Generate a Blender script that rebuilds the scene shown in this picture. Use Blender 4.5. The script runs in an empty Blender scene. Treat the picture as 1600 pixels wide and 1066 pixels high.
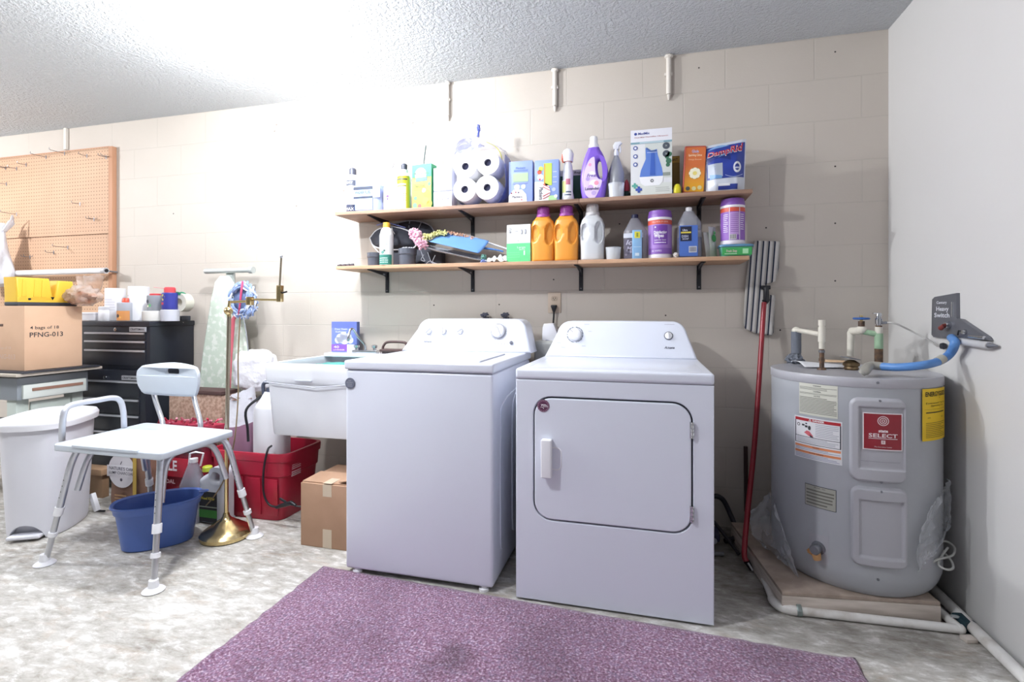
import bpy, bmesh, math, random
from mathutils import Vector, Matrix, noise
random.seed(7)
scene = bpy.context.scene
COL = scene.collection

# ------------------------------------------------------------------ camera
F = 800.0; YAW = math.radians(14.7); YH = 486.6; CAMD = 2.80; CAMH = 1.10
cam_data = bpy.data.cameras.new('camera'); cam = bpy.data.objects.new('camera', cam_data); COL.objects.link(cam)
cam.location = (0, -CAMD, CAMH); cam.rotation_euler = (math.pi/2, 0, YAW)
cam_data.sensor_width = 36.0; cam_data.lens = 36.0*F/1600.0; cam_data.shift_y = -(533.0-YH)/1600.0
cam_data.clip_start = 0.02
scene.camera = cam

# ------------------------------------------------------------------ world, lamps, exposure
world = bpy.data.worlds.new('world'); scene.world = world; world.use_nodes = True
bg = world.node_tree.nodes['Background']; bg.inputs[0].default_value = (0.90, 0.95, 1.0, 1); bg.inputs[1].default_value = 0.17
def lamp(name, loc, power, size, color, shape='DISK', rot=(0, 0, 0), sy=None):
    d = bpy.data.lights.new(name, 'AREA'); d.energy = power; d.shape = shape; d.size = size; d.color = color
    if sy: d.size_y = sy
    o = bpy.data.objects.new(name, d); COL.objects.link(o); o.location = loc; o.rotation_euler = rot
    return o
def point(name, loc, power, r, color):
    d = bpy.data.lights.new(name, 'POINT'); d.energy = power; d.shadow_soft_size = r; d.color = color
    o = bpy.data.objects.new(name, d); COL.objects.link(o); o.location = loc
    return o
point('ceiling_bulb', (-1.75, -0.86, 2.30), 66, 0.045, (0.96, 0.98, 1.0))
point('second_ceiling_bulb', (-1.45, -1.95, 2.30), 58, 0.045, (0.96, 0.98, 1.0))
point('far_ceiling_bulb', (-4.9, -1.7, 2.20), 98, 0.07, (0.98, 0.985, 1.0))
scene.view_settings.view_transform = 'Standard'; scene.view_settings.look = 'None'
scene.view_settings.gamma = 1.0; scene.view_settings.use_curve_mapping = False
scene.view_settings.exposure = 0.50

# ------------------------------------------------------------------ photograph geometry -> world planes
_c, _s = math.cos(YAW), math.sin(YAW)
def ray(x, y):
    u = (x-800)/F; v = (YH-y)/F
    return _c*u-_s, _s*u+_c, v
def aZ(x, y, Z=0.0):
    a, b, d = ray(x, y); t = (Z-CAMH)/d; return Vector((a*t, b*t-CAMD, Z))
def aY(x, y, Y=0.0):
    a, b, d = ray(x, y); t = (Y+CAMD)/b; return Vector((a*t, Y, CAMH+d*t))
def aX(x, y, X):
    a, b, d = ray(x, y); t = X/a; return Vector((X, b*t-CAMD, CAMH+d*t))

# ------------------------------------------------------------------ materials
def lin(c):
    if isinstance(c, str):
        c = [int(c[i:i+2], 16)/255 for i in (0, 2, 4)]
    return tuple((x/12.92 if x <= 0.04045 else ((x+0.055)/1.055)**2.4) for x in c[:3])+(1,)
MC = {}
def mat(name, col, rough=0.5, metal=0.0, alpha=1.0, trans=0.0, bump=None, var=None, coat=0.0, emit=None):
    if name in MC: return MC[name]
    m = bpy.data.materials.new(name); m.use_nodes = True; nt = m.node_tree; b = nt.nodes['Principled BSDF']
    b.inputs['Base Color'].default_value = lin(col); b.inputs['Roughness'].default_value = rough
    b.inputs['Metallic'].default_value = metal; b.inputs['Alpha'].default_value = alpha
    b.inputs['Transmission Weight'].default_value = trans; b.inputs['Coat Weight'].default_value = coat
    tc = nt.nodes.new('ShaderNodeTexCoord')
    if bump:   # (scale, strength, distance)
        n = nt.nodes.new('ShaderNodeTexNoise'); n.inputs['Scale'].default_value = bump[0]; n.inputs['Detail'].default_value = 4
        bp = nt.nodes.new('ShaderNodeBump'); bp.inputs['Strength'].default_value = bump[1]; bp.inputs['Distance'].default_value = bump[2]
        nt.links.new(tc.outputs['Object'], n.inputs['Vector']); nt.links.new(n.outputs['Fac'], bp.inputs['Height']); nt.links.new(bp.outputs['Normal'], b.inputs['Normal'])
    if var:    # (scale, colour2, lo, hi[, stretch vector])
        n = nt.nodes.new('ShaderNodeTexNoise'); n.inputs['Scale'].default_value = var[0]; n.inputs['Detail'].default_value = 6
        r = nt.nodes.new('ShaderNodeValToRGB'); r.color_ramp.elements[0].position = var[2]; r.color_ramp.elements[1].position = var[3]
        r.color_ramp.elements[0].color = lin(col); r.color_ramp.elements[1].color = lin(var[1])
        src = tc.outputs['Object']
        if len(var) > 4:
            mp = nt.nodes.new('ShaderNodeMapping'); mp.inputs['Scale'].default_value = var[4]
            nt.links.new(src, mp.inputs['Vector']); src = mp.outputs['Vector']
        nt.links.new(src, n.inputs['Vector']); nt.links.new(n.outputs['Fac'], r.inputs['Fac']); nt.links.new(r.outputs['Color'], b.inputs['Base Color'])
    MC[name] = m; return m
def M(col, rough=0.5, metal=0.0, **k):
    return mat('paint_%s_%d_%d%s' % (col, rough*100, metal*10, ''.join('%s%s' % (a, v) for a, v in k.items())), col, rough, metal, **k)

WHITE = mat('appliance_white', 'E0E4F1', 0.28, coat=0.2)
WPLAST = mat('white_plastic', 'EDEDF2', 0.42)
BLACK = mat('black_paint', '14161E', 0.4)
CHROME = mat('chrome', 'C9CBD0', 0.18, 1.0)
ALU = mat('brushed_aluminium', 'C6C7CC', 0.32, 0.9)
BRASS = mat('polished_brass', 'D2BC8C', 0.2, 1.0)
CARD = mat('cardboard', 'B08D74', 0.85, var=(9, 'A6836A', 0.3, 0.75), bump=(60, 0.15, 0.002))
CARDL = mat('light_cardboard', 'D2AE92', 0.85, var=(7, 'C8A488', 0.3, 0.75))
TAPE = mat('paper_tape', 'C9B8A2', 0.5)
INK = mat('dark_ink', '2B2A30', 0.6)
PVC = mat('pvc_pipe', 'E4E2E0', 0.4, var=(14, 'B9B2AA', 0.45, 0.8))
CLEAR = mat('clear_plastic', 'E6EAF0', 0.12, alpha=0.5)
FILM = mat('plastic_film', 'C9CCD2', 0.2, alpha=0.38, bump=(25, 0.6, 0.01))
STEEL = mat('grey_steel', '83858C', 0.4, 0.7)
PINK = M('C85A8C', 0.6)

# ------------------------------------------------------------------ mesh builder
ORG = {}
TXT = {}
def textgeo(s, bold=0.0, shear=0.0):
    k = (s, bold, shear)
    if k in TXT: return TXT[k]
    cu = bpy.data.curves.new('t', 'FONT'); cu.body = s; cu.align_x = 'CENTER'; cu.align_y = 'CENTER'; cu.size = 1; cu.resolution_u = 2
    cu.offset = bold; cu.shear = shear
    o = bpy.data.objects.new('t', cu); COL.objects.link(o)
    bpy.context.view_layer.update()
    me = bpy.data.meshes.new_from_object(o.evaluated_get(bpy.context.evaluated_depsgraph_get()))
    vs = [tuple(v.co[:2]) for v in me.vertices]; fs = [tuple(p.vertices) for p in me.polygons]
    w = (max(v[0] for v in vs)-min(v[0] for v in vs)) if vs else 1
    bpy.data.objects.remove(o); bpy.data.curves.remove(cu); bpy.data.meshes.remove(me)
    TXT[k] = (vs, fs, w); return TXT[k]
def curvegeo(outlines, depth, bevel, res=2):
    cu = bpy.data.curves.new('t', 'CURVE'); cu.dimensions = '2D'; cu.fill_mode = 'BOTH'
    cu.extrude = max(depth/2-bevel, 0.0); cu.bevel_depth = bevel; cu.bevel_resolution = res; cu.offset = -bevel
    for pl in outlines:
        sp = cu.splines.new('POLY'); sp.points.add(len(pl)-1); sp.use_cyclic_u = True
        for p, q in zip(sp.points, pl): p.co = (q[0], q[1], 0, 1)
    o = bpy.data.objects.new('t', cu); COL.objects.link(o); bpy.context.view_layer.update()
    me = bpy.data.meshes.new_from_object(o.evaluated_get(bpy.context.evaluated_depsgraph_get()))
    vs = [tuple(v.co) for v in me.vertices]; fs = [tuple(p.vertices) for p in me.polygons]
    bpy.data.objects.remove(o); bpy.data.curves.remove(cu); bpy.data.meshes.remove(me)
    return vs, fs
def rrect(w, h, r, n=6, cx=0, cy=0):
    pts = []
    for (sx, sy, a0) in ((1, 1, 0), (-1, 1, 90), (-1, -1, 180), (1, -1, 270)):
        for i in range(n+1):
            a = math.radians(a0+90*i/n); pts.append((cx+sx*(w/2-r)+r*math.cos(a), cy+sy*(h/2-r)+r*math.sin(a)))
    return pts
def ell(rx, ry, n=32, cx=0, cy=0, p=2.0, rot=0):
    out = []
    for i in range(n):
        a = 2*math.pi*i/n; ca, sa = math.cos(a), math.sin(a)
        x = rx*math.copysign(abs(ca)**(2/p), ca); y = ry*math.copysign(abs(sa)**(2/p), sa)
        out.append((cx+x*math.cos(rot)-y*math.sin(rot), cy+x*math.sin(rot)+y*math.cos(rot)))
    return out
def smooth(pts, n=6):
    pts = [Vector(p) for p in pts]
    if len(pts) < 3: return pts
    P = [2*pts[0]-pts[1]]+pts+[2*pts[-1]-pts[-2]]; out = []
    for i in range(1, len(P)-2):
        for k in range(n):
            t = k/n
            out.append(0.5*((2*P[i])+(P[i+1]-P[i-1])*t+(2*P[i-1]-5*P[i]+4*P[i+1]-P[i+2])*t*t+(3*P[i]-P[i-1]-3*P[i+1]+P[i+2])*t**3))
    out.append(pts[-1]); return out
XZ = (Vector((1, 0, 0)), Vector((0, 0, 1)))      # a face that looks towards -Y
class MB:
    def __init__(s): s.v = []; s.f = []; s.mi = []; s.mats = []; s.T = Matrix()
    def m(s, mt):
        if mt not in s.mats: s.mats.append(mt)
        return s.mats.index(mt)
    def add(s, vs, fs, mt):
        o = len(s.v); i = s.m(mt)
        s.v += [s.T @ Vector(v) for v in vs]; s.f += [tuple(a+o for a in f) for f in fs]; s.mi += [i]*len(fs); return s
    def box(s, x0, x1, y0, y1, z0, z1, mt, bev=0.0, seg=2, R=None):
        bm = bmesh.new(); bmesh.ops.create_cube(bm, size=1)
        for v in bm.verts: v.co = Vector(((x1-x0)*v.co.x, (y1-y0)*v.co.y, (z1-z0)*v.co.z))
        if bev: bmesh.ops.bevel(bm, geom=list(bm.edges), offset=bev, segments=seg, affect='EDGES', profile=0.6)
        c = Vector(((x0+x1)/2, (y0+y1)/2, (z0+z1)/2))
        vs = [(R @ v.co if R else v.co)+c for v in bm.verts]; fs = [[v.index for v in f.verts] for f in bm.faces]; bm.free()
        return s.add(vs, fs, mt)
    def prism(s, poly, frame, d, mt, bev=0.0, seg=2):
        """poly in (a,b) on frame (origin,u,v,w); runs d along w"""
        o, u, v, w = frame; bm = bmesh.new()
        bot = [bm.verts.new(o+u*a+v*b) for a, b in poly]; f = bm.faces.new(bot)
        r = bmesh.ops.extrude_face_region(bm, geom=[f]); nv = [g for g in r['geom'] if isinstance(g, bmesh.types.BMVert)]
        for q in nv: q.co += w*d
        bmesh.ops.recalc_face_normals(bm, faces=bm.faces)
        if bev:
            ed = [e for e in bm.edges if abs((e.verts[0].co-e.verts[1].co).normalized().dot(w)) < 0.5]
            bmesh.ops.bevel(bm, geom=ed, offset=bev, segments=seg, affect='EDGES', profile=0.6)
        bm.verts.index_update(); vs = [q.co.copy() for q in bm.verts]; fs = [[q.index for q in g.verts] for g in bm.faces]; bm.free()
        return s.add(vs, fs, mt)
    def shape(s, outlines, frame, depth, bevel, mt, res=2):
        o, u, v, w = frame; vs, fs = curvegeo(outlines, depth, bevel, res)
        return s.add([o+u*a+v*b+w*c for a, b, c in vs], fs, mt)
    def lathe(s, prof, c, mt, n=28, axis='z', sx=1, sy=1, cap=True):
        vs = []; fs = []; c = Vector(c)
        for r, z in prof:
            for i in range(n):
                a = 2*math.pi*i/n; p = (sx*r*math.cos(a), sy*r*math.sin(a), z)
                if axis == 'y': p = (p[0], -p[2], p[1])
                if axis == 'x': p = (p[2], p[0], p[1])
                vs.append(c+Vector(p))
        for k in range(len(prof)-1):
            for i in range(n):
                j = (i+1) % n; fs.append((k*n+i, k*n+j, (k+1)*n+j, (k+1)*n+i))
        if cap and prof[0][0] > 1e-5: fs.append(tuple(range(n-1, -1, -1)))
        if cap and prof[-1][0] > 1e-5: fs.append(tuple((len(prof)-1)*n+i for i in range(n)))
        return s.add(vs, fs, mt)
    def cyl(s, a, b, r, mt, n=16, r2=None): return s.tube([a, b], [r, r2 if r2 is not None else r], mt, n)
    def tube(s, pts, r, mt, n=10, closed=False, flat=None):
        pts = [Vector(p) for p in pts]; N = len(pts); R = r if isinstance(r, (list, tuple)) else [r]*N
        vs = []; fs = []; up = None
        for i, p in enumerate(pts):
            if closed: d = pts[(i+1) % N]-pts[i-1]
            else: d = pts[min(i+1, N-1)]-pts[max(i-1, 0)]
            d = d.normalized() if d.length > 1e-9 else Vector((0, 0, 1))
            if up is None: up = Vector((0, 0, 1)) if abs(d.z) < 0.9 else Vector((1, 0, 0))
            e = up-d*up.dot(d); e = e.normalized() if e.length > 1e-6 else d.orthogonal().normalized()
            up = e; g = d.cross(e)
            for k in range(n):
                a = 2*math.pi*k/n; vs.append(p+(e*math.cos(a)*(flat or 1)+g*math.sin(a))*R[i])
        for i in range(N if closed else N-1):
            j = (i+1) % N
            for k in range(n):
                l = (k+1) % n; fs.append((i*n+k, i*n+l, j*n+l, j*n+k))
        if not closed: fs.append(tuple(range(n-1, -1, -1))); fs.append(tuple((N-1)*n+k for k in range(n)))
        return s.add(vs, fs, mt)
    def loft(s, secs, mt, c=(0, 0, 0), p=2.0, n=36, steps=4, warp=None, rot=0, cap=(1, 1), matfn=None):
        """secs: (z, rx, ry[, ox, oy]) superellipse sections"""
        S = []
        for i in range(len(secs)-1):
            a, b = [list(q)+[0]*(5-len(q)) for q in (secs[i], secs[i+1])]
            st = steps if abs(a[0]-b[0]) > 0.004 else 1
            for k in range(st): S.append([a[j]+(b[j]-a[j])*k/st for j in range(5)])
        S.append(list(secs[-1])+[0]*(5-len(secs[-1])))
        vs = []; fs = []; c = Vector(c)
        for z, rx, ry, ox, oy in S:
            for x, y in ell(rx, ry, n, 0, 0, p):
                q = Vector((x+ox, y+oy, z))
                if warp: q = Vector(warp(q))
                if rot: q = Matrix.Rotation(rot, 3, 'Z') @ q
                vs.append(c+q)
        for k in range(len(S)-1):
            for i in range(n):
                j = (i+1) % n; fs.append((k*n+i, k*n+j, (k+1)*n+j, (k+1)*n+i))
        if cap[0]: fs.append(tuple(range(n-1, -1, -1)))
        if cap[1]: fs.append(tuple((len(S)-1)*n+i for i in range(n)))
        return s.add(vs, fs, mt)
    def surf(s, fn, nu, nv, mt, cu=False):
        vs = [fn(i/nu, j/nv) for j in range(nv+1) for i in range(nu+(0 if cu else 1))]; W = nu+(0 if cu else 1); fs = []
        for j in range(nv):
            for i in range(nu):
                k = (i+1) % W if cu else i+1; fs.append((j*W+i, j*W+k, (j+1)*W+k, (j+1)*W+i))
        return s.add(vs, fs, mt)
    def blob(s, c, r, mt, amp=0.1, fr=2.0, nu=28, nv=18, p=2.0, seed=0, flatz=None):
        c = Vector(c); r = Vector(r) if not isinstance(r, (int, float)) else Vector((r, r, r))
        def fn(u, v):
            a = 2*math.pi*u; b = math.pi*(v-0.5); cb = math.cos(b)
            d = Vector((cb*math.cos(a), cb*math.sin(a), math.sin(b)))
            q = Vector([math.copysign(abs(k)**(2/p), k) for k in d])
            k = 1+amp*noise.noise(d*fr+Vector((seed, seed*1.7, 0)))*2
            w = Vector((q.x*r.x*k, q.y*r.y*k, q.z*r.z*k))
            if flatz is not None: w.z = max(w.z, -flatz)
            return c+w
        return s.surf(fn, nu, nv, mt, cu=True)
    def rect(s, x0, x1, z0, z1, y, mt, axis='y', warp=None, nu=1):
        vs = []; fs = []
        for j in (0, 1):
            for i in range(nu+1):
                a = x0+(x1-x0)*i/nu; b = z0 if j == 0 else z1
                vs.append(warp(a, b, y) if warp else ((a, y, b) if axis == 'y' else ((y, a, b) if axis == 'x' else (a, b, y))))
        for i in range(nu): fs.append((i, i+1, nu+2+i, nu+1+i))
        return s.add(vs, fs, mt)
    def disc(s, c, r, mt, n=24, r0=0, warp=None, a0=0, a1=360):
        """disc / ring facing -Y; c=(x,y,z)"""
        vs = []; fs = []
        for i in range(n+1):
            a = math.radians(a0+(a1-a0)*i/n)
            for R in (r0, r): vs.append((c[0]+R*math.cos(a), c[1], c[2]+R*math.sin(a)))
        if warp: vs = [warp(v[0], v[2], v[1]) for v in vs]
        for i in range(n): fs.append((2*i, 2*i+1, 2*i+3, 2*i+2))
        return s.add(vs, fs, mt)
    def text(s, t, c, h, mt, u=None, v=None, w=None, bold=0.0, warp=None, shear=0.0):
        """centred at c, cap height about h, optional fixed width w"""
        vs, fs, W = textgeo(t, bold, shear); k = h/0.7; kx = (w/W) if w else k
        if warp: return s.add([warp(c[0]+a*kx, c[2]+b*k, c[1]) for a, b in vs], fs, mt)
        u = u or XZ[0]; v = v or XZ[1]; c = Vector(c)
        return s.add([c+u*(a*kx)+v*(b*k) for a, b in vs], fs, mt)
    def lines(s, x0, x1, z0, z1, y, n, mt, warp=None, fill=0.45, seed=1, nu=4):
        rnd = random.Random(seed); st = (z1-z0)/n
        for i in range(n):
            a = x0+(x1-x0)*0.02; e = x1-(x1-x0)*rnd.choice([0.02, 0.03, 0.08, 0.25]); b = z0+st*(i+0.3)
            s.rect(a, e, b, b+st*fill, y, mt, warp=warp, nu=nu if warp else 1)
        return s
    def build(s, name, parent=None, smoothang=38, origin=None):
        me = bpy.data.meshes.new(name)
        if parent is not None: off = ORG[parent.name]
        else:
            if origin is None:
                xs = [v.x for v in s.v]; ys = [v.y for v in s.v]; zs = [v.z for v in s.v]
                origin = Vector(((min(xs)+max(xs))/2, (min(ys)+max(ys))/2, min(zs)))
            off = Vector(origin)
        me.from_pydata([v-off for v in s.v], [], s.f)
        for mt in s.mats: me.materials.append(mt)
        me.polygons.foreach_set('material_index', s.mi)
        me.polygons.foreach_set('use_smooth', [True]*len(me.polygons))
        bm = bmesh.new(); bm.from_mesh(me); bmesh.ops.recalc_face_normals(bm, faces=bm.faces); bm.to_mesh(me); bm.free()
        me.set_sharp_from_angle(angle=math.radians(smoothang)); me.update()
        o = bpy.data.objects.new(name, me); COL.objects.link(o)
        if parent is not None: o.parent = parent
        else: o.location = off
        ORG[o.name] = off; return o
def thing(name, label, cat, loc, group=None):
    o = bpy.data.objects.new(name, None); o.empty_display_size = 0.05; COL.objects.link(o); o.location = Vector(loc); ORG[o.name] = Vector(loc)
    return tag(o, label, cat, group)
def tag(o, label, cat, group=None, kind=None):
    o['label'] = label; o['category'] = cat
    if group: o['group'] = group
    if kind: o['kind'] = kind
    return o
def struct(mb, name, **k):
    o = mb.build(name, **k); o['kind'] = 'structure'; return o
def dup(o, loc=None, parent=None):
    c = o.copy(); COL.objects.link(c); ORG[c.name] = ORG[o.name]
    if parent is not None: c.parent = parent
    if loc is not None: c.location = loc
    for ch in [q for q in list(bpy.data.objects) if q.parent == o]: dup(ch, None, c)
    return c
# ================================================================== THE ROOM
RX = 1.11; LX = -7.0; FY = -5.2; CZ = 2.438
def nodes(name):
    m = bpy.data.materials.new(name); m.use_nodes = True; nt = m.node_tree
    return m, nt, nt.nodes['Principled BSDF'], (lambda t: nt.nodes.new(t)), nt.links.new
# painted block wall: running bond 16 x 8 inch
m_block, nt, b, N_, L_ = nodes('painted_block_wall')
tc = N_('ShaderNodeTexCoord'); sep = N_('ShaderNodeSeparateXYZ'); L_(tc.outputs['Object'], sep.inputs[0])
cmb = N_('ShaderNodeCombineXYZ'); ax = N_('ShaderNodeMath'); ax.operation = 'ADD'; ax.inputs[1].default_value = 20*0.4064-aY(1068.6, 150, 0).x+0.2032
L_(sep.outputs['X'], ax.inputs[0]); L_(ax.outputs[0], cmb.inputs['X']); L_(sep.outputs['Z'], cmb.inputs['Y'])
nz = N_('ShaderNodeTexNoise'); nz.inputs['Scale'].default_value = 3.5; nz.inputs['Detail'].default_value = 5; L_(tc.outputs['Object'], nz.inputs['Vector'])
dm = N_('ShaderNodeVectorMath'); dm.operation = 'SCALE'; dm.inputs['Scale'].default_value = 0.004; L_(nz.outputs['Color'], dm.inputs[0])
da = N_('ShaderNodeVectorMath'); da.operation = 'ADD'; L_(cmb.outputs[0], da.inputs[0]); L_(dm.outputs[0], da.inputs[1])
br = N_('ShaderNodeTexBrick'); br.inputs['Scale'].default_value = 1; br.inputs['Brick Width'].default_value = 0.4064; br.inputs['Row Height'].default_value = 0.2032
br.inputs['Mortar Size'].default_value = 0.0035; br.inputs['Mortar Smooth'].default_value = 0.6; br.offset = 0.5
br.inputs['Color1'].default_value = (1, 1, 1, 1); br.inputs['Color2'].default_value = (1, 1, 1, 1); br.inputs['Mortar'].default_value = (0, 0, 0, 1)
L_(da.outputs[0], br.inputs['Vector'])
n2 = N_('ShaderNodeTexNoise'); n2.inputs['Scale'].default_value = 1.1; n2.inputs['Detail'].default_value = 7; L_(tc.outputs['Object'], n2.inputs['Vector'])
rp = N_('ShaderNodeValToRGB'); rp.color_ramp.elements[0].position = 0.3; rp.color_ramp.elements[1].position = 0.75
rp.color_ramp.elements[0].color = lin('C0B7AE'); rp.color_ramp.elements[1].color = lin('CAC2B9'); L_(n2.outputs['Fac'], rp.inputs['Fac'])
mxm = N_('ShaderNodeMix'); mxm.data_type = 'RGBA'; mxm.inputs['B'].default_value = lin('B3ADA5')
inv = N_('ShaderNodeMath'); inv.operation = 'MULTIPLY'; inv.inputs[1].default_value = 0.32
L_(br.outputs['Fac'], inv.inputs[0]); L_(inv.outputs[0], mxm.inputs['Factor']); L_(rp.outputs['Color'], mxm.inputs['A']); L_(mxm.outputs['Result'], b.inputs['Base Color'])
b.inputs['Roughness'].default_value = 0.55
n3 = N_('ShaderNodeTexNoise'); n3.inputs['Scale'].default_value = 90; n3.inputs['Detail'].default_value = 3; L_(tc.outputs['Object'], n3.inputs['Vector'])
b1 = N_('ShaderNodeBump'); b1.inputs['Strength'].default_value = 0.25; b1.inputs['Distance'].default_value = 0.0015; L_(n3.outputs['Fac'], b1.inputs['Height'])
b2 = N_('ShaderNodeBump'); b2.inputs['Strength'].default_value = 0.3; b2.inputs['Distance'].default_value = 0.0035; b2.invert = True; L_(br.outputs['Fac'], b2.inputs['Height']); L_(b1.outputs['Normal'], b2.inputs['Normal'])
L_(b2.outputs['Normal'], b.inputs['Normal'])
m_plaster = mat('smooth_painted_wall', 'D0CECD', 0.6, var=(0.9, 'D5D4D3', 0.3, 0.7), bump=(40, 0.12, 0.002))
# popcorn ceiling
m_ceil, nt, b, N_, L_ = nodes('stippled_ceiling')
b.inputs['Base Color'].default_value = lin('CED2D6'); b.inputs['Roughness'].default_value = 0.9
tc = N_('ShaderNodeTexCoord'); n = N_('ShaderNodeTexNoise'); n.inputs['Scale'].default_value = 55; n.inputs['Detail'].default_value = 3; n.inputs['Roughness'].default_value = 0.65
L_(tc.outputs['Object'], n.inputs['Vector']); r = N_('ShaderNodeValToRGB'); r.color_ramp.elements[0].position = 0.38; r.color_ramp.elements[1].position = 0.62
L_(n.outputs['Fac'], r.inputs['Fac']); bp = N_('ShaderNodeBump'); bp.inputs['Strength'].default_value = 0.7; bp.inputs['Distance'].default_value = 0.009; L_(r.outputs['Color'], bp.inputs['Height']); L_(bp.outputs['Normal'], b.inputs['Normal'])
# concrete
m_conc, nt, b, N_, L_ = nodes('worn_concrete')
tc = N_('ShaderNodeTexCoord')
def nse(sc, det, mp=None, dist=0.0, ro=0.5):
    n = N_('ShaderNodeTexNoise'); n.inputs['Roughness'].default_value = ro; n.inputs['Scale'].default_value = sc; n.inputs['Detail'].default_value = det; n.inputs['Distortion'].default_value = dist
    if mp:
        q = N_('ShaderNodeMapping'); q.inputs['Scale'].default_value = mp[0]; q.inputs['Rotation'].default_value = (0, 0, mp[1]); L_(tc.outputs['Object'], q.inputs['Vector']); L_(q.outputs['Vector'], n.inputs['Vector'])
    else: L_(tc.outputs['Object'], n.inputs['Vector'])
    return n
def ramp(src, stops):
    r = N_('ShaderNodeValToRGB'); cr = r.color_ramp
    while len(cr.elements) < len(stops): cr.elements.new(0.5)
    for e, (p, c) in zip(cr.elements, stops): e.position = p; e.color = lin(c)
    L_(src, r.inputs['Fac']); return r
def mix(f, a, bb, mode='MIX'):
    q = N_('ShaderNodeMix'); q.data_type = 'RGBA'; q.blend_type = mode
    if isinstance(f, float): q.inputs['Factor'].default_value = f
    else: L_(f, q.inputs['Factor'])
    L_(a, q.inputs['A']); L_(bb, q.inputs['B']); return q.outputs['Result']
big = ramp(nse(2.2, 12, ((1, 1.6, 1), 0.6), 0.3, .68).outputs['Fac'], [(0.34, '86817B'), (0.45, 'A9A59F'), (0.56, 'C3C0BB'), (0.66, 'E6E4E2')])
fine = ramp(nse(13, 12, ((1, 2.4, 1), 0.9), 0.3, .72).outputs['Fac'], [(0.36, '6E6256'), (0.45, 'A39E96'), (0.54, 'C0BDB9'), (0.62, 'F6F5F4')])
rust = ramp(nse(6.3, 10, ((1, 2.0, 1), 0.7), 0.8, .65).outputs['Fac'], [(0.54, '000000'), (0.66, '8A8A8A')])
tan = N_('ShaderNodeRGB'); tan.outputs[0].default_value = lin('B29A82')
c1 = mix(0.5, big.outputs['Color'], fine.outputs['Color']); c2 = mix(rust.outputs['Color'], c1, tan.outputs[0])
# damp grime patch round the heater and behind the machines
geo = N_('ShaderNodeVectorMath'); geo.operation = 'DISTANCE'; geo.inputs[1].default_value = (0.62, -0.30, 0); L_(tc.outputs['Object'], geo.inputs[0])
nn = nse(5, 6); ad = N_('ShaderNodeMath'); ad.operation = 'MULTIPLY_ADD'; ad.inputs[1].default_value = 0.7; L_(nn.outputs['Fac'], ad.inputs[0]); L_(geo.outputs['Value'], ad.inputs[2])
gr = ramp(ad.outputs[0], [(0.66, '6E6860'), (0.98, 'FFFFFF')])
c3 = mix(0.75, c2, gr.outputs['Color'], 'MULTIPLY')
L_(c3, b.inputs['Base Color']); b.inputs['Roughness'].default_value = 0.62
bp = N_('ShaderNodeBump'); bp.inputs['Strength'].default_value = 0.3; bp.inputs['Distance'].default_value = 0.004; L_(nse(14, 8).outputs['Fac'], bp.inputs['Height']); L_(bp.outputs['Normal'], b.inputs['Normal'])

O0 = (0, 0, 0)
struct(MB().box(LX-.2, RX+.2, FY, 0.2, -0.1, 0, m_conc), 'floor', origin=O0)
struct(MB().box(LX-.2, RX+.2, FY, 0.2, CZ, CZ+0.1, m_ceil), 'ceiling', origin=O0)
w = MB().box(LX-.2, RX+.2, 0, 0.2, 0, CZ, m_block)
struct(w, 'wall_back', origin=O0)
struct(MB().box(RX, RX+.2, FY, 0, 0, CZ, m_plaster), 'wall_right', origin=O0)
struct(MB().box(LX-.2, LX, FY, 0, 0, CZ, m_plaster), 'wall_left', origin=O0)
# nail holes and patches in the back wall
HOLE = M('4A4540', 0.8)
mb = MB()
for x, y in [(432, 195), (429, 205), (547, 202), (645, 192), (1092, 106), (1305, 81), (1305, 260), (1305, 349), (1305, 439), (1197, 356), (678, 477), (780, 476), (1219, 516), (968, 350), (865, 437), (271, 334), (463, 322), (537, 298), (440, 400), (1040, 493)]:
    p = aY(x, y, -0.0008); mb.disc(p, 0.0045, HOLE, 8)
tag(mb.build('nail_holes'), 'small dark nail holes scattered over the block wall', 'nail holes', kind='stuff')
# white surface pipes running down from the ceiling
m_conduit = M('DAD4CC', 0.5)
def stub(x, yt, yb, lab, r=0.013):
    a = aY(x, yt, -0.014); q = aY(x, yb, -0.014)
    t = thing('conduit_stub', lab, 'pipe', (a.x, -0.014, q.z), 'painted conduit stubs at the ceiling')
    MB().cyl((a.x, -0.015, CZ-0.005), (a.x, -0.015, q.z+.015), r, m_conduit).cyl((a.x, -.015, q.z+.015), (a.x, -.008, q.z-.012), r*.8, m_conduit, r2=.004).build('pipe', t)
    MB().box(a.x-r*1.7, a.x+r*1.4, -.018, -.0005, a.z-.10, a.z-.085, m_conduit, .003).build('strap', t)
    MB().blob((a.x, -.018, CZ-.012), (r*1.7, r*1.3, .011), m_conduit, .1, 3).build('collar', t)
stub(700, 131, 185, 'leftmost of the three white conduit stubs under the ceiling', .009)
stub(867, 110, 170, 'white conduit stub under the ceiling above the purple detergent bottle, middle of three', .012)
stub(1045, 88, 152, 'rightmost of the three white conduit stubs under the ceiling', .013)
a = aY(103, 205, -.01)
tag(MB().box(a.x-.012, a.x+.012, -.02, 0, 2.28, CZ, m_conduit, .004).build('wall_conduit'), 'pale vertical conduit on the wall just above the pegboard', 'pipe')
# white pipe on the floor along the right wall
mb = MB(); pts = [(RX-.034, -.12, .022), (RX-.034, -.9, .022), (RX-.034, -2.2, .022)]
mb.tube(pts, .019, PVC, 14)
tag(mb.build('drain_pipe'), 'long straight white pipe on the floor along the right wall', 'pipe')

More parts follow.
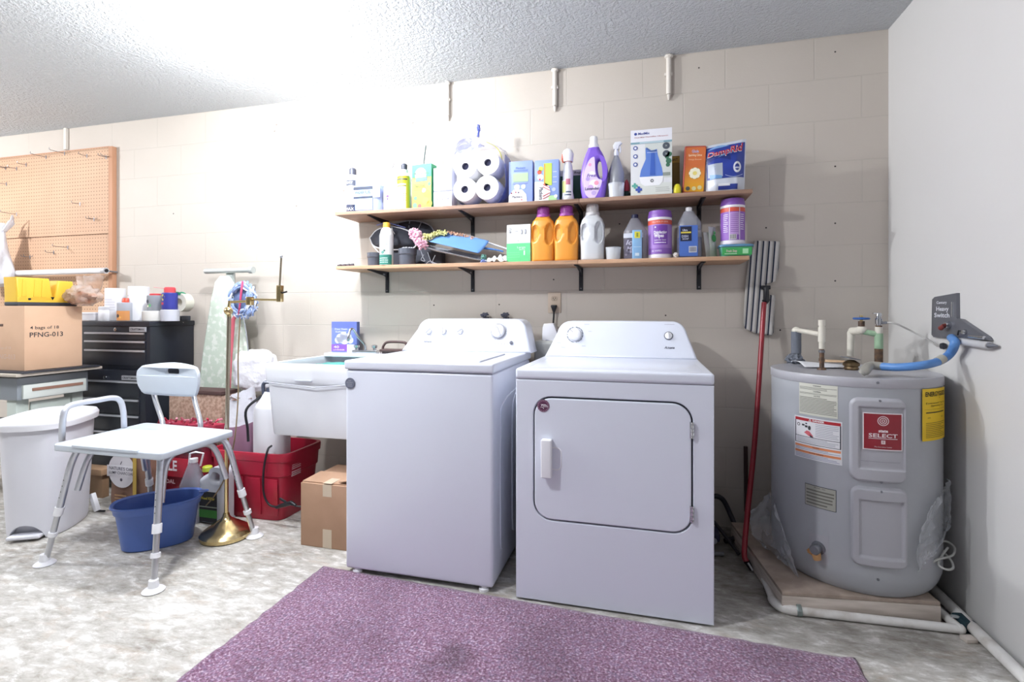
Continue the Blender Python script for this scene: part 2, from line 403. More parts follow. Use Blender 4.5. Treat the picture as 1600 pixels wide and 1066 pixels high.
# ================================================================== RUG
m_rug, nt, b, N_, L_ = nodes('purple_carpet')
tc = N_('ShaderNodeTexCoord')
f1 = ramp(nse(130, 5).outputs['Fac'], [(0.32, '2E1A30'), (0.43, '6A4660'), (0.50, '845C78'), (0.58, '9C8098'), (0.68, 'DCCBD8')])
f2 = ramp(nse(75, 4).outputs['Fac'], [(0.38, '74455F'), (0.5, '855F7A'), (0.62, '887C9A')])
f3 = ramp(nse(1.8, 4).outputs['Fac'], [(0.34, 'B0A8B0'), (0.48, 'FFFFFF')])
gp = N_('ShaderNodeVectorMath'); gp.operation = 'DISTANCE'; gp.inputs[1].default_value = tuple(aZ(700, 1035, 0.01)); L_(tc.outputs['Object'], gp.inputs[0])
ga = N_('ShaderNodeMath'); ga.operation = 'MULTIPLY_ADD'; ga.inputs[1].default_value = 0.25; L_(nse(9, 4).outputs['Fac'], ga.inputs[0]); L_(gp.outputs['Value'], ga.inputs[2])
st = ramp(ga.outputs[0], [(0.13, '8C868C'), (0.24, 'FFFFFF')])
cc = mix(0.35, f1.outputs['Color'], f2.outputs['Color']); cc = mix(0.6, cc, f3.outputs['Color'], 'MULTIPLY'); cc = mix(0.7, cc, st.outputs['Color'], 'MULTIPLY')
L_(cc, b.inputs['Base Color']); b.inputs['Roughness'].default_value = 0.95; b.inputs['Sheen Weight'].default_value = 0.3
bp = N_('ShaderNodeBump'); bp.inputs['Strength'].default_value = 0.9; bp.inputs['Distance'].default_value = 0.006; L_(nse(130, 4).outputs['Fac'], bp.inputs['Height']); L_(bp.outputs['Normal'], b.inputs['Normal'])
TLc = aZ(505, 886, 0); TRc = aZ(1336, 1033, 0); 
def rugfn(u, v):
    top = TLc.lerp(TRc, u); x = top.x+0.004*noise.noise(Vector((v*40, 0, 0)))+(-.004 if u < .5 else .004)*0; y = top.y+(-3.1-top.y)*v
    ex = min(u, 1-u)*2.0; ez = min(v*2, 1)
    y += 0.004*noise.noise(Vector((u*45, 3, 0)))*(1-v); x += 0.006*noise.noise(Vector((v*60, 9, 0)))
    z = 0.004+0.005*min(1, ex*60)*min(1, ez*60)
    d = (Vector((x, y))-Vector((TLc.x+.02, -1.50))); z += 0.013*math.exp(-(d.x/.02)**2-(d.y/.07)**2)     # the rucked edge
    d = (Vector((x, y))-Vector((TRc.x, TRc.y))); z += 0.006*math.exp(-(d.length/.03)**2)
    return Vector((x, y, z))
mb = MB(); mb.surf(rugfn, 220, 200, m_rug)
rug = mb.build('carpet', origin=O0); md = rug.modifiers.new('thickness', 'SOLIDIFY'); md.thickness = 0.004; md.offset = -1
tag(rug, 'worn purple carpet remnant on the concrete in front of the machines', 'rug')

# ================================================================== WASHER
m_seam = M('A9A9B4', 0.5); m_grey = M('8E8F9A', 0.5); m_sticker = M('767A8C', 0.35, 0.3)
def console(par, x0, x1, yb, zb, zt, xt0, xt1):
    """sloping control panel: wide foot, narrower rounded top, leaning back"""
    h = zt-zb; pts = [(x0, 0)]
    n = 10; r = .055
    cx, cz = xt0+r, h-r-.008
    for i in range(n+1):
        a = math.radians(168-78*i/n); pts.append((cx+r*math.cos(a), cz+r*math.sin(a)+.001*i))
    pts.append(((xt0+xt1)/2, h+.004))
    cx = xt1-r
    for i in range(n+1):
        a = math.radians(90-78*i/n); pts.append((cx+r*math.cos(a), cz+r*math.sin(a)+.001*(n-i)))
    pts.append((x1, 0))
    pts = pts[::-1]
    lean = Vector((0, .055, h)).normalized()
    mb = MB(); mb.prism(pts, (Vector((0, yb, zb)), Vector((1, 0, 0)), lean*(Vector((0, .055, h)).length/h), Vector((0, 1, 0))), .15, WHITE, .012, 3)
    mb.build('control_console', par)
    n_ = Vector((0, -lean.z, lean.y))
    return lambda px, py, off=.002: _onplane(px, py, Vector((0, yb, zb)), n_)+n_*off, lean, n_
def _onplane(px, py, o, n):
    d = Vector(ray(px, py)); c = Vector((0, -CAMD, CAMH)); t = (o-c).dot(n)/d.dot(n); return c+d*t
def knob(par, name, c, r, h, nrm, lean, ang=20, mt=WPLAST, ring=None):
    mb = MB(); q = Vector((0, 0, 1)).rotation_difference(nrm).to_matrix().to_4x4(); mb.T = Matrix.Translation(c) @ q
    if ring: mb.lathe([(r*1.18, -.001), (r*1.18, .0012), (r*1.12, .0016), (0, .0016)], (0, 0, 0), ring, 30)
    mb.lathe([(r, .0), (r, h*.5), (r*.93, h*.8), (r*.8, h), (0, h)], (0, 0, 0), mt, 30)
    a = math.radians(ang); mb.T = mb.T @ Matrix.Rotation(a, 4, 'Z')
    mb.box(-r*.16, r*.16, -r*.92, r*.92, h*.6, h*1.5, mt, r*.08)
    mb.box(-r*.03, r*.03, r*.3, r*.9, h*1.5, h*1.5+.0005, M('7A7C88', .5))
    return mb.build(name, par)
WY = -.895; W0 = aY(538, 700, WY).x; W1 = aY(771, 700, WY).x; WD = .66
t = thing('washing_machine', 'white top-loading washing machine left of the dryer', 'washing machine', ((W0+W1)/2, WY+WD/2, 0))
wz = aY(650, 582, WY).z
MB().box(W0+.004, W1-.004, WY+.003, WY+WD, .020, wz, WHITE, .012, 3).build('cabinet', t)
MB().box(W0+.02, W1-.02, WY+.03, WY+WD-.02, .0195, .034, BLACK).box(W0+.01, W1-.01, WY+.012, WY+WD-.01, wz-.003, wz+.006, m_seam).build('base', t)
zt = aY(650, 566, WY).z
mb = MB(); mb.box(W0-.001, W1+.001, WY-.003, WY+WD+.01, wz+.004, zt, WHITE, .01, 3); mb.build('top_panel', t)
mb = MB(); mb.box(W0+.07, W1-.07, WY+.05, WY+.43, zt-.004, zt+.007, WHITE, .006, 3); mb.box(W0+.16, W1-.16, WY+.075, WY+.085, zt+.0065, zt+.0075, m_seam)
mb.build('lid', t)
on, lean, nr = console(t, aY(627, 552, -.33).x, aY(831, 552, -.33).x-.004, -.33, zt-.002, 1.058, aY(651, 500, -.30).x, aY(822, 500, -.30).x)
for i, (x, a) in enumerate([(670, -45), (693, 5), (719, -50)]): knob(t, 'knob', on(x, 517.5), .017, .014, nr, lean, a)
knob(t, 'dial', on(779, 518), .034, .016, nr, lean, 25, ring=M('9A9CA8', .5))
mb = MB()
for k in range(44):
    if k % 11 == 10: continue
    a = 2*math.pi*k/44; c0 = on(779, 518, .001); u = Vector((1, 0, 0))
    p = c0+u*math.cos(a)*.046+lean*math.sin(a)*.046; q = c0+u*math.cos(a)*.041+lean*math.sin(a)*.041; mb.cyl(p, q, .0010, m_grey, 4)
mb.text('Amana', on(668, 534, .001), .011, M('55576A', .5), v=lean, bold=.01, shear=.25)
for i in range(6): mb.T = Matrix(); p = on(768+i*5.2, 537.5, .001); mb.text('•', p, .012, m_grey, v=lean)
for x, wd in [(670, 26), (695, 22), (719, 26)]: p = on(x, 505, .001); mb.rect(p.x-.012, p.x+.012, p.z, p.z+.002, p.y-.001, M('C5C6D0', .6))
mb.build('console_markings', t)
knob(t, 'start_button', on(799, 536), .009, .006, nr, lean, 0, mt=M('6A6C7C', .4))
c0 = aY(547, 599, WY); mb = MB(); mb.shape([ell(.023, .023, 32)], (Vector((c0.x, WY-.0005, c0.z)), XZ[0], XZ[1], Vector((0, -1, 0))), .003, .001, m_sticker)
for k, s_ in enumerate(['HIGH', 'EFFICIENCY', 'WASHER', 'SAVINGS']): mb.text(s_, (c0.x, WY-.0032, c0.z+.011-.0075*k), .004, M('C6C9D6', .5))
mb.build('round_sticker', t)
for (x, y) in ((W0+.05, WY+.021), (W1-.045, WY+.021), (W0+.05, WY+WD-.06), (W1-.05, WY+WD-.06)):
    MB().lathe([(.020, 0), (.020, .010), (.012, .012), (.012, .021), (0, .021)], (x, y, 0), WPLAST).build('foot', t)
mb = MB(); sx = W1-.004
for yy in (WY+.11, WY+.30):   # pressed ribs in the cabinet side
    pts = [(sx, yy+.02, .12), (sx, yy, .18), (sx, yy, .60), (sx, yy+.05, .72), (sx, WY+WD-.08, .76)]
    mb.tube(smooth(pts, 6), .004, WHITE, 8)
mb.build('side_rib', t)

# ================================================================== DRYER
DY = -.905; D0 = aY(806, 700, DY).x; D1 = aY(1116, 700, DY).x; DD = .70; dz = aY(960, 598, DY).z
t = thing('clothes_dryer', 'white front-loading clothes dryer between the washer and the water heater', 'dryer', ((D0+D1)/2, DY+DD/2, 0))
# front panel with the door recess cut out of it
dr = [aY(833, 700, DY).x, aY(1083, 700, DY).x, aY(955, 811-18, DY).z, aY(955, 624, DY).z]
dr[3] = aY(840, 619, DY).z; dr[2] = aY(1070, 836, DY).z
cx, cz_, w_, h_ = (dr[0]+dr[1])/2, (dr[2]+dr[3])/2, dr[1]-dr[0], dr[3]-dr[2]
fo = [(D0, .008), (D1, .008), (D1, dz), (D0, dz)]
mb = MB(); mb.shape([fo, rrect(w_, h_, .07, 8, cx, cz_)], (Vector((0, DY+.009, 0)), XZ[0], XZ[1], Vector((0, -1, 0))), .018, .004, WHITE)
mb.build('front_panel', t)
MB().box(D0+.001, D1-.001, DY+.017, DY+DD, .03, dz, WHITE, .006).box(D0+.02, D1-.02, DY+.03, DY+DD-.02, .010, .034, BLACK).build('cabinet', t)
mb = MB(); mb.box(D0, D1, DY+.004, DY+.02, dz-.002, dz+.004, m_seam).build('seam', t)
zt = aY(960, 580, DY).z
mb = MB(); mb.box(D0-.001, D1+.001, DY-.004, DY+DD+.01, dz+.003, zt, WHITE, .011, 3)
mb.box(D0+.04, D1-.03, DY+.05, DY+.47, zt-.0035, zt+.0012, WHITE, .004); mb.build('top_panel', t)
mb = MB(); g = .006; mb.shape([rrect(w_-2*g, h_-2*g, .065, 8, cx, cz_)], (Vector((0, DY+.004, 0)), XZ[0], XZ[1], Vector((0, -1, 0))), .014, .005, WHITE, 3)
door = mb.build('door', t)
MB().prism(rrect(w_-.001, h_-.001, .069, 8, cx, cz_), (Vector((0, DY+.0165, 0)), XZ[0], XZ[1], Vector((0, 1, 0))), .001, M('5A5C68', .6)).build('door_gap', t)
hx0, hx1 = aY(846, 700, DY-.02).x, aY(862, 700, DY-.02).x; hz0, hz1 = aY(855, 746, DY-.02).z, aY(855, 687, DY-.02).z
mb = MB(); mb.box(hx0, hx1, DY-.034, DY-.004, hz0, hz1, WPLAST, .004, 3)
mb.shape([rrect(.05, .086, .02, 6, hx1+.010, (hz0+hz1)/2-.004), rrect(.042, .078, .017, 6, hx1+.010, (hz0+hz1)/2-.004)], (Vector((0, DY-.0035, 0)), XZ[0], XZ[1], Vector((0, -1, 0))), .003, .001, WPLAST)
mb.build('door_handle', door)
hx = cx+w_/2-.003
for zc in (aY(1082, 672, DY).z, aY(1082, 803, DY).z):
    mb = MB(); mb.cyl((hx, DY-.006, zc-.028), (hx, DY-.006, zc+.028), .006, CHROME, 12); mb.box(hx-.009, hx+.003, DY-.003, DY, zc-.028, zc+.028, CHROME, .001)
    for k in range(4): mb.lathe([(.0066, -.001), (.0066, .001)], (hx, DY-.006, zc-.02+.0133*k), STEEL, 12)
    mb.build('hinge', t)
c0 = aY(848, 634, DY); mb = MB(); y0 = DY-.0038
mb.shape([ell(.0235, .0235, 32)], (Vector((c0.x+.003, y0, c0.z)), XZ[0], XZ[1], Vector((0, -1, 0))), .002, .0005, M('6B3A5A', .4))
c0 = Vector((c0.x+.003, y0-.0016, c0.z))
mb.disc(c0, .0225, M('B79AB0', .5), 32, .0215); mb.disc(c0, .0150, M('5A2C4C', .4), 32)
for k in range(4):
    p = Vector((c0.x, c0.y-.0003, c0.z))
    for j, col in enumerate(('F2EEF4',)):
        a0 = 30+k*14; mb.disc((c0.x-.012+.0048*k, y0-.002, c0.z-.010), .017, M(col, .5), 10, .0155, a0=20, a1=80)
for a_, b_ in ((-.006, .001), (-.002, -.005), (-.008, -.005), (.001, -.009), (-.004, .004)): mb.disc((c0.x+a_, y0-.0022, c0.z+b_), .0018, M('F2EEF4', .5), 8)
for k in range(16):
    a = 2*math.pi*k/16; mb.disc((c0.x+.0185*math.cos(a), y0-.0022, c0.z+.0185*math.sin(a)), .0011, M('D9C7D6', .5), 6)
mb.build('round_sticker', t)
on, lean, nr = console(t, aY(851, 562, -.36).x, aY(1091, 564, -.36).x-.002, -.36, zt-.002, 1.050, aY(870, 505, -.33).x, aY(1074, 505, -.33).x)
knob(t, 'dial', on(898.5, 523), .031, .014, nr, lean, 48)
mb = MB(); c0 = on(898.5, 523, .001); u = Vector((1, 0, 0))
for k in range(60):
    if k in (14, 15, 16, 27, 28, 44, 45, 55, 30): continue
    a = 2*math.pi*k/60+.1; wd = .0017 if k % 4 < 3 else .0006
    p = c0+u*math.cos(a)*.0395+lean*math.sin(a)*.0395; q = c0+u*math.cos(a)*.0365+lean*math.sin(a)*.0365; mb.cyl(p, q, wd, M('4A4E5E', .5), 4)
mb.text('Amana', on(1046, 543.5, .001), .011, M('30324A', .5), v=lean, bold=.015, shear=.25)
LG = M('C9CAD4', .6)
for x, y, w2 in [(1046, 507, .045), (886, 505, .02), (917, 507, .025), (876, 518, .02), (874, 526, .018), (873, 536, .02), (880, 543, .02), (912, 541, .02), (922, 518, .015)]:
    p = on(x, y, .001); mb.rect(p.x-w2/2, p.x+w2/2, p.z-.001, p.z+.0012, p.y-.0006, LG)
mb.build('console_markings', t)
knob(t, 'start_button', on(1044.5, 525), .0165, .007, nr, lean, 0, ring=M('3C3F50', .4))
for (x, y) in ((D0+.05, DY+.05), (D1-.05, DY+.05), (D0+.05, DY+DD-.06), (D1-.05, DY+DD-.06)):
    MB().lathe([(.02, 0), (.02, .01), (.01, .012), (.01, .03), (0, .03)], (x, y, 0), BLACK).build('foot', t)
mb = MB(); mb.box(D1-.002, D1+.006, DY+.06, DY+.075, aX(1118, 815, D1).z-.02, aX(1118, 815, D1).z+.02, WPLAST, .003); mb.build('side_clip', t)

# ================================================================== WATER HEATER
HC = Vector((.803, -.44, 0)); HR = .288; PZ = .08; HT = .862
m_tank = mat('grey_tank_enamel', 'A6A9AF', 0.33, var=(2.2, 'AFB2B8', 0.3, 0.7)); m_tank2 = mat('grey_cover_enamel', 'AEAEB5', 0.35)
def cyl(x, y, R=HR):
    a, b, d = ray(x, y); ox, oy = -HC.x, -CAMD-HC.y
    A = a*a+b*b; B = 2*(a*ox+b*oy); C = ox*ox+oy*oy-R*R; dd = max(B*B-4*A*C, 0); t = (-B-math.sqrt(dd))/(2*A)
    X, Y = ox+a*t, oy+b*t
    return math.atan2(Y, X)*HR, CAMH+d*t         # arc length, height
def wrap(off):
    return lambda s_, z, y: Vector((HC.x+(HR+off+(-y))*math.cos(s_/HR), HC.y+(HR+off+(-y))*math.sin(s_/HR), z))
t = thing('water_heater', 'short grey electric water heater on a plywood stand', 'water heater', (HC.x, HC.y, PZ))
mb = MB(); mb.lathe([(HR-.03, PZ+.002), (HR-.022, PZ+.012), (HR-.012, PZ+.03), (HR-.002, PZ+.06), (HR, PZ+.085), (HR, HT-.033)], (HC.x, HC.y, 0), m_tank, 72); mb.build('tank', t)
mb = MB(); mb.lathe([(HR+.0015, HT-.034), (HR+.003, HT-.032), (HR+.003, HT-.004), (HR+.001, HT), (HR-.01, HT+.001), (HR-.02, HT-.003), (0, HT-.003)], (HC.x, HC.y, 0), m_tank2, 72)
mb.build('top_cap', t)
def cover(name, x0, x1, y0, y1, rec):
    s0, z1 = cyl(x0, y0); s1, z0 = cyl(x1, y1); sm, zm = (s0+s1)/2, (z0+z1)/2; W, H = abs(s1-s0), abs(z1-z0); wr = wrap(0)
    def ht(a, b):
        r_ = .03; dx = max(abs(a)-(W/2-r_), 0); dy = max(abs(b)-(H/2-r_), 0); d = r_-math.hypot(dx, dy)
        k = min(max(d/.010, 0), 1); k = k*k*(3-2*k); h = .016*k
        for (ra, rb, rw, rh) in rec:   # recess centre (fractions), half sizes
            e = min(rw*W/2-abs(a-ra*W/2), rh*H/2-abs(b-rb*H/2)); q = min(max(e/.004, 0), 1); h -= .0085*q
        return h
    def fn(u, v):
        a, b = (u-.5)*W*1.0, (v-.5)*H; return wr(sm+a, zm+b, -ht(a, b)+.0015)
    mb = MB(); mb.surf(fn, 56, 84, m_tank2)
    o = mb.build(name, t, 60)
    return o, sm, zm, W, H
c1, s1, z1, W_, H_ = cover('upper_access_panel', 1326, 1415, 619, 757, [(.1, .05, .78, .74)])
c2, s2, z2, W2, H2 = cover('lower_access_panel', 1328, 1417, 756, 891, [(.05, -.03, .76, .72)])
def screw(px, py, par, off=.0):
    s_, z = cyl(px, py); w = wrap(off); p = w(s_, z, 0); n = Vector((math.cos(s_/HR), math.sin(s_/HR), 0))
    mb = MB(); mb.T = Matrix.Translation(p) @ Vector((0, 0, 1)).rotation_difference(n).to_matrix().to_4x4()
    mb.lathe([(.0045, -.002), (.0045, .002), (.003, .003), (0, .003)], O0, STEEL, 10); mb.build('screw', par)
screw(1371, 598, t, .004); screw(1373, 626, c1, .012); screw(1375, 752, c1, .012); screw(1375, 767, c2, .012); screw(1372, 906, t)
mb = MB(); w = wrap(.0008)
for zz in (z1-H_*.24,):
    mb.rect(s1-W_*.30, s1+W_*.36, zz-.002, zz-.0005, -.0092, M('8E8E96', .5), warp=w, nu=8)
mb.build('panel_crease', c1)
def label(name, x0, x1, y0, y1, col, par=None, off=.0008, slant=0.0):
    s0, zt_ = cyl(x0, y0); s1_, _ = cyl(x1, y0); _, zb_ = cyl((x0+x1)/2, y1); _, zt_ = cyl((x0+x1)/2, y0)
    mb = MB(); w = wrap(off); mb.rect(s0, s1_, zb_, zt_, 0, M(col, .5), warp=w, nu=14); return mb, w, s0, s1_, zb_, zt_
DK = M('3A3A40', .6)
mb, w, a0, a1, b0, b1 = label('instruction_label', 1249, 1309, 601, 651, 'CFCFC4')
for k, (f0, f1, n) in enumerate([(.80, .90, 3), (.66, .72, 2), (.06, .58, 11)]): mb.lines(a0, a1, b0+(b1-b0)*f0, b0+(b1-b0)*f1, -.0006, n, M('77786F', .7), warp=w, fill=.4, seed=k, nu=6)
for f, s_ in ((.94, 'WARNING'), (.76, 'CAUTION'), (.62, 'NOTICE')): mb.text(s_, ((a0+a1)/2, -.0006, b0+(b1-b0)*f), .0042, DK, warp=w, bold=.02)
mb.build('instruction_label', t)
mb, w, a0, a1, b0, b1 = label('danger_label', 1242, 1316, 655, 721, 'DCDCE0'); H = b1-b0; Wd = a1-a0
mb.rect(a0+.004, a1-.004, b0+H*.90, b0+H*.97, -.0006, M('A8242E', .5), warp=w, nu=10); mb.text('⚠ DANGER', ((a0+a1)/2, -.001, b0+H*.935), .007, M('EFEFEF', .5), warp=w, bold=.03)
fr = M('2F3340', .6)
for (p, q, r_, s_) in ((.02, .04, .36, .90), (.96, .98, .36, .90)): mb.rect(a0+Wd*p, a0+Wd*q, b0+H*r_, b0+H*s_, -.0007, fr, warp=w, nu=2)
for z_ in (.36, .52): mb.rect(a0+Wd*.02, a0+Wd*.98, b0+H*z_, b0+H*(z_+.012), -.0007, fr, warp=w, nu=10)
mb.lines(a0+Wd*.48, a0+Wd*.95, b0+H*.56, b0+H*.88, -.0007, 8, M('9A9AA6', .6), warp=w, fill=.3, seed=4); mb.lines(a0+Wd*.05, a0+Wd*.95, b0+H*.39, b0+H*.51, -.0007, 4, M('8A8A96', .6), warp=w, fill=.3, seed=5)
# tap and scalded hand drawing
mb.disc((a0+Wd*.11, -.0008, b0+H*.80), .0062, DK, 12, .004, warp=w)
for k in range(3): mb.rect(a0+Wd*(.19+.07*k), a0+Wd*(.25+.07*k), b0+H*(.78-.03*k), b0+H*(.82-.02*k), -.0008, DK, warp=w)
mb.rect(a0+Wd*.34, a0+Wd*.38, b0+H*.70, b0+H*.80, -.0008, DK, warp=w); mb.rect(a0+Wd*.27, a0+Wd*.31, b0+H*.83, b0+H*.86, -.0008, DK, warp=w)
vs = [w(a0+Wd*x_, b0+H*z_, -.0009) for x_, z_ in ((.24, .62), (.30, .68), (.36, .67), (.44, .57), (.42, .53), (.34, .56), (.28, .60))]; mb.add(vs, [tuple(range(7))], M('C8606A', .6))
vs = [w(a0+Wd*x_, b0+H*z_, -.0010) for x_, z_ in ((.36, .60), (.42, .56), (.46, .535), (.38, .535))]; mb.add(vs, [tuple(range(4))], fr)
for f in (.27, .13): mb.rect(a0+.004, a1-.004, b0+H*f, b0+H*(f+.055), -.0007, M('D98A60', .5), warp=w, nu=10); mb.text('CAUTION  WARNING'[:8 if f > .2 else 16], ((a0+a1)/2, -.0011, b0+H*(f+.027)), .0036, DK, warp=w, bold=.02)
mb.lines(a0+.003, a1-.003, b0+H*.20, b0+H*.27, -.0007, 2, M('8E94B0', .6), warp=w, fill=.35, seed=6); mb.lines(a0+.003, a1-.003, b0+H*.02, b0+H*.12, -.0007, 3, M('8E94B0', .6), warp=w, fill=.35, seed=8)
mb.build('danger_label', t)
mb, w, a0, a1, b0, b1 = label('brand_label', 1347, 1407, 645, 703, 'EFE9EC', off=.0102); H = b1-b0; Wd = a1-a0; cxm = (a0+a1)/2
mb.rect(a0+.0035, a1-.0035, b0+.0035, b1-.0035, -.0006, M('8E1E2C', .4), warp=w, nu=10)
for r_ in (.017, .0112, .0055): mb.disc((cxm, -.0012, b0+H*.79), r_, M('E9D6D8', .4), 30, r_-.0026, warp=w)
mb.text('state', (cxm, -.0012, b0+H*.52), .010, M('F0E4E6', .4), warp=w, bold=.04); mb.text('SELECT', (cxm, -.0012, b0+H*.39), .013, M('F0E4E6', .4), warp=w, w=Wd*.72, bold=.02)
mb.rect(a0+Wd*.14, a1-Wd*.14, b0+H*.305, b0+H*.32, -.0012, M('F0E4E6', .4), warp=w, nu=8)
mb.rect(cxm-.006, cxm+.006, b0+H*.17, b0+H*.27, -.0012, M('E9D6D8', .4), warp=w); mb.text('E', (cxm, -.0016, b0+H*.22), .007, M('8E1E2C', .4), warp=w)
mb.text('The Innovation Leader', (cxm, -.0012, b0+H*.09), .004, M('E9D6D8', .4), warp=w); mb.build('brand_label', c1)
mb, w, a0, a1, b0, b1 = label('energy_label', 1439, 1473, 607, 688, 'E6C01A', off=.0048); H = b1-b0; Wd = a1-a0; cxm = (a0+a1)/2; K = M('1C1A14', .6)
mb.text('ENERGYGUIDE', (cxm+.002, -.0008, b0+H*.89), .016, K, warp=w, w=Wd*.86, bold=.02); mb.disc((cxm+Wd*.1, -.0009, b0+H*.82), .003, K, 3, warp=w)
mb.text('Estimated Yearly', (cxm, -.0008, b0+H*.72), .006, K, warp=w, w=Wd*.8); mb.text('Operating Cost', (cxm+.004, -.0008, b0+H*.67), .006, K, warp=w, w=Wd*.55)
mb.rect(a0+Wd*.1, a1-Wd*.15, b0+H*.53, b0+H*.55, -.0008, K, warp=w, nu=8); mb.rect(a0+Wd*.06, a1-Wd*.08, b0+H*.60, b0+H*.603, -.0008, K, warp=w, nu=8)
mb.lines(a0+Wd*.08, a1-Wd*.1, b0+H*.05, b0+H*.36, -.0008, 9, M('8A7318', .6), warp=w, fill=.35, seed=3); mb.text('4,622', (cxm+Wd*.25, -.0008, b0+H*.44), .006, K, warp=w); mb.text('kWh', (cxm-Wd*.3, -.0008, b0+H*.44), .005, K, warp=w); mb.build('energy_label', t)
mb, w, a0, a1, b0, b1 = label('rating_plate', 1258, 1307, 761, 795, '3A3E48'); H = b1-b0; Wd = a1-a0
mb.rect(a0+.002, a1-.002, b0+.002, b1-.002, -.0006, M('A5A59B', .5), warp=w, nu=8); mb.lines(a0+.004, a1-.004, b0+.006, b1-.014, -.0009, 5, M('6E6E66', .6), warp=w, fill=.45, seed=9); mb.text('MODEL  NO.', ((a0+a1)/2, -.0009, b1-.008), .005, DK, warp=w); mb.build('rating_plate', t)
# drain valve
s_, z_ = cyl(1279, 856); p = wrap(0)(s_, z_, 0); n = Vector((math.cos(s_/HR), math.sin(s_/HR), 0))
w = wrap(.001); mb = MB(); mb.rect(s_-.034, s_+.034, z_-.055, z_+.05, 0, m_tank2, warp=w, nu=8); mb.build('drain_cover', t)
mb = MB(); mb.T = Matrix.Translation(p) @ Vector((0, 0, 1)).rotation_difference(n).to_matrix().to_4x4()
mb.lathe([(.024, .0), (.024, .004), (.015, .006), (.013, .022), (.018, .024), (.018, .034), (.015, .038), (0, .038)], O0, STEEL, 20)
mb.T = Matrix(); q = p+n*.02+Vector((0, 0, -.012)); mb.tube([q+Vector((0, 0, .012)), q+Vector((0, 0, -.008)), q+Vector((.004, -.004, -.026))], [.013, .016, .013], M('B58A5C', .5), 14); mb.blob(p+n*.01+Vector((-.02, -.004, -.012)), (.014, .01, .011), M('B9895A', .7), .2, 3)
mb.build('drain_valve', t)
mb = MB(); s_, z_ = cyl(1446, 870); w = wrap(.001); mb.rect(s_-.03, s_+.03, z_-.045, z_+.05, -.001, m_tank2, warp=w, nu=6); mb.build('side_cover', t)

# top fittings: two water lines, hose, papers
m_cpvc = M('DDD8CC', .45); m_green = M('9FBE9E', .5); m_rusty = mat('rusty_nipple', '5A4C44', .6, .5, var=(60, '8A6A50', .4, .7)); m_grind = mat('grey_insulation', '6E737E', .8, bump=(40, .4, .01))
hp = aZ(1284, 578, HT-.003); t = thing('hot_water_line', 'white riser with dark steel nipple and grey insulated elbow behind, left end of the heater top', 'pipe', hp)
def z_at(p, y): return aY(1284, y, p.y).z
zj = z_at(hp, 545); zt_ = z_at(hp, 500)
MB().lathe([(.018, 0), (.014, .008), (.009, .010), (.009, zj-HT), (0, zj-HT)], hp, m_rusty, 16).lathe([(.0115, 0), (.0115, .012)], (hp.x, hp.y, hp.z+.035), m_rusty, 6).lathe([(.0115, -.004), (.0115, .006)], (hp.x, hp.y, zj-.012), STEEL, 12).build('steel_nipple', t)
el = aY(1244, 517, -.20); 
MB().cyl((hp.x, hp.y, zj), (hp.x, hp.y, zt_), .0105, m_cpvc).lathe([(.013, -.012), (.013, .012)], (hp.x, hp.y, zt_-.012), m_cpvc).lathe([(.0135, -.03), (.0135, .03)], (hp.x, hp.y, z_at(hp, 523)), m_cpvc).cyl((hp.x, hp.y, z_at(hp, 523)), (el.x, -.20, el.z+.004), .0105, m_cpvc).blob((el.x, -.2, el.z), .018, m_cpvc, .02).build('riser', t)
zb_ = HT+.03; MB().cyl((el.x, -.20, el.z-.004), (el.x, -.20, aY(1242, 552, -.2).z), .021, m_grind, 18).build('insulated_pipe', t)
q = aY(1241, 560, -.2); MB().blob((q.x, -.2, q.z-.004), (.034, .03, .028), m_grind, .25, 3, seed=3).cyl((q.x+.01, -.2, q.z), (q.x+.005, -.2, q.z-.08), .018, m_grind).cyl((q.x+.005, -.2, q.z-.07), (q.x+.005, -.004, q.z-.075), .018, m_grind).build('wall_elbow', t)
cp = aZ(1373, 578, HT-.003); t = thing('cold_water_line', 'pale green and white supply line with blue wheel valve on the heater top', 'pipe', cp)
Z = lambda y: aY(1373, y, cp.y).z
MB().cyl(cp, (cp.x, cp.y, Z(566)), .011, STEEL).cyl((cp.x, cp.y, Z(566)), (cp.x, cp.y, Z(545)), .015, m_rusty, 18).build('steel_nipple', t)
g = Z(517)
MB().cyl((cp.x, cp.y, Z(545)), (cp.x, cp.y, Z(521)), .0155, m_green).cyl((cp.x, cp.y, Z(521)), (cp.x, cp.y, Z(511)), .0135, m_cpvc).build('green_riser', t)
vj = aY(1346, 517, -.36); wj = aY(1330, 519, -.30)
MB().cyl((cp.x, cp.y, Z(523)), (vj.x, vj.y, vj.z-.002), .0115, m_green).build('green_arm', t)
dn = aY(1329, 556, -.30)
MB().cyl((vj.x, vj.y, vj.z), (wj.x+.002, wj.y, wj.z+.004), .016, m_cpvc).blob((vj.x, vj.y, vj.z+.004), (.02, .018, .018), m_cpvc, .02).tube(smooth([(wj.x+.012, wj.y-.01, wj.z+.004), (wj.x, wj.y, wj.z-.002), (wj.x-.001, wj.y, wj.z-.02), (dn.x, -.30, dn.z)], 5), .014, m_cpvc, 14).build('white_elbow', t)
MB().cyl((vj.x, vj.y, vj.z+.01), (vj.x, vj.y, vj.z+.04), .012, m_rusty).cyl((vj.x, vj.y, vj.z+.03), (vj.x, vj.y, vj.z+.065), .006, BRASS).build('valve_body', t)
mb = MB(); hc = Vector((vj.x, vj.y, aY(1344, 498, vj.y).z)); mb.T = Matrix.Translation(hc)
bl = M('2F5FA8', .4); mb.tube([(.026*math.cos(2*math.pi*k/24)*(1+.07*math.cos(10*math.pi*k/24)), .026*math.sin(2*math.pi*k/24), 0) for k in range(24)], .0045, bl, 8, closed=True)
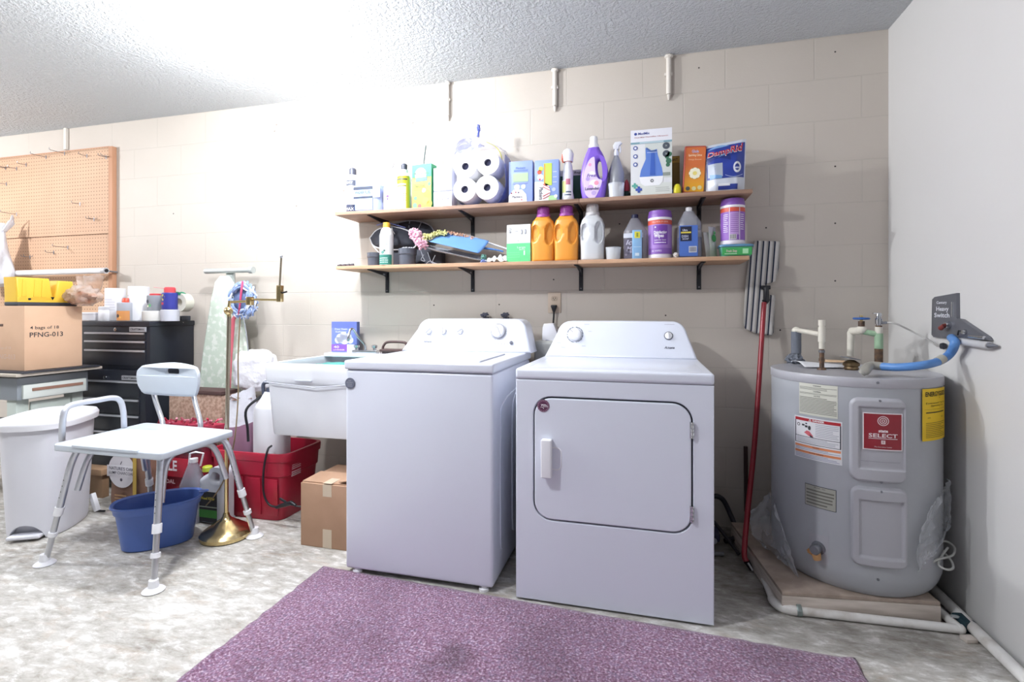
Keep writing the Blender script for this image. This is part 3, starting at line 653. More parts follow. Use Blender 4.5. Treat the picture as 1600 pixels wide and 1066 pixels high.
for k in range(5): a = 2*math.pi*k/5; mb.cyl((0, 0, 0), (.026*math.cos(a), .026*math.sin(a), 0), .004, bl, 8)
mb.lathe([(.007, -.004), (.007, .006), (0, .007)], O0, bl, 12); mb.build('valve_handle', t)
mb = MB(); x_, y_ = cp.x, cp.y
mb.lathe([(.009, 0), (.009, .012), (.013, .013), (.013, .034), (.009, .036), (.009, .044), (.011, .045), (.010, .055), (0, .058)], (x_, y_, Z(511)), CHROME, 14); mb.lathe([(.0125, 0), (.0125, .006)], (x_, y_, Z(511)), m_rusty, 8)
mb.box(x_-.022, x_+.006, y_-.006, y_+.006, Z(511)+.054, Z(511)+.058, CHROME, .001); mb.cyl((x_, y_, Z(505)), (x_+.026, y_-.008, Z(504)), .006, CHROME, 10)
mb.build('relief_valve', t)
e = aX(1463, 540, RX-.012)
MB().tube(smooth([(x_+.026, y_-.008, Z(504)), aY(1400, 506, -.40), aY(1425, 518, -.40), aX(1452, 532, RX-.03), e, e+Vector((.012, 0, .0))], 8), .0035, M('C9C7C4', .4, .3), 8).build('discharge_tube', t)
bp_ = aZ(1330, 578, HT-.003); mb = MB(); mb.T = Matrix.Translation(bp_); mb.lathe([(.024, 0), (.027, .006), (.024, .014), (.030, .018), (.030, .028), (.022, .034), (.013, .04), (0, .041)], O0, mat('tarnished_brass', '6E5A44', .45, .8, var=(50, '94805E', .4, .7)), 20)
mb.T = Matrix.Translation(bp_+Vector((-.002, .004, .046))) @ Matrix.Rotation(.16, 4, 'Y'); mb.lathe([(.036, 0), (.036, .003), (.012, .005), (0, .005)], O0, STEEL, 24)
tag(mb.build('pipe_fitting'), 'tarnished brass fitting with a tilted grey washer on the heater top', 'fitting')
tp = aZ(1262, 577, HT)
mb = MB()
def pap(u, v): q = aZ(1252, 572, HT+.002).lerp(aZ(1322, 573, HT+.002), u)+Vector((-.02*v, .13*v-.05, 0)); q.z = HT+.003+.012*abs(math.sin(v*3.1))*(1-u*.6)+.012*(1-u)*v; return q
mb.surf(pap, 16, 14, M('E6E7EC', .6)); o = mb.build('folded_paper'); o.modifiers.new('s', 'SOLIDIFY').thickness = .001
tag(o, 'white folded paper lying on the heater top', 'paper')
mb = MB(); q = aZ(1310, 573, HT); mb.box(q.x-.045, q.x+.045, q.y+.04, q.y+.09, HT+.014, HT+.0215, M('D9B896', .7), .003, R=Matrix.Rotation(-.25, 3, 'Z')); tag(mb.build('wooden_paint_stirrer'), 'pale wooden stick on the heater top beside the brass fitting', 'stick')
# blue power conduit
t = thing('power_conduit', 'blue flexible conduit from the heater top to the grey switch plate', 'conduit', aZ(1352, 584, HT))
k0 = aZ(1352, 583, HT+.012); k0.z = HT+.01
pts = [aY(1378, 573, -.60), aY(1405, 574, -.64), aY(1440, 571, -.66), aY(1466, 565, -.62), aX(1484, 553, RX-.04), aX(1492, 536, RX-.045), aX(1487, 528, RX-.03)]
MB().tube(smooth(pts, 8), .0145, mat('blue_conduit', '5B8CCB', .4), 16).build('hose', t)
a_, b_ = pts[3].lerp(pts[2], .05), pts[3].lerp(pts[4], .4)
MB().tube([a_, pts[3]+Vector((.0, 0, .001)), b_], .0158, M('B3B0A4', .5), 16).build('tape_wrap', t)
MB().tube(smooth([k0+Vector((-.012, .0, .0)), k0+Vector((.0, -.0, .012)), pts[0]+Vector((-.035, .005, .002)), pts[0]+Vector((.012, 0, 0))], 5), [.013]*3+[.017]*6+[.015]*7, M('A9A69E', .4, .3), 14).build('connector', t)
# switch plate on the right wall
t = thing('switch_bracket', 'grey metal switch plate with a slanted arm on the right wall above the heater', 'switch', aX(1480, 528, RX))
m_plate = mat('plate_grey', '74767E', .4, .5)
fx = RX-.012
P_ = [aX(x, y, fx) for x, y in ((1456, 468), (1460, 464), (1494, 458), (1494.5, 497), (1497, 500), (1494, 530), (1458, 527), (1455, 523))]
fr_ = (Vector((fx, 0, 0)), Vector((0, 1, 0)), Vector((0, 0, 1)), Vector((1, 0, 0)))
mb = MB(); mb.prism([(p.y, p.z) for p in P_], fr_, .012, m_plate, .0015); mb.build('plate', t)
P_ = [aX(x, y, fx-.004) for x, y in ((1494, 498), (1500, 499), (1541, 527), (1544, 532), (1494, 530))]
mb = MB(); mb.prism([(p.y, p.z) for p in P_], (Vector((fx-.004, 0, 0)),)+fr_[1:], .016, m_plate, .001); mb.build('arm', t)
mb = MB(); YU, ZU = Vector((0, -1, 0)), Vector((0, 0, 1)); SG = M('D9DBE4', .5)
for s_, x, y, h in (('Century', 1471, 473, .010), ('Heavy', 1472, 483, .016), ('Switch', 1471.5, 493, .017)):
    mb.text(s_, aX(x, y, fx-.0008), h, SG, u=YU, v=ZU, bold=.02, w={'Century': .07, 'Heavy': .085, 'Switch': .105}[s_])
a_ = aX(1488, 472, fx); b_ = aX(1488, 495, fx); mb.cyl(a_, b_, .004, CHROME, 8); mb.build('lettering', t)
mb = MB(); a_ = aX(1482, 508, fx-.004); mb.lathe([(.012, -.012), (.014, 0), (.012, .012)], a_, CHROME, 14, axis='x'); mb.tube([a_, a_+Vector((-.02, -.01, -.002)), aX(1470, 513, fx-.02)], [.007, .007, .009], M('7A2E28', .5), 10); mb.build('lever', t)
mb = MB(); a_ = aX(1508, 519, fx-.006); mb.lathe([(.007, -.01), (.010, 0), (.007, .008)], a_, CHROME, 12, axis='x'); mb.tube([a_, a_+Vector((-.012, .015, .004)), a_+Vector((-.012, .02, -.012))], .003, BLACK, 8); mb.build('latch', t)
mb = MB(); mb.cyl(aX(1497, 533, fx-.004), aX(1546, 540, fx-.004), .0125, M('CFCFD2', .35, .2), 14); mb.cyl(aX(1515, 526, fx-.008), aX(1538, 528, fx-.008), .006, CHROME, 10); mb.cyl(aX(1546, 540, fx-.004), aX(1558, 541, fx), .010, STEEL, 10, r2=.004); mb.build('rod', t)
mb = MB(); a_ = aX(1474, 541, RX-.012); mb.T = Matrix.Translation(a_); mb.lathe([(.011, -.008), (.013, 0), (.010, .008)], O0, M('3E4048', .5, .4), 14, axis='x'); mb.build('clamp', t)
# plywood stand
m_ply = mat('stained_plywood', 'B5A498', .85, var=(14, '94857A', .3, .7), bump=(50, .3, .003)); m_lum = mat('lit_pale_lumber', 'DACFC6', .8, var=(6, 'B3A79C', .35, .75, (1, 1, 8)), bump=(40, .25, .002))  # lumber is pale; its base colour is lightened further for light on the front
A_ = aZ(1222, 925, PZ); B_ = aZ(1469, 941, PZ); U = (B_-A_).normalized(); V = Vector((-U.y, U.x, 0)); LW = (B_-A_).length; LD = .62
t = thing('heater_stand', 'low plywood and lumber platform under the water heater', 'platform', (A_+B_)/2+V*.3+Vector((0, 0, -PZ)))
fr_ = (Vector((A_.x, A_.y, PZ-.013)), U, V, Vector((0, 0, 1)))
MB().prism([(0, 0), (LW, 0), (LW, .05), (LW-.02, LD), (0, LD)], fr_, .013, m_ply, .001).build('plywood_top', t)
fr_ = (Vector((A_.x, A_.y, .001)), U, V, Vector((0, 0, 1)))
MB().prism([(0, 0), (LW+.002, 0), (LW+.002, .036), (0, .036)], fr_, PZ-.015, m_lum, .002).build('front_board', t)
MB().prism([(0, .037), (.036, .037), (.036, LD), (0, LD)], fr_, PZ-.015, m_lum, .002).build('side_board', t)
MB().prism([(LW-.036, .037), (LW, .037), (LW-.02, LD), (LW-.056, LD)], fr_, PZ-.015, m_lum, .002).build('side_board', t)
# pvc pipe round the stand
pts = [aZ(1178, 868, .0), aZ(1213, 958, 0), aZ(1500, 991, 0)]; 
for p in pts: p.z = .017
k = pts[1]; a_ = k+(pts[0]-k).normalized()*.05; b_ = k+(pts[2]-k).normalized()*.05
t = thing('overflow_pipe', 'white pvc pipe bent round the front of the heater stand', 'pipe', (k.x, k.y, 0))
e = pts[2]; br_ = e+Vector((-.02, .22, 0))
MB().tube([pts[0], a_.lerp(pts[0], .1)]+smooth([a_, k+(a_-k)*.3+(b_-k)*.3, b_], 5)+[e], .0145, PVC, 14).build('pipe', t)
MB().tube(smooth([a_+(a_-k)*.4, a_, k+(a_-k)*.3+(b_-k)*.3, b_, b_+(b_-k)*.4], 5), .017, PVC, 14).build('elbow', t)
MB().cyl(e, br_, .0145, PVC, 14).blob(e, .0165, PVC, .03).build('return_pipe', t)
q = aZ(1248, 962, .0); d = (pts[2]-k).normalized(); m_st = M('8F9A98', .4, .7)
MB().tube([q+Vector((0, -.006, .001)), q+Vector((0, -.019, .012)), q+Vector((0, -.018, .024)), q+Vector((0, -.004, .036)), q+Vector((0, .013, .040)), q+Vector((0, .014, .068))], .0085, m_st, 12, flat=.25).blob(q+Vector((0, .012, .06)), .006, CHROME, 0, 1, 10, 6).build('pipe_strap', t)
mb = MB(); q = aZ(1511, 988, .0); mb.box(q.x-.018, q.x+.02, q.y-.01, q.y+.05, 0, .04, M('1F3A44', .5), .005, R=Matrix.Rotation(.2, 3, 'Z')); mb.box(q.x-.035, q.x-.008, q.y+.015, q.y+.03, .034, .04, M('9FA4A6', .5), .002)
tag(mb.build('corner_valve_box'), 'small dark teal box on the floor at the right end of the white pvc pipe', 'box')
mb = MB(); q = aZ(1514, 1003, 0); mb.box(q.x-.018, q.x+.02, q.y-.012, q.y+.018, 0, .014, M('CFC4BC', .8), .003, R=Matrix.Rotation(.25, 3, 'Z')); tag(mb.build('wood_chip'), 'small pale block on the floor in front of the teal box', 'block')
# coiled white cable
c_ = wrap(.004)
p0 = wrap(.0)(*cyl(1448, 862), 0); L = [p0, aY(1455, 878, -.66), aY(1466, 874, -.66), aY(1488, 868, -.62), aY(1491, 855, -.58), aY(1478, 846, -.56), aY(1470, 850, -.56), aY(1474, 862, -.60), aY(1486, 876, -.62), aY(1489, 888, -.64), aY(1478, 890, -.66), aY(1466, 882, -.66), aY(1472, 868, -.63), aY(1481, 856, -.60)]
tag(MB().tube(smooth(L, 8), .0038, M('C9C9C6', .5), 8).build('coiled_cable'), 'white cable looped beside the lower right of the heater', 'cable')
# loose plastic sheets hanging round the heater
def film_pt(x, y, Yout, lim, side):
    if (x-lim)*side > 0: return aY(x, y, Yout)
    s_, z = cyl(x, y, HR+.014); a, b_, d = ray(x, y)
    return wrap(.014)(math.atan2(*(lambda p: (p[1]-HC.y, p[0]-HC.x))(_hit(x, y, HR+.014)))*HR, z, 0)
def _hit(x, y, R):
    a, b, d = ray(x, y); ox, oy = -HC.x, -CAMD-HC.y; A = a*a+b*b; B = 2*(a*ox+b*oy); C = ox*ox+oy*oy-R*R; dd = max(B*B-4*A*C, 0); t_ = (-B-math.sqrt(dd))/(2*A)
    return (a*t_, b*t_-CAMD)
def film(rows, Yout, lim, side, lab, seed):
    G = [[film_pt(x, y, Yout, lim, side) for x, y in r] for r in rows]; nr, nc = len(G), len(G[0])
    def fn(u, v):
        a = u*(nc-1); i = min(int(a), nc-2); a -= i; b_ = v*(nr-1); j = min(int(b_), nr-2); b_ -= j
        p = G[j][i].lerp(G[j][i+1], a).lerp(G[j+1][i].lerp(G[j+1][i+1], a), b_)
        q = Vector((u*7, v*7, seed)); o_ = Vector((noise.noise(q), noise.noise(q+Vector((9, 0, 0))), noise.noise(q+Vector((0, 9, 0)))))*.011
        d = Vector((p.x-HC.x, p.y-HC.y, 0)).normalized(); return p+o_*.6+d*(.006+abs(o_.x)*1.2)
    mb = MB(); mb.surf(fn, 34, 30, FILM)
    for r_, f_ in ((0, 'v'), (1, 'v')): mb.tube([fn(r_, k/16) for k in range(17)], .0012, FILM, 5)
    o = mb.build('clear_plastic_sheet'); tag(o, lab, 'plastic sheet'); return o
film([[(1180, 796), (1194, 783), (1206, 770), (1212, 778), (1216, 800)], [(1174, 818), (1190, 812), (1206, 808), (1222, 822), (1230, 838)], [(1180, 838), (1195, 848), (1212, 856), (1230, 864), (1241, 872)], [(1192, 850), (1206, 862), (1220, 874), (1236, 888), (1249, 902)]], -.40, 1208, -1, 'crumpled clear plastic sheet at the lower left of the heater', 2)
film([[(1452, 790), (1462, 775), (1470, 762), (1476, 748)], [(1436, 826), (1456, 808), (1472, 796), (1483, 776)], [(1430, 862), (1452, 846), (1470, 830), (1479, 812)], [(1432, 892), (1448, 872), (1458, 862), (1468, 846)]], -.572, 1469, 1, 'clear plastic sheet hanging off the lower right side of the heater', 6)
# flat mop
t = thing('flat_mop', 'striped flat mop with a red handle standing upside down against the wall', 'mop', aZ(1172, 880, 0))
T_ = aY(1197, 450, -.06); B0 = aZ(1168, 872, .0)+Vector((0, 0, .03)); B0.y = -.42
m_pad, nt, b, N_, L_ = nodes('striped_mop_pad')
tc = N_('ShaderNodeTexCoord'); sp_ = N_('ShaderNodeSeparateXYZ'); L_(tc.outputs['Object'], sp_.inputs[0])
mm = N_('ShaderNodeMath'); mm.operation = 'MULTIPLY_ADD'; mm.inputs[1].default_value = 0.16; L_(sp_.outputs['Z'], mm.inputs[0])
mneg = N_('ShaderNodeMath'); mneg.operation = 'MULTIPLY'; mneg.inputs[1].default_value = -1; L_(mm.outputs[0], mneg.inputs[0])
m2 = N_('ShaderNodeMath'); m2.operation = 'ADD'; L_(sp_.outputs['X'], mm.inputs[2]); mm.inputs[1].default_value = -0.07
fr2 = N_('ShaderNodeMath'); fr2.operation = 'MULTIPLY'; fr2.inputs[1].default_value = 1/.026; L_(mm.outputs[0], fr2.inputs[0]); fr3 = N_('ShaderNodeMath'); fr3.operation = 'FRACT'; L_(fr2.outputs[0], fr3.inputs[0])
rr = ramp(fr3.outputs[0], [(0.0, 'DCDAD8'), (.40, 'D2CFCC'), (.48, 'A8A5A2'), (.68, 'B2AFAC'), (.71, '2C3246'), (.95, '2C3246'), (.98, 'DCDAD8')]); L_(rr.outputs['Color'], b.inputs['Base Color']); b.inputs['Roughness'].default_value = .95
bp = N_('ShaderNodeBump'); bp.inputs['Strength'].default_value = .8; bp.inputs['Distance'].default_value = .005; L_(nse(120, 3).outputs['Fac'], bp.inputs['Height']); L_(bp.outputs['Normal'], b.inputs['Normal'])
pad = [aY(x, y, -.03) for x, y in ((1179, 376), (1219, 377), (1217, 420), (1212, 440), (1198, 444), (1198, 460), (1212, 462), (1209, 520), (1206, 525), (1180, 521), (1165, 514), (1162, 506), (1165, 450), (1170, 404))]
mb = MB(); mb.shape([[(p.x, p.z) for p in pad]], (Vector((0, -.022, 0)), XZ[0], XZ[1], Vector((0, -1, 0))), .026, .009, m_pad, 3); mb.build('mop_pad', t)
mb = MB(); mb.tube([T_, T_+Vector((0, -.01, -.06)), aY(1195, 472, -.075)], [.012, .015, .015], BLACK, 12); mb.box(T_.x-.02, T_.x+.02, -.066, -.038, T_.z-.008, T_.z+.012, BLACK, .004); mb.build('joint', t)
mid = aY(1180, 680, -.25); j = aY(1194, 473, -.078)
mb = MB(); mb.tube(smooth([j, mid, aY(1168, 800, -.36), aY(1163, 862, -.42), aY(1166, 878, -.44)], 8), .0115, mat('red_handle', '8E1F2C', .3), 14); mb.build('handle', t)
q = aY(1167, 878, -.44); mb = MB(); mb.tube([q, aZ(1174, 890, .004)], [.013, .008], BLACK, 12).cyl(aY(1169, 880, -.455), aZ(1175, 889, .01)+Vector((0, -.012, 0)), .004, M('D9D9DC', .4)); mb.build('grip_tip', t)
# things on the dark floor between dryer and heater
mb = MB(); L = [(.26, -.10, .02), (.30, -.08, .16), (.36, -.07, .17), (.40, -.08, .10), (.42, -.16, .03), (.36, -.2, .012)]
mb.tube(smooth(L, 8), .012, M('2A2A32', .6), 10); mb.tube(smooth([(.24, -.15, .12), (.30, -.17, .10), (.36, -.25, .05), (.40, -.33, .015)], 8), .008, M('24242C', .6), 10)
tag(mb.build('vacuum_hose'), 'dark looped hose on the floor behind the red mop handle', 'hose')
t = thing('scrub_brush_caddy', 'dark blue wheeled object on the floor behind the dryer right side', 'tool', (.30, -.22, 0))
MB().box(.24, .33, -.27, -.19, .03, .075, M('2A2A48', .5), .01).build('body', t)
for x in (.268, .302): MB().lathe([(.012, -.006), (.014, 0), (.012, .006)], (x, -.28, .04), M('A9A9B4', .4), 14, axis='y').build('wheel', t)
tag(MB().cyl((.22, -.36, .012), (.335, -.34, .012), .009, M('6E6E74', .5)).build('metal_rod'), 'short grey rod on the dark floor behind the dryer', 'rod')
tag(MB().cyl((.483, -.012, .42), (.483, -.03, .10), .010, M('3E2A28', .6)).build('broom_handle'), 'thin dark stick against the wall between mop and heater', 'stick')
# ================================================================== SHELVES
US, LS = 1.662, 1.356
SX0, SX1 = aY(523, 335, -.25).x, aY(1176, 297, -.25).x
m_wood = mat('pine_shelf', 'A78672', .6, var=(5, '7E6250', .35, .75, (1.2, 9, 9)), bump=(30, .15, .002))
m_wood2 = mat('pine_shelf_pale', 'C9A283', .6, var=(5, 'A57F62', .3, .75, (1.2, 9, 9)), bump=(30, .15, .002))
m_brk = M('1B1C24', .4)
def shelf(Z, x0, x1, lab, mt, joint):
    t = thing('wall_shelf', lab, 'shelf', ((x0+x1)/2, -.125, Z-.019), 'wooden wall shelves')
    for a, b_ in ((x0, joint-.001), (joint+.001, x1)): MB().box(a, b_, -.25, -.003, Z-.019, Z, mt, .002).build('board', t)
shelf(US, SX0, SX1, 'upper wooden wall shelf over the machines', m_wood, aY(905, 310, -.25).x)
shelf(LS, aY(525, 420, -.25).x, aY(1171, 405, -.25).x, 'lower wooden wall shelf over the machines', m_wood2, aY(903, 412, -.25).x)
def bracket(x, Z):
    t = thing('shelf_bracket', 'x', 'bracket', (x, -.01, Z-.15), 'black shelf brackets')
    z = Z-.0192
    MB().box(x-.011, x+.011, -.006, -.0005, z-.125, z, m_brk, .001).build('wall_leg', t)
    MB().box(x-.011, x+.011, -.215, -.004, z-.004, z, m_brk, .001).build('shelf_arm', t)
    pr = [(-.215, z-.002), (-.004, z-.002), (-.004, z-.052), (-.018, z-.034), (-.035, z-.026), (-.215, z-.006)]
    mb = MB(); mb.prism(pr, (Vector((x-.0035, 0, 0)), Vector((0, 1, 0)), Vector((0, 0, 1)), Vector((1, 0, 0))), .007, m_brk)
    for zz in (z-.112,): mb.disc((x, -.0075, zz), .004, STEEL, 10)
    mb.box(x-.0042, x+.0042, -.06, -.035, z-.021, z-.012, M('8E9098', .5), .0005); mb.build('gusset', t); return t
bxs = [aY(605.5, 440, 0).x, aY(739, 440, 0).x, aY(908, 440, 0).x, aY(1092, 440, 0).x]
names = ['leftmost', 'second from left', 'third from left', 'rightmost']
b0_ = bracket(bxs[0], LS)
for r_, Z in (('lower', LS), ('upper', US)):
    for k, x in enumerate(bxs):
        o = b0_ if (k == 0 and Z == LS) else dup(b0_, (x, -.01, Z-.15))
        o['label'] = '%s black metal bracket under the %s shelf' % (names[k], r_)

YI = -.15
def span(x0, x1, yt, Y=YI):
    a, b = aY(x0, yt, Y), aY(x1, yt, Y); return (a.x+b.x)/2, b.x-a.x, aY((x0+x1)/2, yt, Y).z
def carton(name, lab, cat, x0, x1, yt, zb, mt, Yf=-.19, depth=.08, rot=0, group=None, bev=.0015):
    """printed box; returns (thing, xc, w, h, face) face(name, fn) adds a printed face part"""
    xc, w, zt = span(x0, x1, yt, Yf); h = zt-zb
    t = thing(name, lab, cat, (xc, Yf+depth/2, zb), group); R = Matrix.Translation((xc, Yf, zb+.0005)) @ Matrix.Rotation(rot, 4, 'Z')
    mb = MB(); mb.T = R; mb.box(-w/2, w/2, 0, depth, 0, h, mt, bev); mb.build('carton', t)
    def face(fn, nm='printed_front'):
        m_ = MB(); m_.T = R; fn(m_, w, h); m_.build(nm, t)
    return t, xc, w, h, face
def Q(mb, w, h, a, b, c, d, col, k=1, rough=.5):      # rectangle in fractions of the face
    mb.rect((a-.5)*w, (b-.5)*w, c*h, d*h, -.0006*k-.0004, M(col, rough) if isinstance(col, str) else col)
def T_X(mb, w, h, s, x, z, fh, col, fw=None, bold=.02, k=3, shear=0, rot=0):
    u = Vector((math.cos(rot), 0, math.sin(rot))); v = Vector((-math.sin(rot), 0, math.cos(rot)))
    mb.text(s, ((x-.5)*w, -.0006*k-.0004, z*h), fh*h, M(col, .5), w=(fw*(w if not rot else h) if fw else None), bold=bold, u=u, v=v, shear=shear)
def DISC(mb, w, h, x, z, r, col, k=2, r0=0, n=24): mb.disc(((x-.5)*w, -.0006*k-.0004, z*h), r*w, M(col, .5), n, r0*w)
def bottle(t, c, secs, mt, name='bottle', p=2, **k):
    mb = MB(); mb.loft(secs, mt, c, p, **k); return mb.build(name, t)
def band(t, c, secs, mt, name='printed_label', p=2, n=36, fn=None, off=.0008):
    mb = MB(); mb.loft([(z, rx+off, ry+off)+tuple(r) for z, rx, ry, *r in secs], mt, c, p, n=n, cap=(0, 0))
    if fn: fn(mb)
    return mb.build(name, t)
def cylwarp(c, r, off=.0016):
    return lambda a, z, y: Vector((c[0]+(r+off-y)*math.sin(a/r), c[1]-(r+off-y)*math.cos(a/r), c[2]+z))

# ---- upper shelf, left to right
xc, w, zt = span(543, 559.5, 263); h = zt-US; r = w/2; c = (xc, YI, US)
t = thing('spray_can', 'white aerosol can with black cap and navy foot band, leftmost on the upper shelf', 'can', c)
bottle(t, c, [(0, r, r), (h*.78, r, r), (h*.84, r*.75, r*.75)], M('E6E6EA', .35, .2), 'can'); bottle(t, c, [(h*.83, r*.62, r*.62), (h*.97, r*.6, r*.6), (h, r*.4, r*.4)], M('4A4C58', .4), 'cap')
def f(mb):
    W = cylwarp(c, r)
    mb.rect(-r*1.2, r*1.2, h*.01, h*.20, 0, M('30364E', .5), warp=W, nu=10); mb.rect(-r*1.2, r*1.0, h*.60, h*.72, 0, M('4E5260', .5), warp=W, nu=10)
    mb.text('DRY', (0, -.0006, h*.66), h*.05, M('E8E8EE', .5), warp=W); mb.lines(-r*.8, r*.8, h*.35, h*.55, 0, 4, M('8E909C', .5), warp=W); mb.text('MAX', (0, -.0006, h*.1), h*.06, M('D8DAE6', .5), warp=W)
band(t, c, [(0.001, r, r), (h*.77, r, r)], M('E6E6EA', .4), fn=f)
xc, w, zt = span(560, 601, 255); h = zt-US; c = (xc, YI, US)
t = thing('washer_fluid_jug', 'clear jug of pale blue liquid with a pump, second from left on upper shelf', 'jug', c)
bottle(t, c, [(0, w*.46, .045), (.01, w*.5, .05), (h*.55, w*.5, .05), (h*.85, w*.40, .04, w*.08), (h*.98, w*.14, .015, w*.15), (h*1.02, w*.14, .015, w*.15)], mat('frosted_jug', 'C3CEE8', .25, alpha=.5), p=3.5)
bottle(t, c, [(0.003, w*.455, .044), (h*.52, w*.485, .046)], mat('blue_liquid', '86A6E4', .3), 'liquid', p=3.5)
def f(m_, w=w, h=h):
    Q(m_, w, h, .06, .72, .05, .44, '9FB8E4', 1); Q(m_, w, h, .0, .72, .44, .50, '2C3448', 2); Q(m_, w, h, .0, .72, .27, .31, '2C3448', 2); T_X(m_, w, h, 'WASHER FLUID', .36, .385, .06, '4C5468', .6); Q(m_, w, h, .74, .99, .28, .50, 'F0F2F6', 3)
m_ = MB(); m_.T = Matrix.Translation((xc, YI-.0512, US)); f(m_); m_.build('printed_label', t)
MB().cyl((xc+w*.15, YI, US+h), (xc+w*.15, YI, US+h+.012), .014, WPLAST).build('cap', t)
q = aY(587, 250, YI); MB().cyl((q.x, YI+.01, US+h*.9), (q.x, YI+.01, q.z), .005, M('D5D7E0', .5), 8).build('pump_tube', t)
def spray(t, cx, zb, r, zsh, ztop, mt, mhead, Y=YI, flip=1, neck=.011):
    h = zsh-zb; c = (cx, Y, zb)
    bottle(t, c, [(0, r*.94, r*.94), (.008, r, r), (h*.62, r, r), (h*.85, r*.62, r*.62), (h, neck, neck)], mt)
    H = ztop-zsh; mb = MB(); mb.lathe([(neck*1.15, 0), (neck*1.15, H*.28), (neck*.8, H*.30), (neck*.8, H*.5), (0, H*.5)], (cx, Y, zsh), mhead, 16)
    pl = [(-.012*flip, H*.45), (-.016*flip, H*.75), (-.006*flip, H*.98), (.022*flip, H), (.030*flip, H*.86), (.014*flip, H*.70), (.012*flip, H*.45)]
    if flip < 0: pl = pl[::-1]
    mb.prism(pl, (Vector((cx, Y-.009, zsh)), XZ[0], XZ[1], Vector((0, 1, 0))), .018, mhead, .003); mb.build('spray_head', t)
    mb = MB(); mb.tube([(cx+.018*flip, Y, zsh+H*.72), (cx+.022*flip, Y, zsh+H*.45), (cx+.020*flip, Y, zsh+H*.2)], .0035, mhead, 8); mb.build('trigger', t)
def round_label(t, cx, Y, zb, r, z0, z1, col, fn=None, half=1.3):
    c = (cx, Y, zb); W = cylwarp(c, r); mb = MB(); mb.rect(-r*half, r*half, z0, z1, 0, M(col, .5), warp=W, nu=14)
    if fn: fn(mb, W, r, z0, z1)
    mb.build('printed_label', t)
xc, w, zt = span(601, 622, 250)
t = thing('spray_bottle', 'white spray bottle with a purple print, third from left on the upper shelf', 'bottle', (xc, YI, US))
spray(t, xc, US, w/2, aY(612, 272, YI).z, zt, M('E9E6F0', .4), M('E2E2EA', .4), flip=-1)
round_label(t, xc, YI, US, w/2, .03, .12, 'F2EEF6', lambda mb, W, r, a, b: (mb.disc((0, -.0008, .085), .008, M('6A48A8', .5), 6, warp=W), mb.disc((0, -.0008, .070), .006, M('5A3A9C', .5), 5, warp=W), mb.lines(-r*.7, r*.7, .035, .06, -.0008, 3, M('C0B6D0', .5), warp=W)))
xc, w, zt = span(622.5, 641, 256); h = zt-US; r = w/2; c = (xc, YI, US)
t = thing('spray_can', 'yellow and white aerosol can with a black nozzle left of the green plant food box', 'can', c)
bottle(t, c, [(0, r, r), (h*.72, r, r), (h*.80, r*.62, r*.62)], M('E4E3D4', .35, .2), 'can'); bottle(t, c, [(h*.80, r*.6, r*.6), (h*.86, r*.6, r*.6), (h*.87, r*.45, r*.45)], WPLAST, 'collar')
bottle(t, c, [(h*.86, r*.45, r*.45), (h*.97, r*.5, r*.45), (h, r*.3, r*.3)], M('3E4250', .5), 'nozzle')
def f(mb, W, r, a, b): mb.rect(-r*1.2, r*1.2, h*.56, h*.72, -.0005, M('B5AA1E', .5), warp=W, nu=10); mb.rect(-r*1.2, r*1.2, h*.50, h*.53, -.0005, M('8A8450', .5), warp=W, nu=10); mb.rect(-r*1.0, r*.9, h*.635, h*.665, -.001, M('4A4E40', .5), warp=W, nu=10); mb.lines(-r*.8, r*.8, h*.2, h*.46, -.0005, 6, M('B5B07C', .5), warp=W); mb.rect(r*.7, r*1.3, h*.05, h*.7, -.0008, M('CFC23A', .5), warp=W, nu=3)
round_label(t, xc, YI, US, r, .002, h*.71, 'E8E6DA', f)
t, xc, w, h, face = carton('plant_food_box', 'green and yellow plant food box with fruit picture on the upper shelf', 'box', 643, 675, 257, US, M('3FB27C', .5), depth=.06, rot=-.12)
def f(mb, w, h):
    Q(mb, w, h, 0, 1, 0, .72, 'D9C448'); Q(mb, w, h, 0, 1, .70, 1, '1FA068'); DISC(mb, w, h, .45, .78, .30, 'B9C2BA'); Q(mb, w, h, .2, .8, .62, .71, '4E6E70', 3); T_X(mb, w, h, 'Miracle-Gro', .48, .80, .055, '30504A', .75)
    mb.lines(-w*.42, w*.2, h*.42, h*.58, -.0016, 4, M('B49A3A', .5)); T_X(mb, w, h, 'Plant Food', .4, .52, .05, '4A6A3A', .5)
    for x, z, r_, cl in ((.78, .34, .17, 'E8A63E'), (.70, .18, .18, 'F0B050'), (.9, .12, .14, 'E69A38'), (.40, .08, .10, 'D9574E'), (.62, .42, .10, 'F2E0D0'), (.18, .26, .09, '5AA46C'), (.15, .10, .12, '62B074'), (.9, .55, .08, '4E9A60')): DISC(mb, w, h, x, z, r_, cl)
face(f)
q0, q1 = aY(660, 252, -.12), aY(663, 225, -.12)
t_ = MB(); t_.tube([(q0.x-.004, -.10, US+.001), (q0.x, -.10, q0.z), (q1.x, -.10, q1.z-.006), (q1.x+.001, -.10, q1.z)], [.0035, .004, .004, .001], M('4E5E5E', .5), 8)
tag(t_.build('marker_pen'), 'thin dark rod sticking up behind the green plant food box', 'rod')
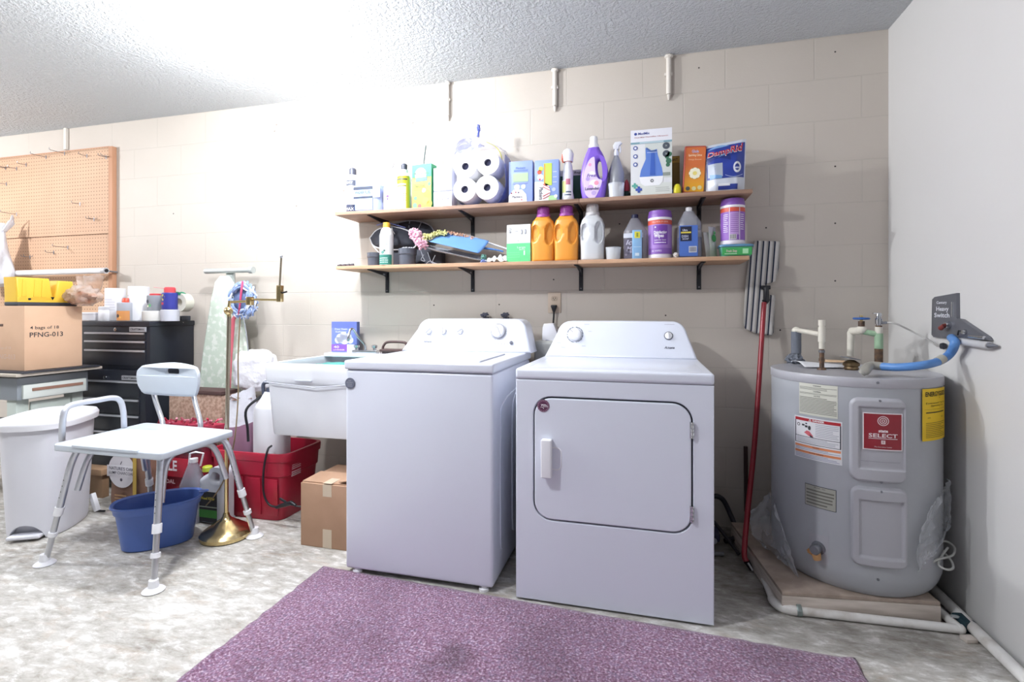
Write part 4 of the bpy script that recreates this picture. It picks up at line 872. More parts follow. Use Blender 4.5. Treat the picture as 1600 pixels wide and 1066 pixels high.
for lab, a, b_, nm in (('lower white bulb carton of the stack beside the paper towels', 298.5, US, 'lower'), ('upper white bulb carton of the stack beside the paper towels', 262, None, 'upper')):
    zb = US if b_ else aY(690, 298, -.19).z+.001
    t, xc, w, h, face = carton('light_bulb_box', lab, 'box', 677, 706, a, zb, M('E4E4EC', .6), depth=.07, rot=-.05, group='white bulb cartons')
    def f(mb, w, h, nm=nm):
        if nm == 'lower':
            for k in range(3): Q(mb, w, h, .14+.3*k, .24+.3*k, .5, .75, '8E90B4', 2); Q(mb, w, h, .17+.3*k, .21+.3*k, .55, .70, 'E4E4F0', 3)
            Q(mb, w, h, .45, .6, .15, .24, 'A0A2B8', 2); Q(mb, w, h, 0, 1, .94, 1, '8C8EA0', 2)
        else:
            T_X(mb, w, h, 'LED', .55, .72, .09, 'A9C4B4', .2); mb.lines(-w*.4, w*.4, h*.15, h*.5, -.001, 3, M('C9CAD6', .5), fill=.25)
    face(f)
# paper towel pack
xc, w, zt = span(707, 789, 224, -.20); 
t = thing('paper_towel_pack', 'torn plastic pack of four white paper rolls on the upper shelf', 'paper rolls', (xc, -.13, US))
m_paper = M('F1F1F5', .9); m_blue = mat('blue_wrap', '4E63C4', .3, alpha=.75); m_wrap = mat('clear_blue_wrap', 'C3C9EE', .15, alpha=.35, bump=(30, .7, .01))
rr_ = w*.222; yy = -.205
cs = []
for i, (px_, py_) in enumerate(((727, 260), (762, 254), (726, 296), (761, 293))):
    q = aY(px_, py_, yy); q = Vector((q.x, yy, max(q.z, US+rr_+.004))); cs.append(q)
    mb = MB(); mb.lathe([(rr_*.30, 0), (rr_*.97, 0), (rr_, -.003), (rr_, -.13), (rr_*.9, -.135), (rr_*.3, -.135)], q, m_paper, 30, axis='y', cap=False)
    for k in range(3): mb.disc((q.x, q.y-.0007, q.z), rr_*(.5+.16*k), M('DCDCE6', .9), 30, rr_*(.485+.16*k))
    mb.lathe([(rr_*.30, -.001), (rr_*.30, -.13)], q, M('8C8CA0', .8), 20, axis='y', cap=False); mb.disc((q.x, q.y+.02, q.z), rr_*.29, M('4A4C68', .9), 16); mb.build('paper_roll', t)
def pack(u, v):
    a = 2*math.pi*u; cx = xc; cz = (US+zt)/2+.002; ca, sa = math.cos(a), math.sin(a)
    x = cx+w*.505*math.copysign(abs(ca)**.55, ca); z = cz+(zt-US)*.51*math.copysign(abs(sa)**.6, sa)
    y = yy-.004+.15*v; k = .012*noise.noise(Vector((ca*3, sa*3, v*4))); return Vector((x+k*ca, y, max(z+k*sa, US+.001)))
mb = MB(); mb.surf(lambda u, v: pack(u, v*1.0), 48, 8, m_wrap, cu=True); mb.build('clear_wrap', t)
mb = MB(); mb.surf(lambda u, v: pack(.80+.27*u, .02+.96*v)+Vector((.002, 0, -.0006)), 24, 6, m_blue); mb.surf(lambda u, v: pack(.60+.20*u, .35+.63*v)+Vector((0, 0, -.0004)), 10, 4, m_blue); mb.build('blue_wrap', t)
q0, q1, q2, q3 = [aY(x, y, -.15) for x, y in ((712, 238), (720, 206), (742, 205), (757, 226))]
def tail(u, v):
    base = q0.lerp(q3, u)+Vector((0, 0, -.01)); hh = [.0, .055, .08, .072, .03, .0]; k = u*5; i = min(int(k), 4); H = hh[i]+(hh[i+1]-hh[i])*(k-i)
    return base+Vector((-.012*v*(1-u), -.03*math.sin(u*9)*v+.02*noise.noise(Vector((u*5, v*5, 1))), H*v+.012*noise.noise(Vector((u*8, v*2, 3)))))
mb = MB(); mb.surf(tail, 26, 12, mat('lilac_wrap', 'C4C8EC', .25, alpha=.8, bump=(30, .7, .01))); a_ = aY(747, 214, -.15); mb.blob(aY(748, 201, -.15), (.009, .008, .018), m_blue, .35, 3); mb.tube([a_, aY(748, 205, -.15)], [.009, .004], m_blue, 8); mb.build('wrap_tail', t)
MB().tube(smooth([aY(760, 222, -.12), aY(774, 229, -.12), aY(782, 240, -.12), aY(784.5, 252, -.12)], 5), .0045, M('C9C84C', .4), 8, flat=.5).build('yellow_strip', t)
t, xc, w, h, face = carton('flosser_box', 'pale blue flat box with a green panel right of the paper towels', 'box', 795, 832, 252, US, M('94A8DC', .5), depth=.05)
def f(mb, w, h):
    Q(mb, w, h, .18, .82, .52, .72, 'A9CC9C', 2); Q(mb, w, h, .22, .8, .76, .80, '6E86C4', 2); Q(mb, w, h, .18, .8, .46, .49, '7A88C0', 2); T_X(mb, w, h, 'Plackers', .50, .84, .05, '6E86C4', .4)
    mb.add([((a-.5)*w, -.0014, b*h) for a, b in ((.0, .0), (.78, .0), (.74, .22), (.55, .34), (.2, .34), (0, .2))], [tuple(range(6))], M('EFEFF4', .5)); T_X(mb, w, h, 'Plackers', .36, .17, .05, '3E3E52', .42)
    for x, z, c_ in ((.12, .26, '8E2A48'), (.30, .28, 'A85468'), (.42, .27, '5A4A6A'), (.55, .10, 'C0647A')): DISC(mb, w, h, x, z, .035, c_, 4, n=6)
    DISC(mb, w, h, .35, .40, .12, 'D8E0F0'); DISC(mb, w, h, .62, .40, .10, 'C6D4EE')
face(f)
t, xc, w, h, face = carton('flosser_box', 'blue box with a lime panel and red flossers left of the tall white spray bottle', 'box', 835.5, 873, 250, US, M('8EA4E0', .5), depth=.05)
def f(mb, w, h):
    Q(mb, w, h, .38, .72, .40, .92, 'B9D44E', 2); Q(mb, w, h, .40, .44, .42, .90, 'D98A4A', 3); DISC(mb, w, h, .26, .80, .10, 'C9D250'); DISC(mb, w, h, .20, .72, .09, 'E05A3C'); DISC(mb, w, h, .24, .60, .13, 'F0EEF0'); DISC(mb, w, h, .22, .55, .04, 'D0405A', 4)
    mb.add([((a-.5)*w, -.0016, b*h) for a, b in ((.0, .0), (.55, .0), (.66, .25), (.58, .42), (.3, .50), (0, .5))], [tuple(range(6))], M('F2F0F4', .5)); T_X(mb, w, h, 'Plackers', .26, .22, .09, '3E3E52', .28, k=4, rot=-math.pi/2)
    for z in (.34, .12):
        for dz_ in (0, .06): u = math.radians(-30 if z > .2 else 25); p = Vector(((.45-.5)*w, -.0030, (z+dz_)*h)); q = p+Vector((math.cos(u)*w*.2, 0, math.sin(u)*w*.2)); mb.cyl(p-(q-p)*.6, q, .0018, M('C23A52', .5), 6)
    Q(mb, w, h, .58, .92, .03, .16, 'A9D49C', 4); DISC(mb, w, h, .80, .30, .08, 'B0BCE8'); DISC(mb, w, h, .88, .14, .07, 'EEF0FA', 5)
    for k in range(3): Q(mb, w, h, .76, .92, .46+.12*k, .48+.12*k, 'C8D2F2', 2)
face(f)
xc, w, zt = span(878, 897, 233); r = w/2
t = thing('spray_bottle', 'tall slim white bottle with red trim left of the purple detergent', 'bottle', (xc, YI, US))
h = zt-US; c = (xc, YI, US)
bottle(t, c, [(0, r*1.15, r), (.01, r*1.1, r), (h*.22, r*.78, r*.8), (h*.5, r*.85, r*.85), (h*.70, r*.7, r*.7), (h*.74, r*.55, r*.55), (h*.80, r*.55, r*.55)], M('E6E6EC', .35))
bottle(t, c, [(h*.76, r*.8, r*.7), (h*.90, r*.95, r*.8), (h*.97, r*.7, r*.6), (h, r*.3, r*.3)], M('E9E9EE', .35), 'spray_head', p=2.4)
MB().tube([(xc-r*.8, YI-.012, US+h*.90), (xc-r*.9, YI-.014, US+h*.80), (xc-r*.7, YI-.012, US+h*.74)], .0045, M('D9644A', .5), 8).build('trigger', t)
MB().lathe([(r*.66, 0), (r*.66, .005)], (xc, YI, US+h*.755), M('C8503E', .5), 16).build('red_ring', t)
def f(mb, W, r, a, b): mb.lines(-r*.5, r*.7, .03, .06, -.0005, 2, M('50607A', .5), warp=W); mb.rect(-r*.9, -r*.2, .05, .11, -.0005, M('C9D67A', .5), warp=W, nu=4); mb.rect(-r*.2, r*.5, .09, .12, -.0005, M('C87A92', .5), warp=W, nu=4)
round_label(t, xc, YI, US, r*.98, .02, .115, 'ECECF0', f, 1.0)
t, xc, w, h, face = carton('green_box', 'dark green box with a white top edge behind the slim white bottle', 'box', 873, 916, 266, US, M('2E5A48', .6), Yf=-.09, depth=.07)
face(lambda mb, w, h: (Q(mb, w, h, 0, 1, .84, 1, 'DADADF'), T_X(mb, w, h, 'Trash Bags', .5, .92, .06, '50505A', .7)))
# purple detergent bottle with a handle hole
xc, w, _ = span(907, 949, 260); _, _, zt = span(910, 946, 231); h = zt-US
t = thing('detergent_bottle', 'purple fabric softener bottle with a white cap and side handle', 'bottle', (xc, YI, US))
out = [(-.36, 0), (.30, 0), (.40, .05), (.47, .25), (.50, .45), (.47, .65), (.38, .82), (.24, .95), (.17, 1.0), (-.15, 1.0), (-.24, .94), (-.38, .75), (-.48, .5), (-.49, .3), (-.44, .1)]
out = [(p.x, p.z) for p in smooth([(a*w, 0, b*h) for a, b in out]+[(-.36*w, 0, 0)], 4)][:-1]
hole = ell(w*.10, h*.17, 22, w*.25, h*.58, rot=.12)
mb = MB(); mb.shape([out, hole], (Vector((xc, YI, US)), XZ[0], XZ[1], Vector((0, -1, 0))), .062, .022, M('7E5CCB', .3), 5); mb.build('bottle', t)
lb = [(a*w, b*h) for a, b in ((-.18, .06), (.05, .05), (.24, .22), (.32, .36), (.18, .40), (.08, .52), (.06, .72), (.02, .80), (-.16, .74), (-.32, .55), (-.36, .34), (-.30, .14))]
lb = [(p.x, p.z) for p in smooth([(a, 0, b) for a, b in lb+lb[:1]], 4)][:-1]
mb = MB(); mb.prism(lb, (Vector((xc, YI-.0305, US)), XZ[0], XZ[1], Vector((0, -1, 0))), .001, M('DCC9EC', .5)); mb.T = Matrix.Translation((xc, YI-.0318, US))
for a, b, r_, cl in ((-.12, .66, .05, 'E8A0C4'), (.02, .30, .14, 'EFE6F4'), (-.10, .24, .09, 'C9A9DC'), (.12, .32, .07, 'E89AB4'), (-.05, .48, .10, 'F3ECF8'), (-.2, .40, .06, 'B49AD8'), (.02, .14, .07, 'B9A4DC')): mb.disc((a*w, -.0005-.0001*abs(a)*10, b*h), r_*w*1.2, M(cl, .5), 18)
mb.text('Fresh', (-.05*w, -.0015, h*.46), h*.06, M('6A48A8', .5), bold=.02, shear=.3); mb.text('Lavender', (-.04*w, -.0015, h*.22), h*.05, M('4A4470', .5), bold=.02)
mb.build('printed_label', t)
zc = aY(926, 215, YI).z
MB().lathe([(.026, -.004), (.026, .014), (.020, .016), (.0195, zc-zt-.002), (.017, zc-zt+.002), (0, zc-zt+.002)], (xc, YI, zt), WPLAST, 26).build('cap', t)
# grey spray bottle with clear cup in front
xc, w, _ = span(950, 975, 290)
t = thing('spray_bottle', 'grey translucent spray bottle with a dark label, behind the clear cup', 'bottle', (xc, YI+.02, US))
spray(t, xc, US, w/2, aY(963, 242, YI).z, aY(963, 220, YI).z, mat('smoky_plastic', '9A9CA2', .3, alpha=.85), M('D9DADF', .4), Y=YI+.02)
round_label(t, xc, YI+.02, US, w/2, .045, .088, '4E4654', lambda mb, W, r, a, b: (mb.text('Stain', (.0, -.0008, .078), .007, M('C9B7B0', .5), warp=W), mb.disc((0, -.0006, .064), .012, M('8C6E72', .5), 16, warp=W), mb.lines(-r*.6, r*.6, .048, .056, -.001, 2, M('C9A79A', .5), warp=W)), 1.4)
def cup(name, lab, x0, x1, yt, zb, Y, mt=CLEAR, group=None):
    xc, w, zt = span(x0, x1, yt, Y); r = w/2; h = zt-zb; mb = MB()
    mb.lathe([(0, .0015), (r*.86, .0015), (r*.95, h*.9), (r*1.0, h), (r*.97, h), (r*.9, h*.8), (r*.80, .004), (0, .004)], (xc, Y, zb), mt, 30)
    return tag(mb.build(name), lab, 'cup', group)
cup('measuring_cup', 'clear measuring cup in front of the grey spray bottle on the upper shelf', 950, 976, 287.5, US, -.205)
mb = MB(); q = aY(979, 262, -.08); mb.lathe([(.018, 0), (.02, .05), (.012, .055), (.012, .06)], (q.x, -.08, US), M('2E4A3E', .5), 16)
t = thing('glue_bottle', 'red topped dark green bottle just left of the humidifier box', 'bottle', (q.x, -.08, US)); mb.build('bottle', t)
MB().lathe([(.014, 0), (.016, .02), (.012, .045), (.004, .06), (0, .061)], (q.x, -.08, US+.06), M('C23A4A', .5), 16).build('cap', t)
t, xc, w, h, face = carton('humidifier_box', 'tall white carton with a blue humidifier picture on the upper shelf', 'box', 985.5, 1050, 202, US, M('B7BCE6', .5), Yf=-.235, depth=.13)
def f(mb, w, h):
    Q(mb, w, h, 0, 1, 0, 1, 'DDDEE2'); Q(mb, w, h, .0, 1, .80, 1.0, 'E2E2EA', 2); Q(mb, w, h, 0, 1, .785, .815, '7FA3B0', 3); Q(mb, w, h, .22, .8, .79, .81, 'B9CDD6', 4); Q(mb, w, h, 0, 1, 0, .18, 'D6DAD6', 2); Q(mb, w, h, .35, 1, .25, .78, 'CDD2CF', 2)
    T_X(mb, w, h, 'MedMix', .32, .94, .035, '3A4A9A', .28); DISC(mb, w, h, .12, .94, .035, '3A4A9A', 3); T_X(mb, w, h, 'Cool Mist Humidifier Ultrasonic', .5, .885, .018, 'B07A80', .82)
    pts = [(.36, .72), (.50, .67), (.64, .69), (.66, .60), (.76, .40), (.79, .28), (.22, .28), (.25, .38), (.37, .55)]
    mb.add([((a-.5)*w, -.0022, b*h) for a, b in pts], [tuple(range(len(pts)))], M('5E80CC', .4)); pts = [(.38, .73), (.50, .675), (.63, .68), (.63, .655), (.50, .645), (.385, .69)]; mb.add([((a-.5)*w, -.0028, b*h) for a, b in pts], [tuple(range(6))], M('49649E', .4))
    Q(mb, w, h, .40, .64, .640, .646, 'D8E0F2', 6); pts = [(.50, .64), (.58, .64), (.60, .30), (.47, .30)]; mb.add([((a-.5)*w, -.0030, b*h) for a, b in pts], [tuple(range(4))], M('3F62B8', .4))
    pts = [(.21, .28), (.79, .28), (.78, .19), (.70, .14), (.34, .14), (.25, .18)]; mb.add([((a-.5)*w, -.0024, b*h) for a, b in pts], [tuple(range(6))], M('EDEEF2', .4)); DISC(mb, w, h, .52, .215, .04, '4A4E5A', 5, .02); mb.rect(.78*w-w/2, .96*w-w/2, .28*h, .33*h, -.0026, M('8E968E', .5))
    for k in range(3): DISC(mb, w, h, .115, .725-.125*k, .055, '4A5A9E', 4); DISC(mb, w, h, .115, .725-.125*k, .030, 'E6E8F2', 5)
    for k in range(2): DISC(mb, w, h, .86, .73-.12*k, .085, '4E5560', 4); DISC(mb, w, h, .86, .73-.12*k, .03, '9AA29E', 5, n=3)
    for x, z, r_ in ((.92, .50, .07), (.88, .56, .05), (.94, .60, .06), (.90, .44, .05)): DISC(mb, w, h, x, z, r_, '3E6E56', 4, n=9)
    for x, z, cl, s_ in ((.10, .15, '58A89A', .07), (.20, .09, '3A52A8', .08)):
        Q(mb, w, h, x-s_, x+s_, z-.018*s_/.08, z+.018*s_/.08, cl, 5); mb.rect((x-s_*.36-.5)*w, (x+s_*.36-.5)*w, (z)*h-s_*w, z*h+s_*w, -.0036, M(cl, .5))
    mb.lines(w*.1, w*.45, h*.04, h*.12, -.0022, 3, M('A9ACA9', .5), fill=.3)
face(f)
Q_s = MB(); xx, ww, zz = span(985.5, 1050, 202, -.235)
t, xc, w, h, face = carton('small_yellow_box', 'dark mustard box between the humidifier box and the orange tin', 'box', 1046, 1062, 244, US, M('7A6622', .6), Yf=-.13, depth=.05)
face(lambda mb, w, h: (Q(mb, w, h, 0, 1, .84, .98, 'B08E2E'), T_X(mb, w, h, 'BAIT', .5, .91, .06, '4A3E1A', .6)))
q = aY(1058, 302, -.22); t = thing('rubber_duck_light', 'tiny yellow and white gadget in front of the mustard box', 'gadget', (q.x, -.22, US))
MB().loft([(0, .016, .012), (.006, .018, .014), (.030, .017, .013), (.045, .011, .009), (.048, .006, .005)], M('D6CB2A', .4), (q.x, -.222, US+.0005), 2.5).build('body', t)
MB().lathe([(.013, 0), (.013, .02), (.009, .024), (0, .024)], (q.x-.014, -.21, US+.001), M('AEB4C8', .4), 16).build('base', t)
xc, w, zt = span(1066, 1100, 229, -.21); h = zt-US; R = Matrix.Translation((xc, -.21, US+.003)) @ Matrix.Rotation(math.radians(3), 4, 'Y')
t = thing('orange_tin', 'orange and yellow tin with a white flower, leaning on the right of the upper shelf', 'tin', (xc, -.18, US))
mb = MB(); mb.T = R; mb.shape([rrect(w, h, .008, 5, 0, h/2)], (Vector((0, .025, 0)), XZ[0], XZ[1], Vector((0, -1, 0))), .05, .003, M('B9584A', .35, .3)); mb.build('tin', t)
m_or, nt, b, N_, L_ = nodes('orange_to_yellow_print'); tc = N_('ShaderNodeTexCoord'); g_ = N_('ShaderNodeSeparateXYZ'); L_(tc.outputs['Object'], g_.inputs[0]); dv = N_('ShaderNodeMath'); dv.operation = 'DIVIDE'; dv.inputs[1].default_value = h; L_(g_.outputs['Z'], dv.inputs[0])
rr = ramp(dv.outputs[0], [(.12, 'E2A62A'), (.4, 'D98A3A'), (.6, 'CC6E3C')]); L_(rr.outputs['Color'], b.inputs['Base Color']); b.inputs['Roughness'].default_value = .35
mb = MB(); mb.T = R; mb.prism(rrect(w*.90, h*.93, .007, 5, .002, h/2), (Vector((0, -.0003, 0)), XZ[0], XZ[1], Vector((0, -1, 0))), .0008, m_or)
for k in range(8):
    a = 2*math.pi*k/8; mb.disc((w*.03+math.cos(a)*w*.17, -.0016-.0001*k, h*.42+math.sin(a)*w*.17), w*.11, M('EFEAD2', .5), 14)
mb.disc((w*.03, -.003, h*.42), w*.10, M('E6D67A', .5), 14)
for k in range(8): a = 2*math.pi*(k+.5)/8; mb.disc((w*.03+math.cos(a)*w*.26, -.0013, h*.42+math.sin(a)*w*.26), w*.045, M('7E8A4A', .5), 3)
T_X(mb, w, h, 'Glade', .5, .88, .06, 'B9B6DC', .32); T_X(mb, w, h, 'Sparkling Citrus', .5, .80, .045, 'F2D8B4', .62); T_X(mb, w, h, 'Orange Blossom', .5, .71, .03, 'E6B48C', .6)
DISC(mb, w, h, .24, .10, .10, '5A5E5A', 3); DISC(mb, w, h, .52, .10, .10, 'D9CF9A', 3); DISC(mb, w, h, .78, .12, .10, 'D9CF9A', 3); mb.build('printed_front', t)
# moisture absorber pouch
t = thing('moisture_absorber_pouch', 'blue and white stand-up pouch at the right end of the upper shelf', 'pouch', aY(1133, 296, -.18))
PC = [aY(x, y, -.20) for x, y in ((1103, 294), (1163, 290), (1166, 217), (1101, 229))]
for p in PC[:2]: p.z = US+.002
def pouch(u, v, s_=-1, off=0):
    p = PC[0].lerp(PC[1], u).lerp(PC[3].lerp(PC[2], u), v); e = min(u, 1-u)*2; th = .034*min(1, e*2.2)*(1-v)**.55*(.6+.4*min(1, v*8))
    p = p.copy(); p.y += .015*0; p.y += s_*(th+.004*noise.noise(Vector((u*5, v*5, 2)))*min(1, e*6)+off); return p
m_pou, nt, b, N_, L_ = nodes('pouch_white'); b.inputs['Base Color'].default_value = lin('C9CEDA'); b.inputs['Roughness'].default_value = .3
mb = MB(); mb.surf(lambda u, v: pouch(u, v, -1), 26, 20, m_pou); mb.surf(lambda u, v: pouch(u, v, 1), 26, 20, m_pou); mb.build('pouch', t)
mb = MB(); NV = M('2C3F98', .3); LB = M('7EA6D8', .3); PG = lambda pts, mt, off, n=1: mb.add([pouch(a, b, -1, off) for a, b in pts], [tuple(range(len(pts)))], mt)
mb.surf(lambda u, v: pouch(.03+.94*u, .26+.68*v, -1, .0012), 24, 16, NV); mb.surf(lambda u, v: pouch(.30+.50*u, .03+.10*v, -1, .0012), 12, 4, NV)
mb.surf(lambda u, v: pouch(.06+.36*u, .30+.28*v, -1, .0020), 10, 6, M('AEB6C4', .3)); mb.surf(lambda u, v: pouch(.10+.30*u, .26+.10*v*(1-.4*u), -1, .0026), 10, 4, M('6E9ACC', .3))
mb.surf(lambda u, v: pouch(.02+.60*u, .60+.10*v+.08*math.sin(u*3.0), -1, .0024), 14, 3, M('26357E', .3)); mb.surf(lambda u, v: pouch(.30+.55*u, .70+.05*v*math.sin(u*3.14)+.10*u, -1, .0030), 14, 3, LB); mb.surf(lambda u, v: pouch(.05+.55*u, .90+.05*v*math.sin(u*3.14)-.02+.04*u, -1, .0026), 14, 3, LB)
for k in range(1, 2): mb.surf(lambda u, v: pouch(.78+.10*math.cos(u*6.283)*(.6+.4*v), .46+.11*math.sin(u*6.283)*(.6+.4*v), -1, .0034), 24, 1, M('E2E4EC', .3), cu=True)
mb.surf(lambda u, v: pouch(.72+.12*u, .43+.03*v, -1, .0036), 6, 2, M('C6CCE0', .3)); mb.surf(lambda u, v: pouch(.48+.45*u, .315+.012*v-.05*math.sin(u*3.1), -1, .0036), 10, 1, M('AEBBE0', .3)); mb.surf(lambda u, v: pouch(.30+.30*u, .10+.05*v, -1, .002), 8, 2, M('E6E8EE', .4))
for s_, cl, bo, of in (('DampRid', 'EFF0F4', .030, .0030), ('DampRid', 'B9283A', .018, .0120)):
    vs, fs, W_t = textgeo(s_, bo, .15)
    mb.add([pouch(.47+a/4.35*.98, .80+.035*(a)/2+b*.165*(1+.13*a), -1, of) for a, b in vs], fs, M(cl, .4))
mb.build('printed_front', t)

# ---- lower shelf, left to right
mb = MB(); q = aY(545, 415, -.2)
for k in range(4): p = aY(533+k*5, 415, -.2); mb.box(p.x-.003, p.x+.02, -.235+.01*k, -.225+.01*k, LS+.001, LS+.010+.002*k, M('4A4650', .6), .001, R=Matrix.Rotation(-.15, 3, 'Y'))
tag(mb.build('hair_comb'), 'small dark comb-like tool at the left end of the lower shelf', 'tool')
m_mesh = mat('dark_mesh', '3E414C', .8, bump=(300, .6, .003)); m_rim = M('DADBE0', .5)
def visor(lab, pts, Y, rim, ribs, mtb=m_mesh):
    P = [aY(x, y, Y) for x, y in pts]; cx = sum(p.x for p in P)/len(P); t = thing('mesh_visor', lab, 'sunshade', (cx, Y, min(p.z for p in P)))
    S = smooth(P+P[:1], 5)[:-1]; cz = sum(p.z for p in S)/len(S)
    mb = MB(); n = len(S); vs = [Vector((cx, Y-.035, cz))]+[Vector((cx+(p.x-cx)*.6, Y-.026, cz+(p.z-cz)*.6)) for p in S]+[Vector((p.x, Y, p.z)) for p in S]
    fs = [(0, 1+i, 1+(i+1) % n) for i in range(n)]+[(1+i, 1+n+i, 1+n+(i+1) % n, 1+(i+1) % n) for i in range(n)]
    mb.add(vs, fs, mtb); o = mb.build('mesh_panel', t); o.modifiers.new('s', 'SOLIDIFY').thickness = .002
    MB().tube(S, .0042, rim, 8, closed=True).build('rim', t)
    mb = MB()
    for a, b in ribs: pa, pb = aY(a[0], a[1], Y-.015), aY(b[0], b[1], Y-.028); mb.tube([pa, (pa+pb)/2+Vector((0, -.008, 0)), pb], .0025, rim, 6)
    mb.build('spoke', t)
visor('large dark mesh disc with a white rim at the left of the lower shelf', [(578, 372), (590, 359), (612, 354), (640, 362), (650, 376), (645, 388), (610, 390), (585, 385)], -.10, m_rim, [((612, 356), (617, 366)), ((583, 385), (600, 402))])
visor('second dark mesh disc with a grey rim standing behind the first', [(616, 350), (640, 345), (662, 348), (675, 356), (678, 372), (650, 380), (622, 376), (612, 362)], -.05, M('9EA0AA', .5), [((622, 350), (628, 366)), ((640, 346), (640, 364)), ((658, 348), (652, 366))])
tag(MB().box(aY(600, 0, -.09).x, aY(690, 0, -.09).x, -.09, -.02, LS+.001, aY(640, 388, -.09).z, m_mesh, .02, 3).build('dark_bag'), 'dark grey folded mesh bag under the two discs on the lower shelf', 'bag')
mb = MB(); mb.tube(smooth([aY(589, 352, -.13), aY(604, 348, -.14), aY(620, 352, -.12), aY(634, 356, -.10)], 4), [.006]*12+[.003], M('7F8CCB', .5), 8, flat=.5); tag(mb.build('blue_strap'), 'light blue strap behind the yellow-capped bottle', 'strap')
def dcup(lab, x0, x1, yt, rim):
    xc, w, zt = span(x0, x1, yt, -.19); r = w/2; h = zt-LS; t = thing('dark_cup', lab, 'cup', (xc, -.19, LS)); m_ = M('4C4F5A', .45)
    mb = MB(); mb.lathe([(0, .002), (r*.88, .002), (r*.92, h*.62), (r, h*.66), (r, h), (r*.93, h), (r*.88, h*.7), (r*.8, .006), (0, .006)], (xc, -.19, LS), m_, 26); mb.build('cup', t)
    if rim:
        mb = MB()
        for k in range(9): a = k*.7; mb.blob((xc+r*.5*math.cos(a), -.19+r*.5*math.sin(a), zt+.001), (.008, .008, .007), M('B9BCC4', .5), .2, 3, 10, 6, seed=k)
        mb.build('contents', t)
dcup('small dark grey cup left of the yellow-capped bottle', 575, 595, 395.5, False); dcup('dark grey cup full of small pale bits right of the yellow-capped bottle', 624, 650, 389, True)
xc, w, zt = span(594.5, 614, 348, -.215); r = w/2; h = zt-LS; c = (xc, -.215, LS)
t = thing('shampoo_bottle', 'white bottle with a yellow cap and dark green foot on the lower shelf', 'bottle', c)
bottle(t, c, [(0, r*.95, r*.8), (.006, r, r*.85), (h*.72, r, r*.85), (h*.84, r*.8, r*.7), (h*.88, r*.5, r*.5)], M('E4E6E4', .35)); MB().lathe([(r*.52, 0), (r*.5, h*.115), (r*.4, h*.12), (0, h*.12)], (xc, -.215, LS+h*.88), M('E0AE3E', .4), 20).build('cap', t)
def f(mb, W, r, a, b): mb.rect(-r*1.25, r*1.25, .002, h*.24, -.0004, M('2F7A6C', .5), warp=W, nu=12); mb.lines(-r*.7, r*.7, h*.04, h*.18, -.0008, 3, M('BFDAD2', .5), warp=W, fill=.4); mb.disc((-.004, -.0008, h*.29), .010, M('5A8A80', .5), 7, warp=W); mb.disc((.006, -.0008, h*.33), .007, M('3E5E58', .5), 5, warp=W); mb.lines(-r*.5, r*.6, h*.46, h*.60, -.0006, 3, M('9AA6A0', .5), warp=W, fill=.3); mb.text('GENTLE', (0, -.0006, h*.65), h*.04, M('D9C85A', .5), warp=W)
round_label(t, xc, -.215, LS, r*.97, .001, h*.70, 'E6E8E6', f, 1.25)
# duster
t = thing('feather_duster', 'fluffy pink, yellow and orange duster lying over the blue dustpan', 'duster', aY(680, 385, -.2))
def fluff(pts, rad, col, name, n, seed):
    rnd = random.Random(seed); S = smooth([aY(x, y, Y) for x, y, Y in pts], 8); mb = MB(); mt = M(col, .95)
    for k in range(n):
        p = S[int(rnd.random()*(len(S)-1))]; d = Vector((rnd.gauss(0, 1), rnd.gauss(0, 1), rnd.gauss(0, 1))).normalized(); R_ = rad*rnd.uniform(.55, 1.0)
        e = p+d*R_; mb.blob(e, (rad*rnd.uniform(.12, .34), rad*rnd.uniform(.12, .3), rad*rnd.uniform(.12, .3)), mt, .35, 2.5, 7, 5, seed=k)
        mb.tube([p, e], [rad*.25, rad*.18], mt, 5)
    mb.build(name, t)
fluff([(644, 366, -.20), (650, 366, -.20), (655, 376, -.21), (662, 384, -.215)], .030, 'E6B4C8', 'pink_fluff', 230, 1)
fluff([(664, 378, -.2), (664, 368, -.19), (672, 370, -.19), (684, 364, -.17), (698, 364, -.16)], .017, 'D2D092', 'yellow_fluff', 190, 2)
fluff([(700, 363, -.15), (720, 367, -.14), (744, 374, -.13)], .011, 'DDB096', 'orange_fluff', 120, 3)
# dustpan
t = thing('dustpan', 'blue plastic dustpan lying tilted on the lower shelf', 'dustpan', aY(720, 390, -.15))
m_pan = mat('blue_pan', '6E9BDA', .35)
def pan(u, v):
    a = aY(671, 380, -.215).lerp(aY(690, 363, -.13), v); b_ = aY(746, 398, -.20).lerp(aY(764, 379, -.13), v)
    p = a.lerp(b_, u)+Vector((0, 0, .010*(abs(v-.5)*2)**6-.002)); return p
mb = MB(); mb.surf(pan, 16, 14, m_pan); o = mb.build('pan', t); o.modifiers.new('s', 'SOLIDIFY').thickness = .004
MB().tube(smooth([aY(742, 386, -.12), aY(755, 388, -.13), aY(772, 390, -.14), aY(786, 393, -.14)], 5), [.020]*5+[.012]*5+[.010]*6, mat('blue_handle', '4C7CC2', .35), 12, flat=.45).build('handle', t)
MB().tube(smooth([aY(690, 364, -.06), aY(730, 368, -.09), aY(762, 379, -.11), aY(792, 389, -.12)], 5), .0045, M('D9DCE6', .4), 8).build('white_edge', t)
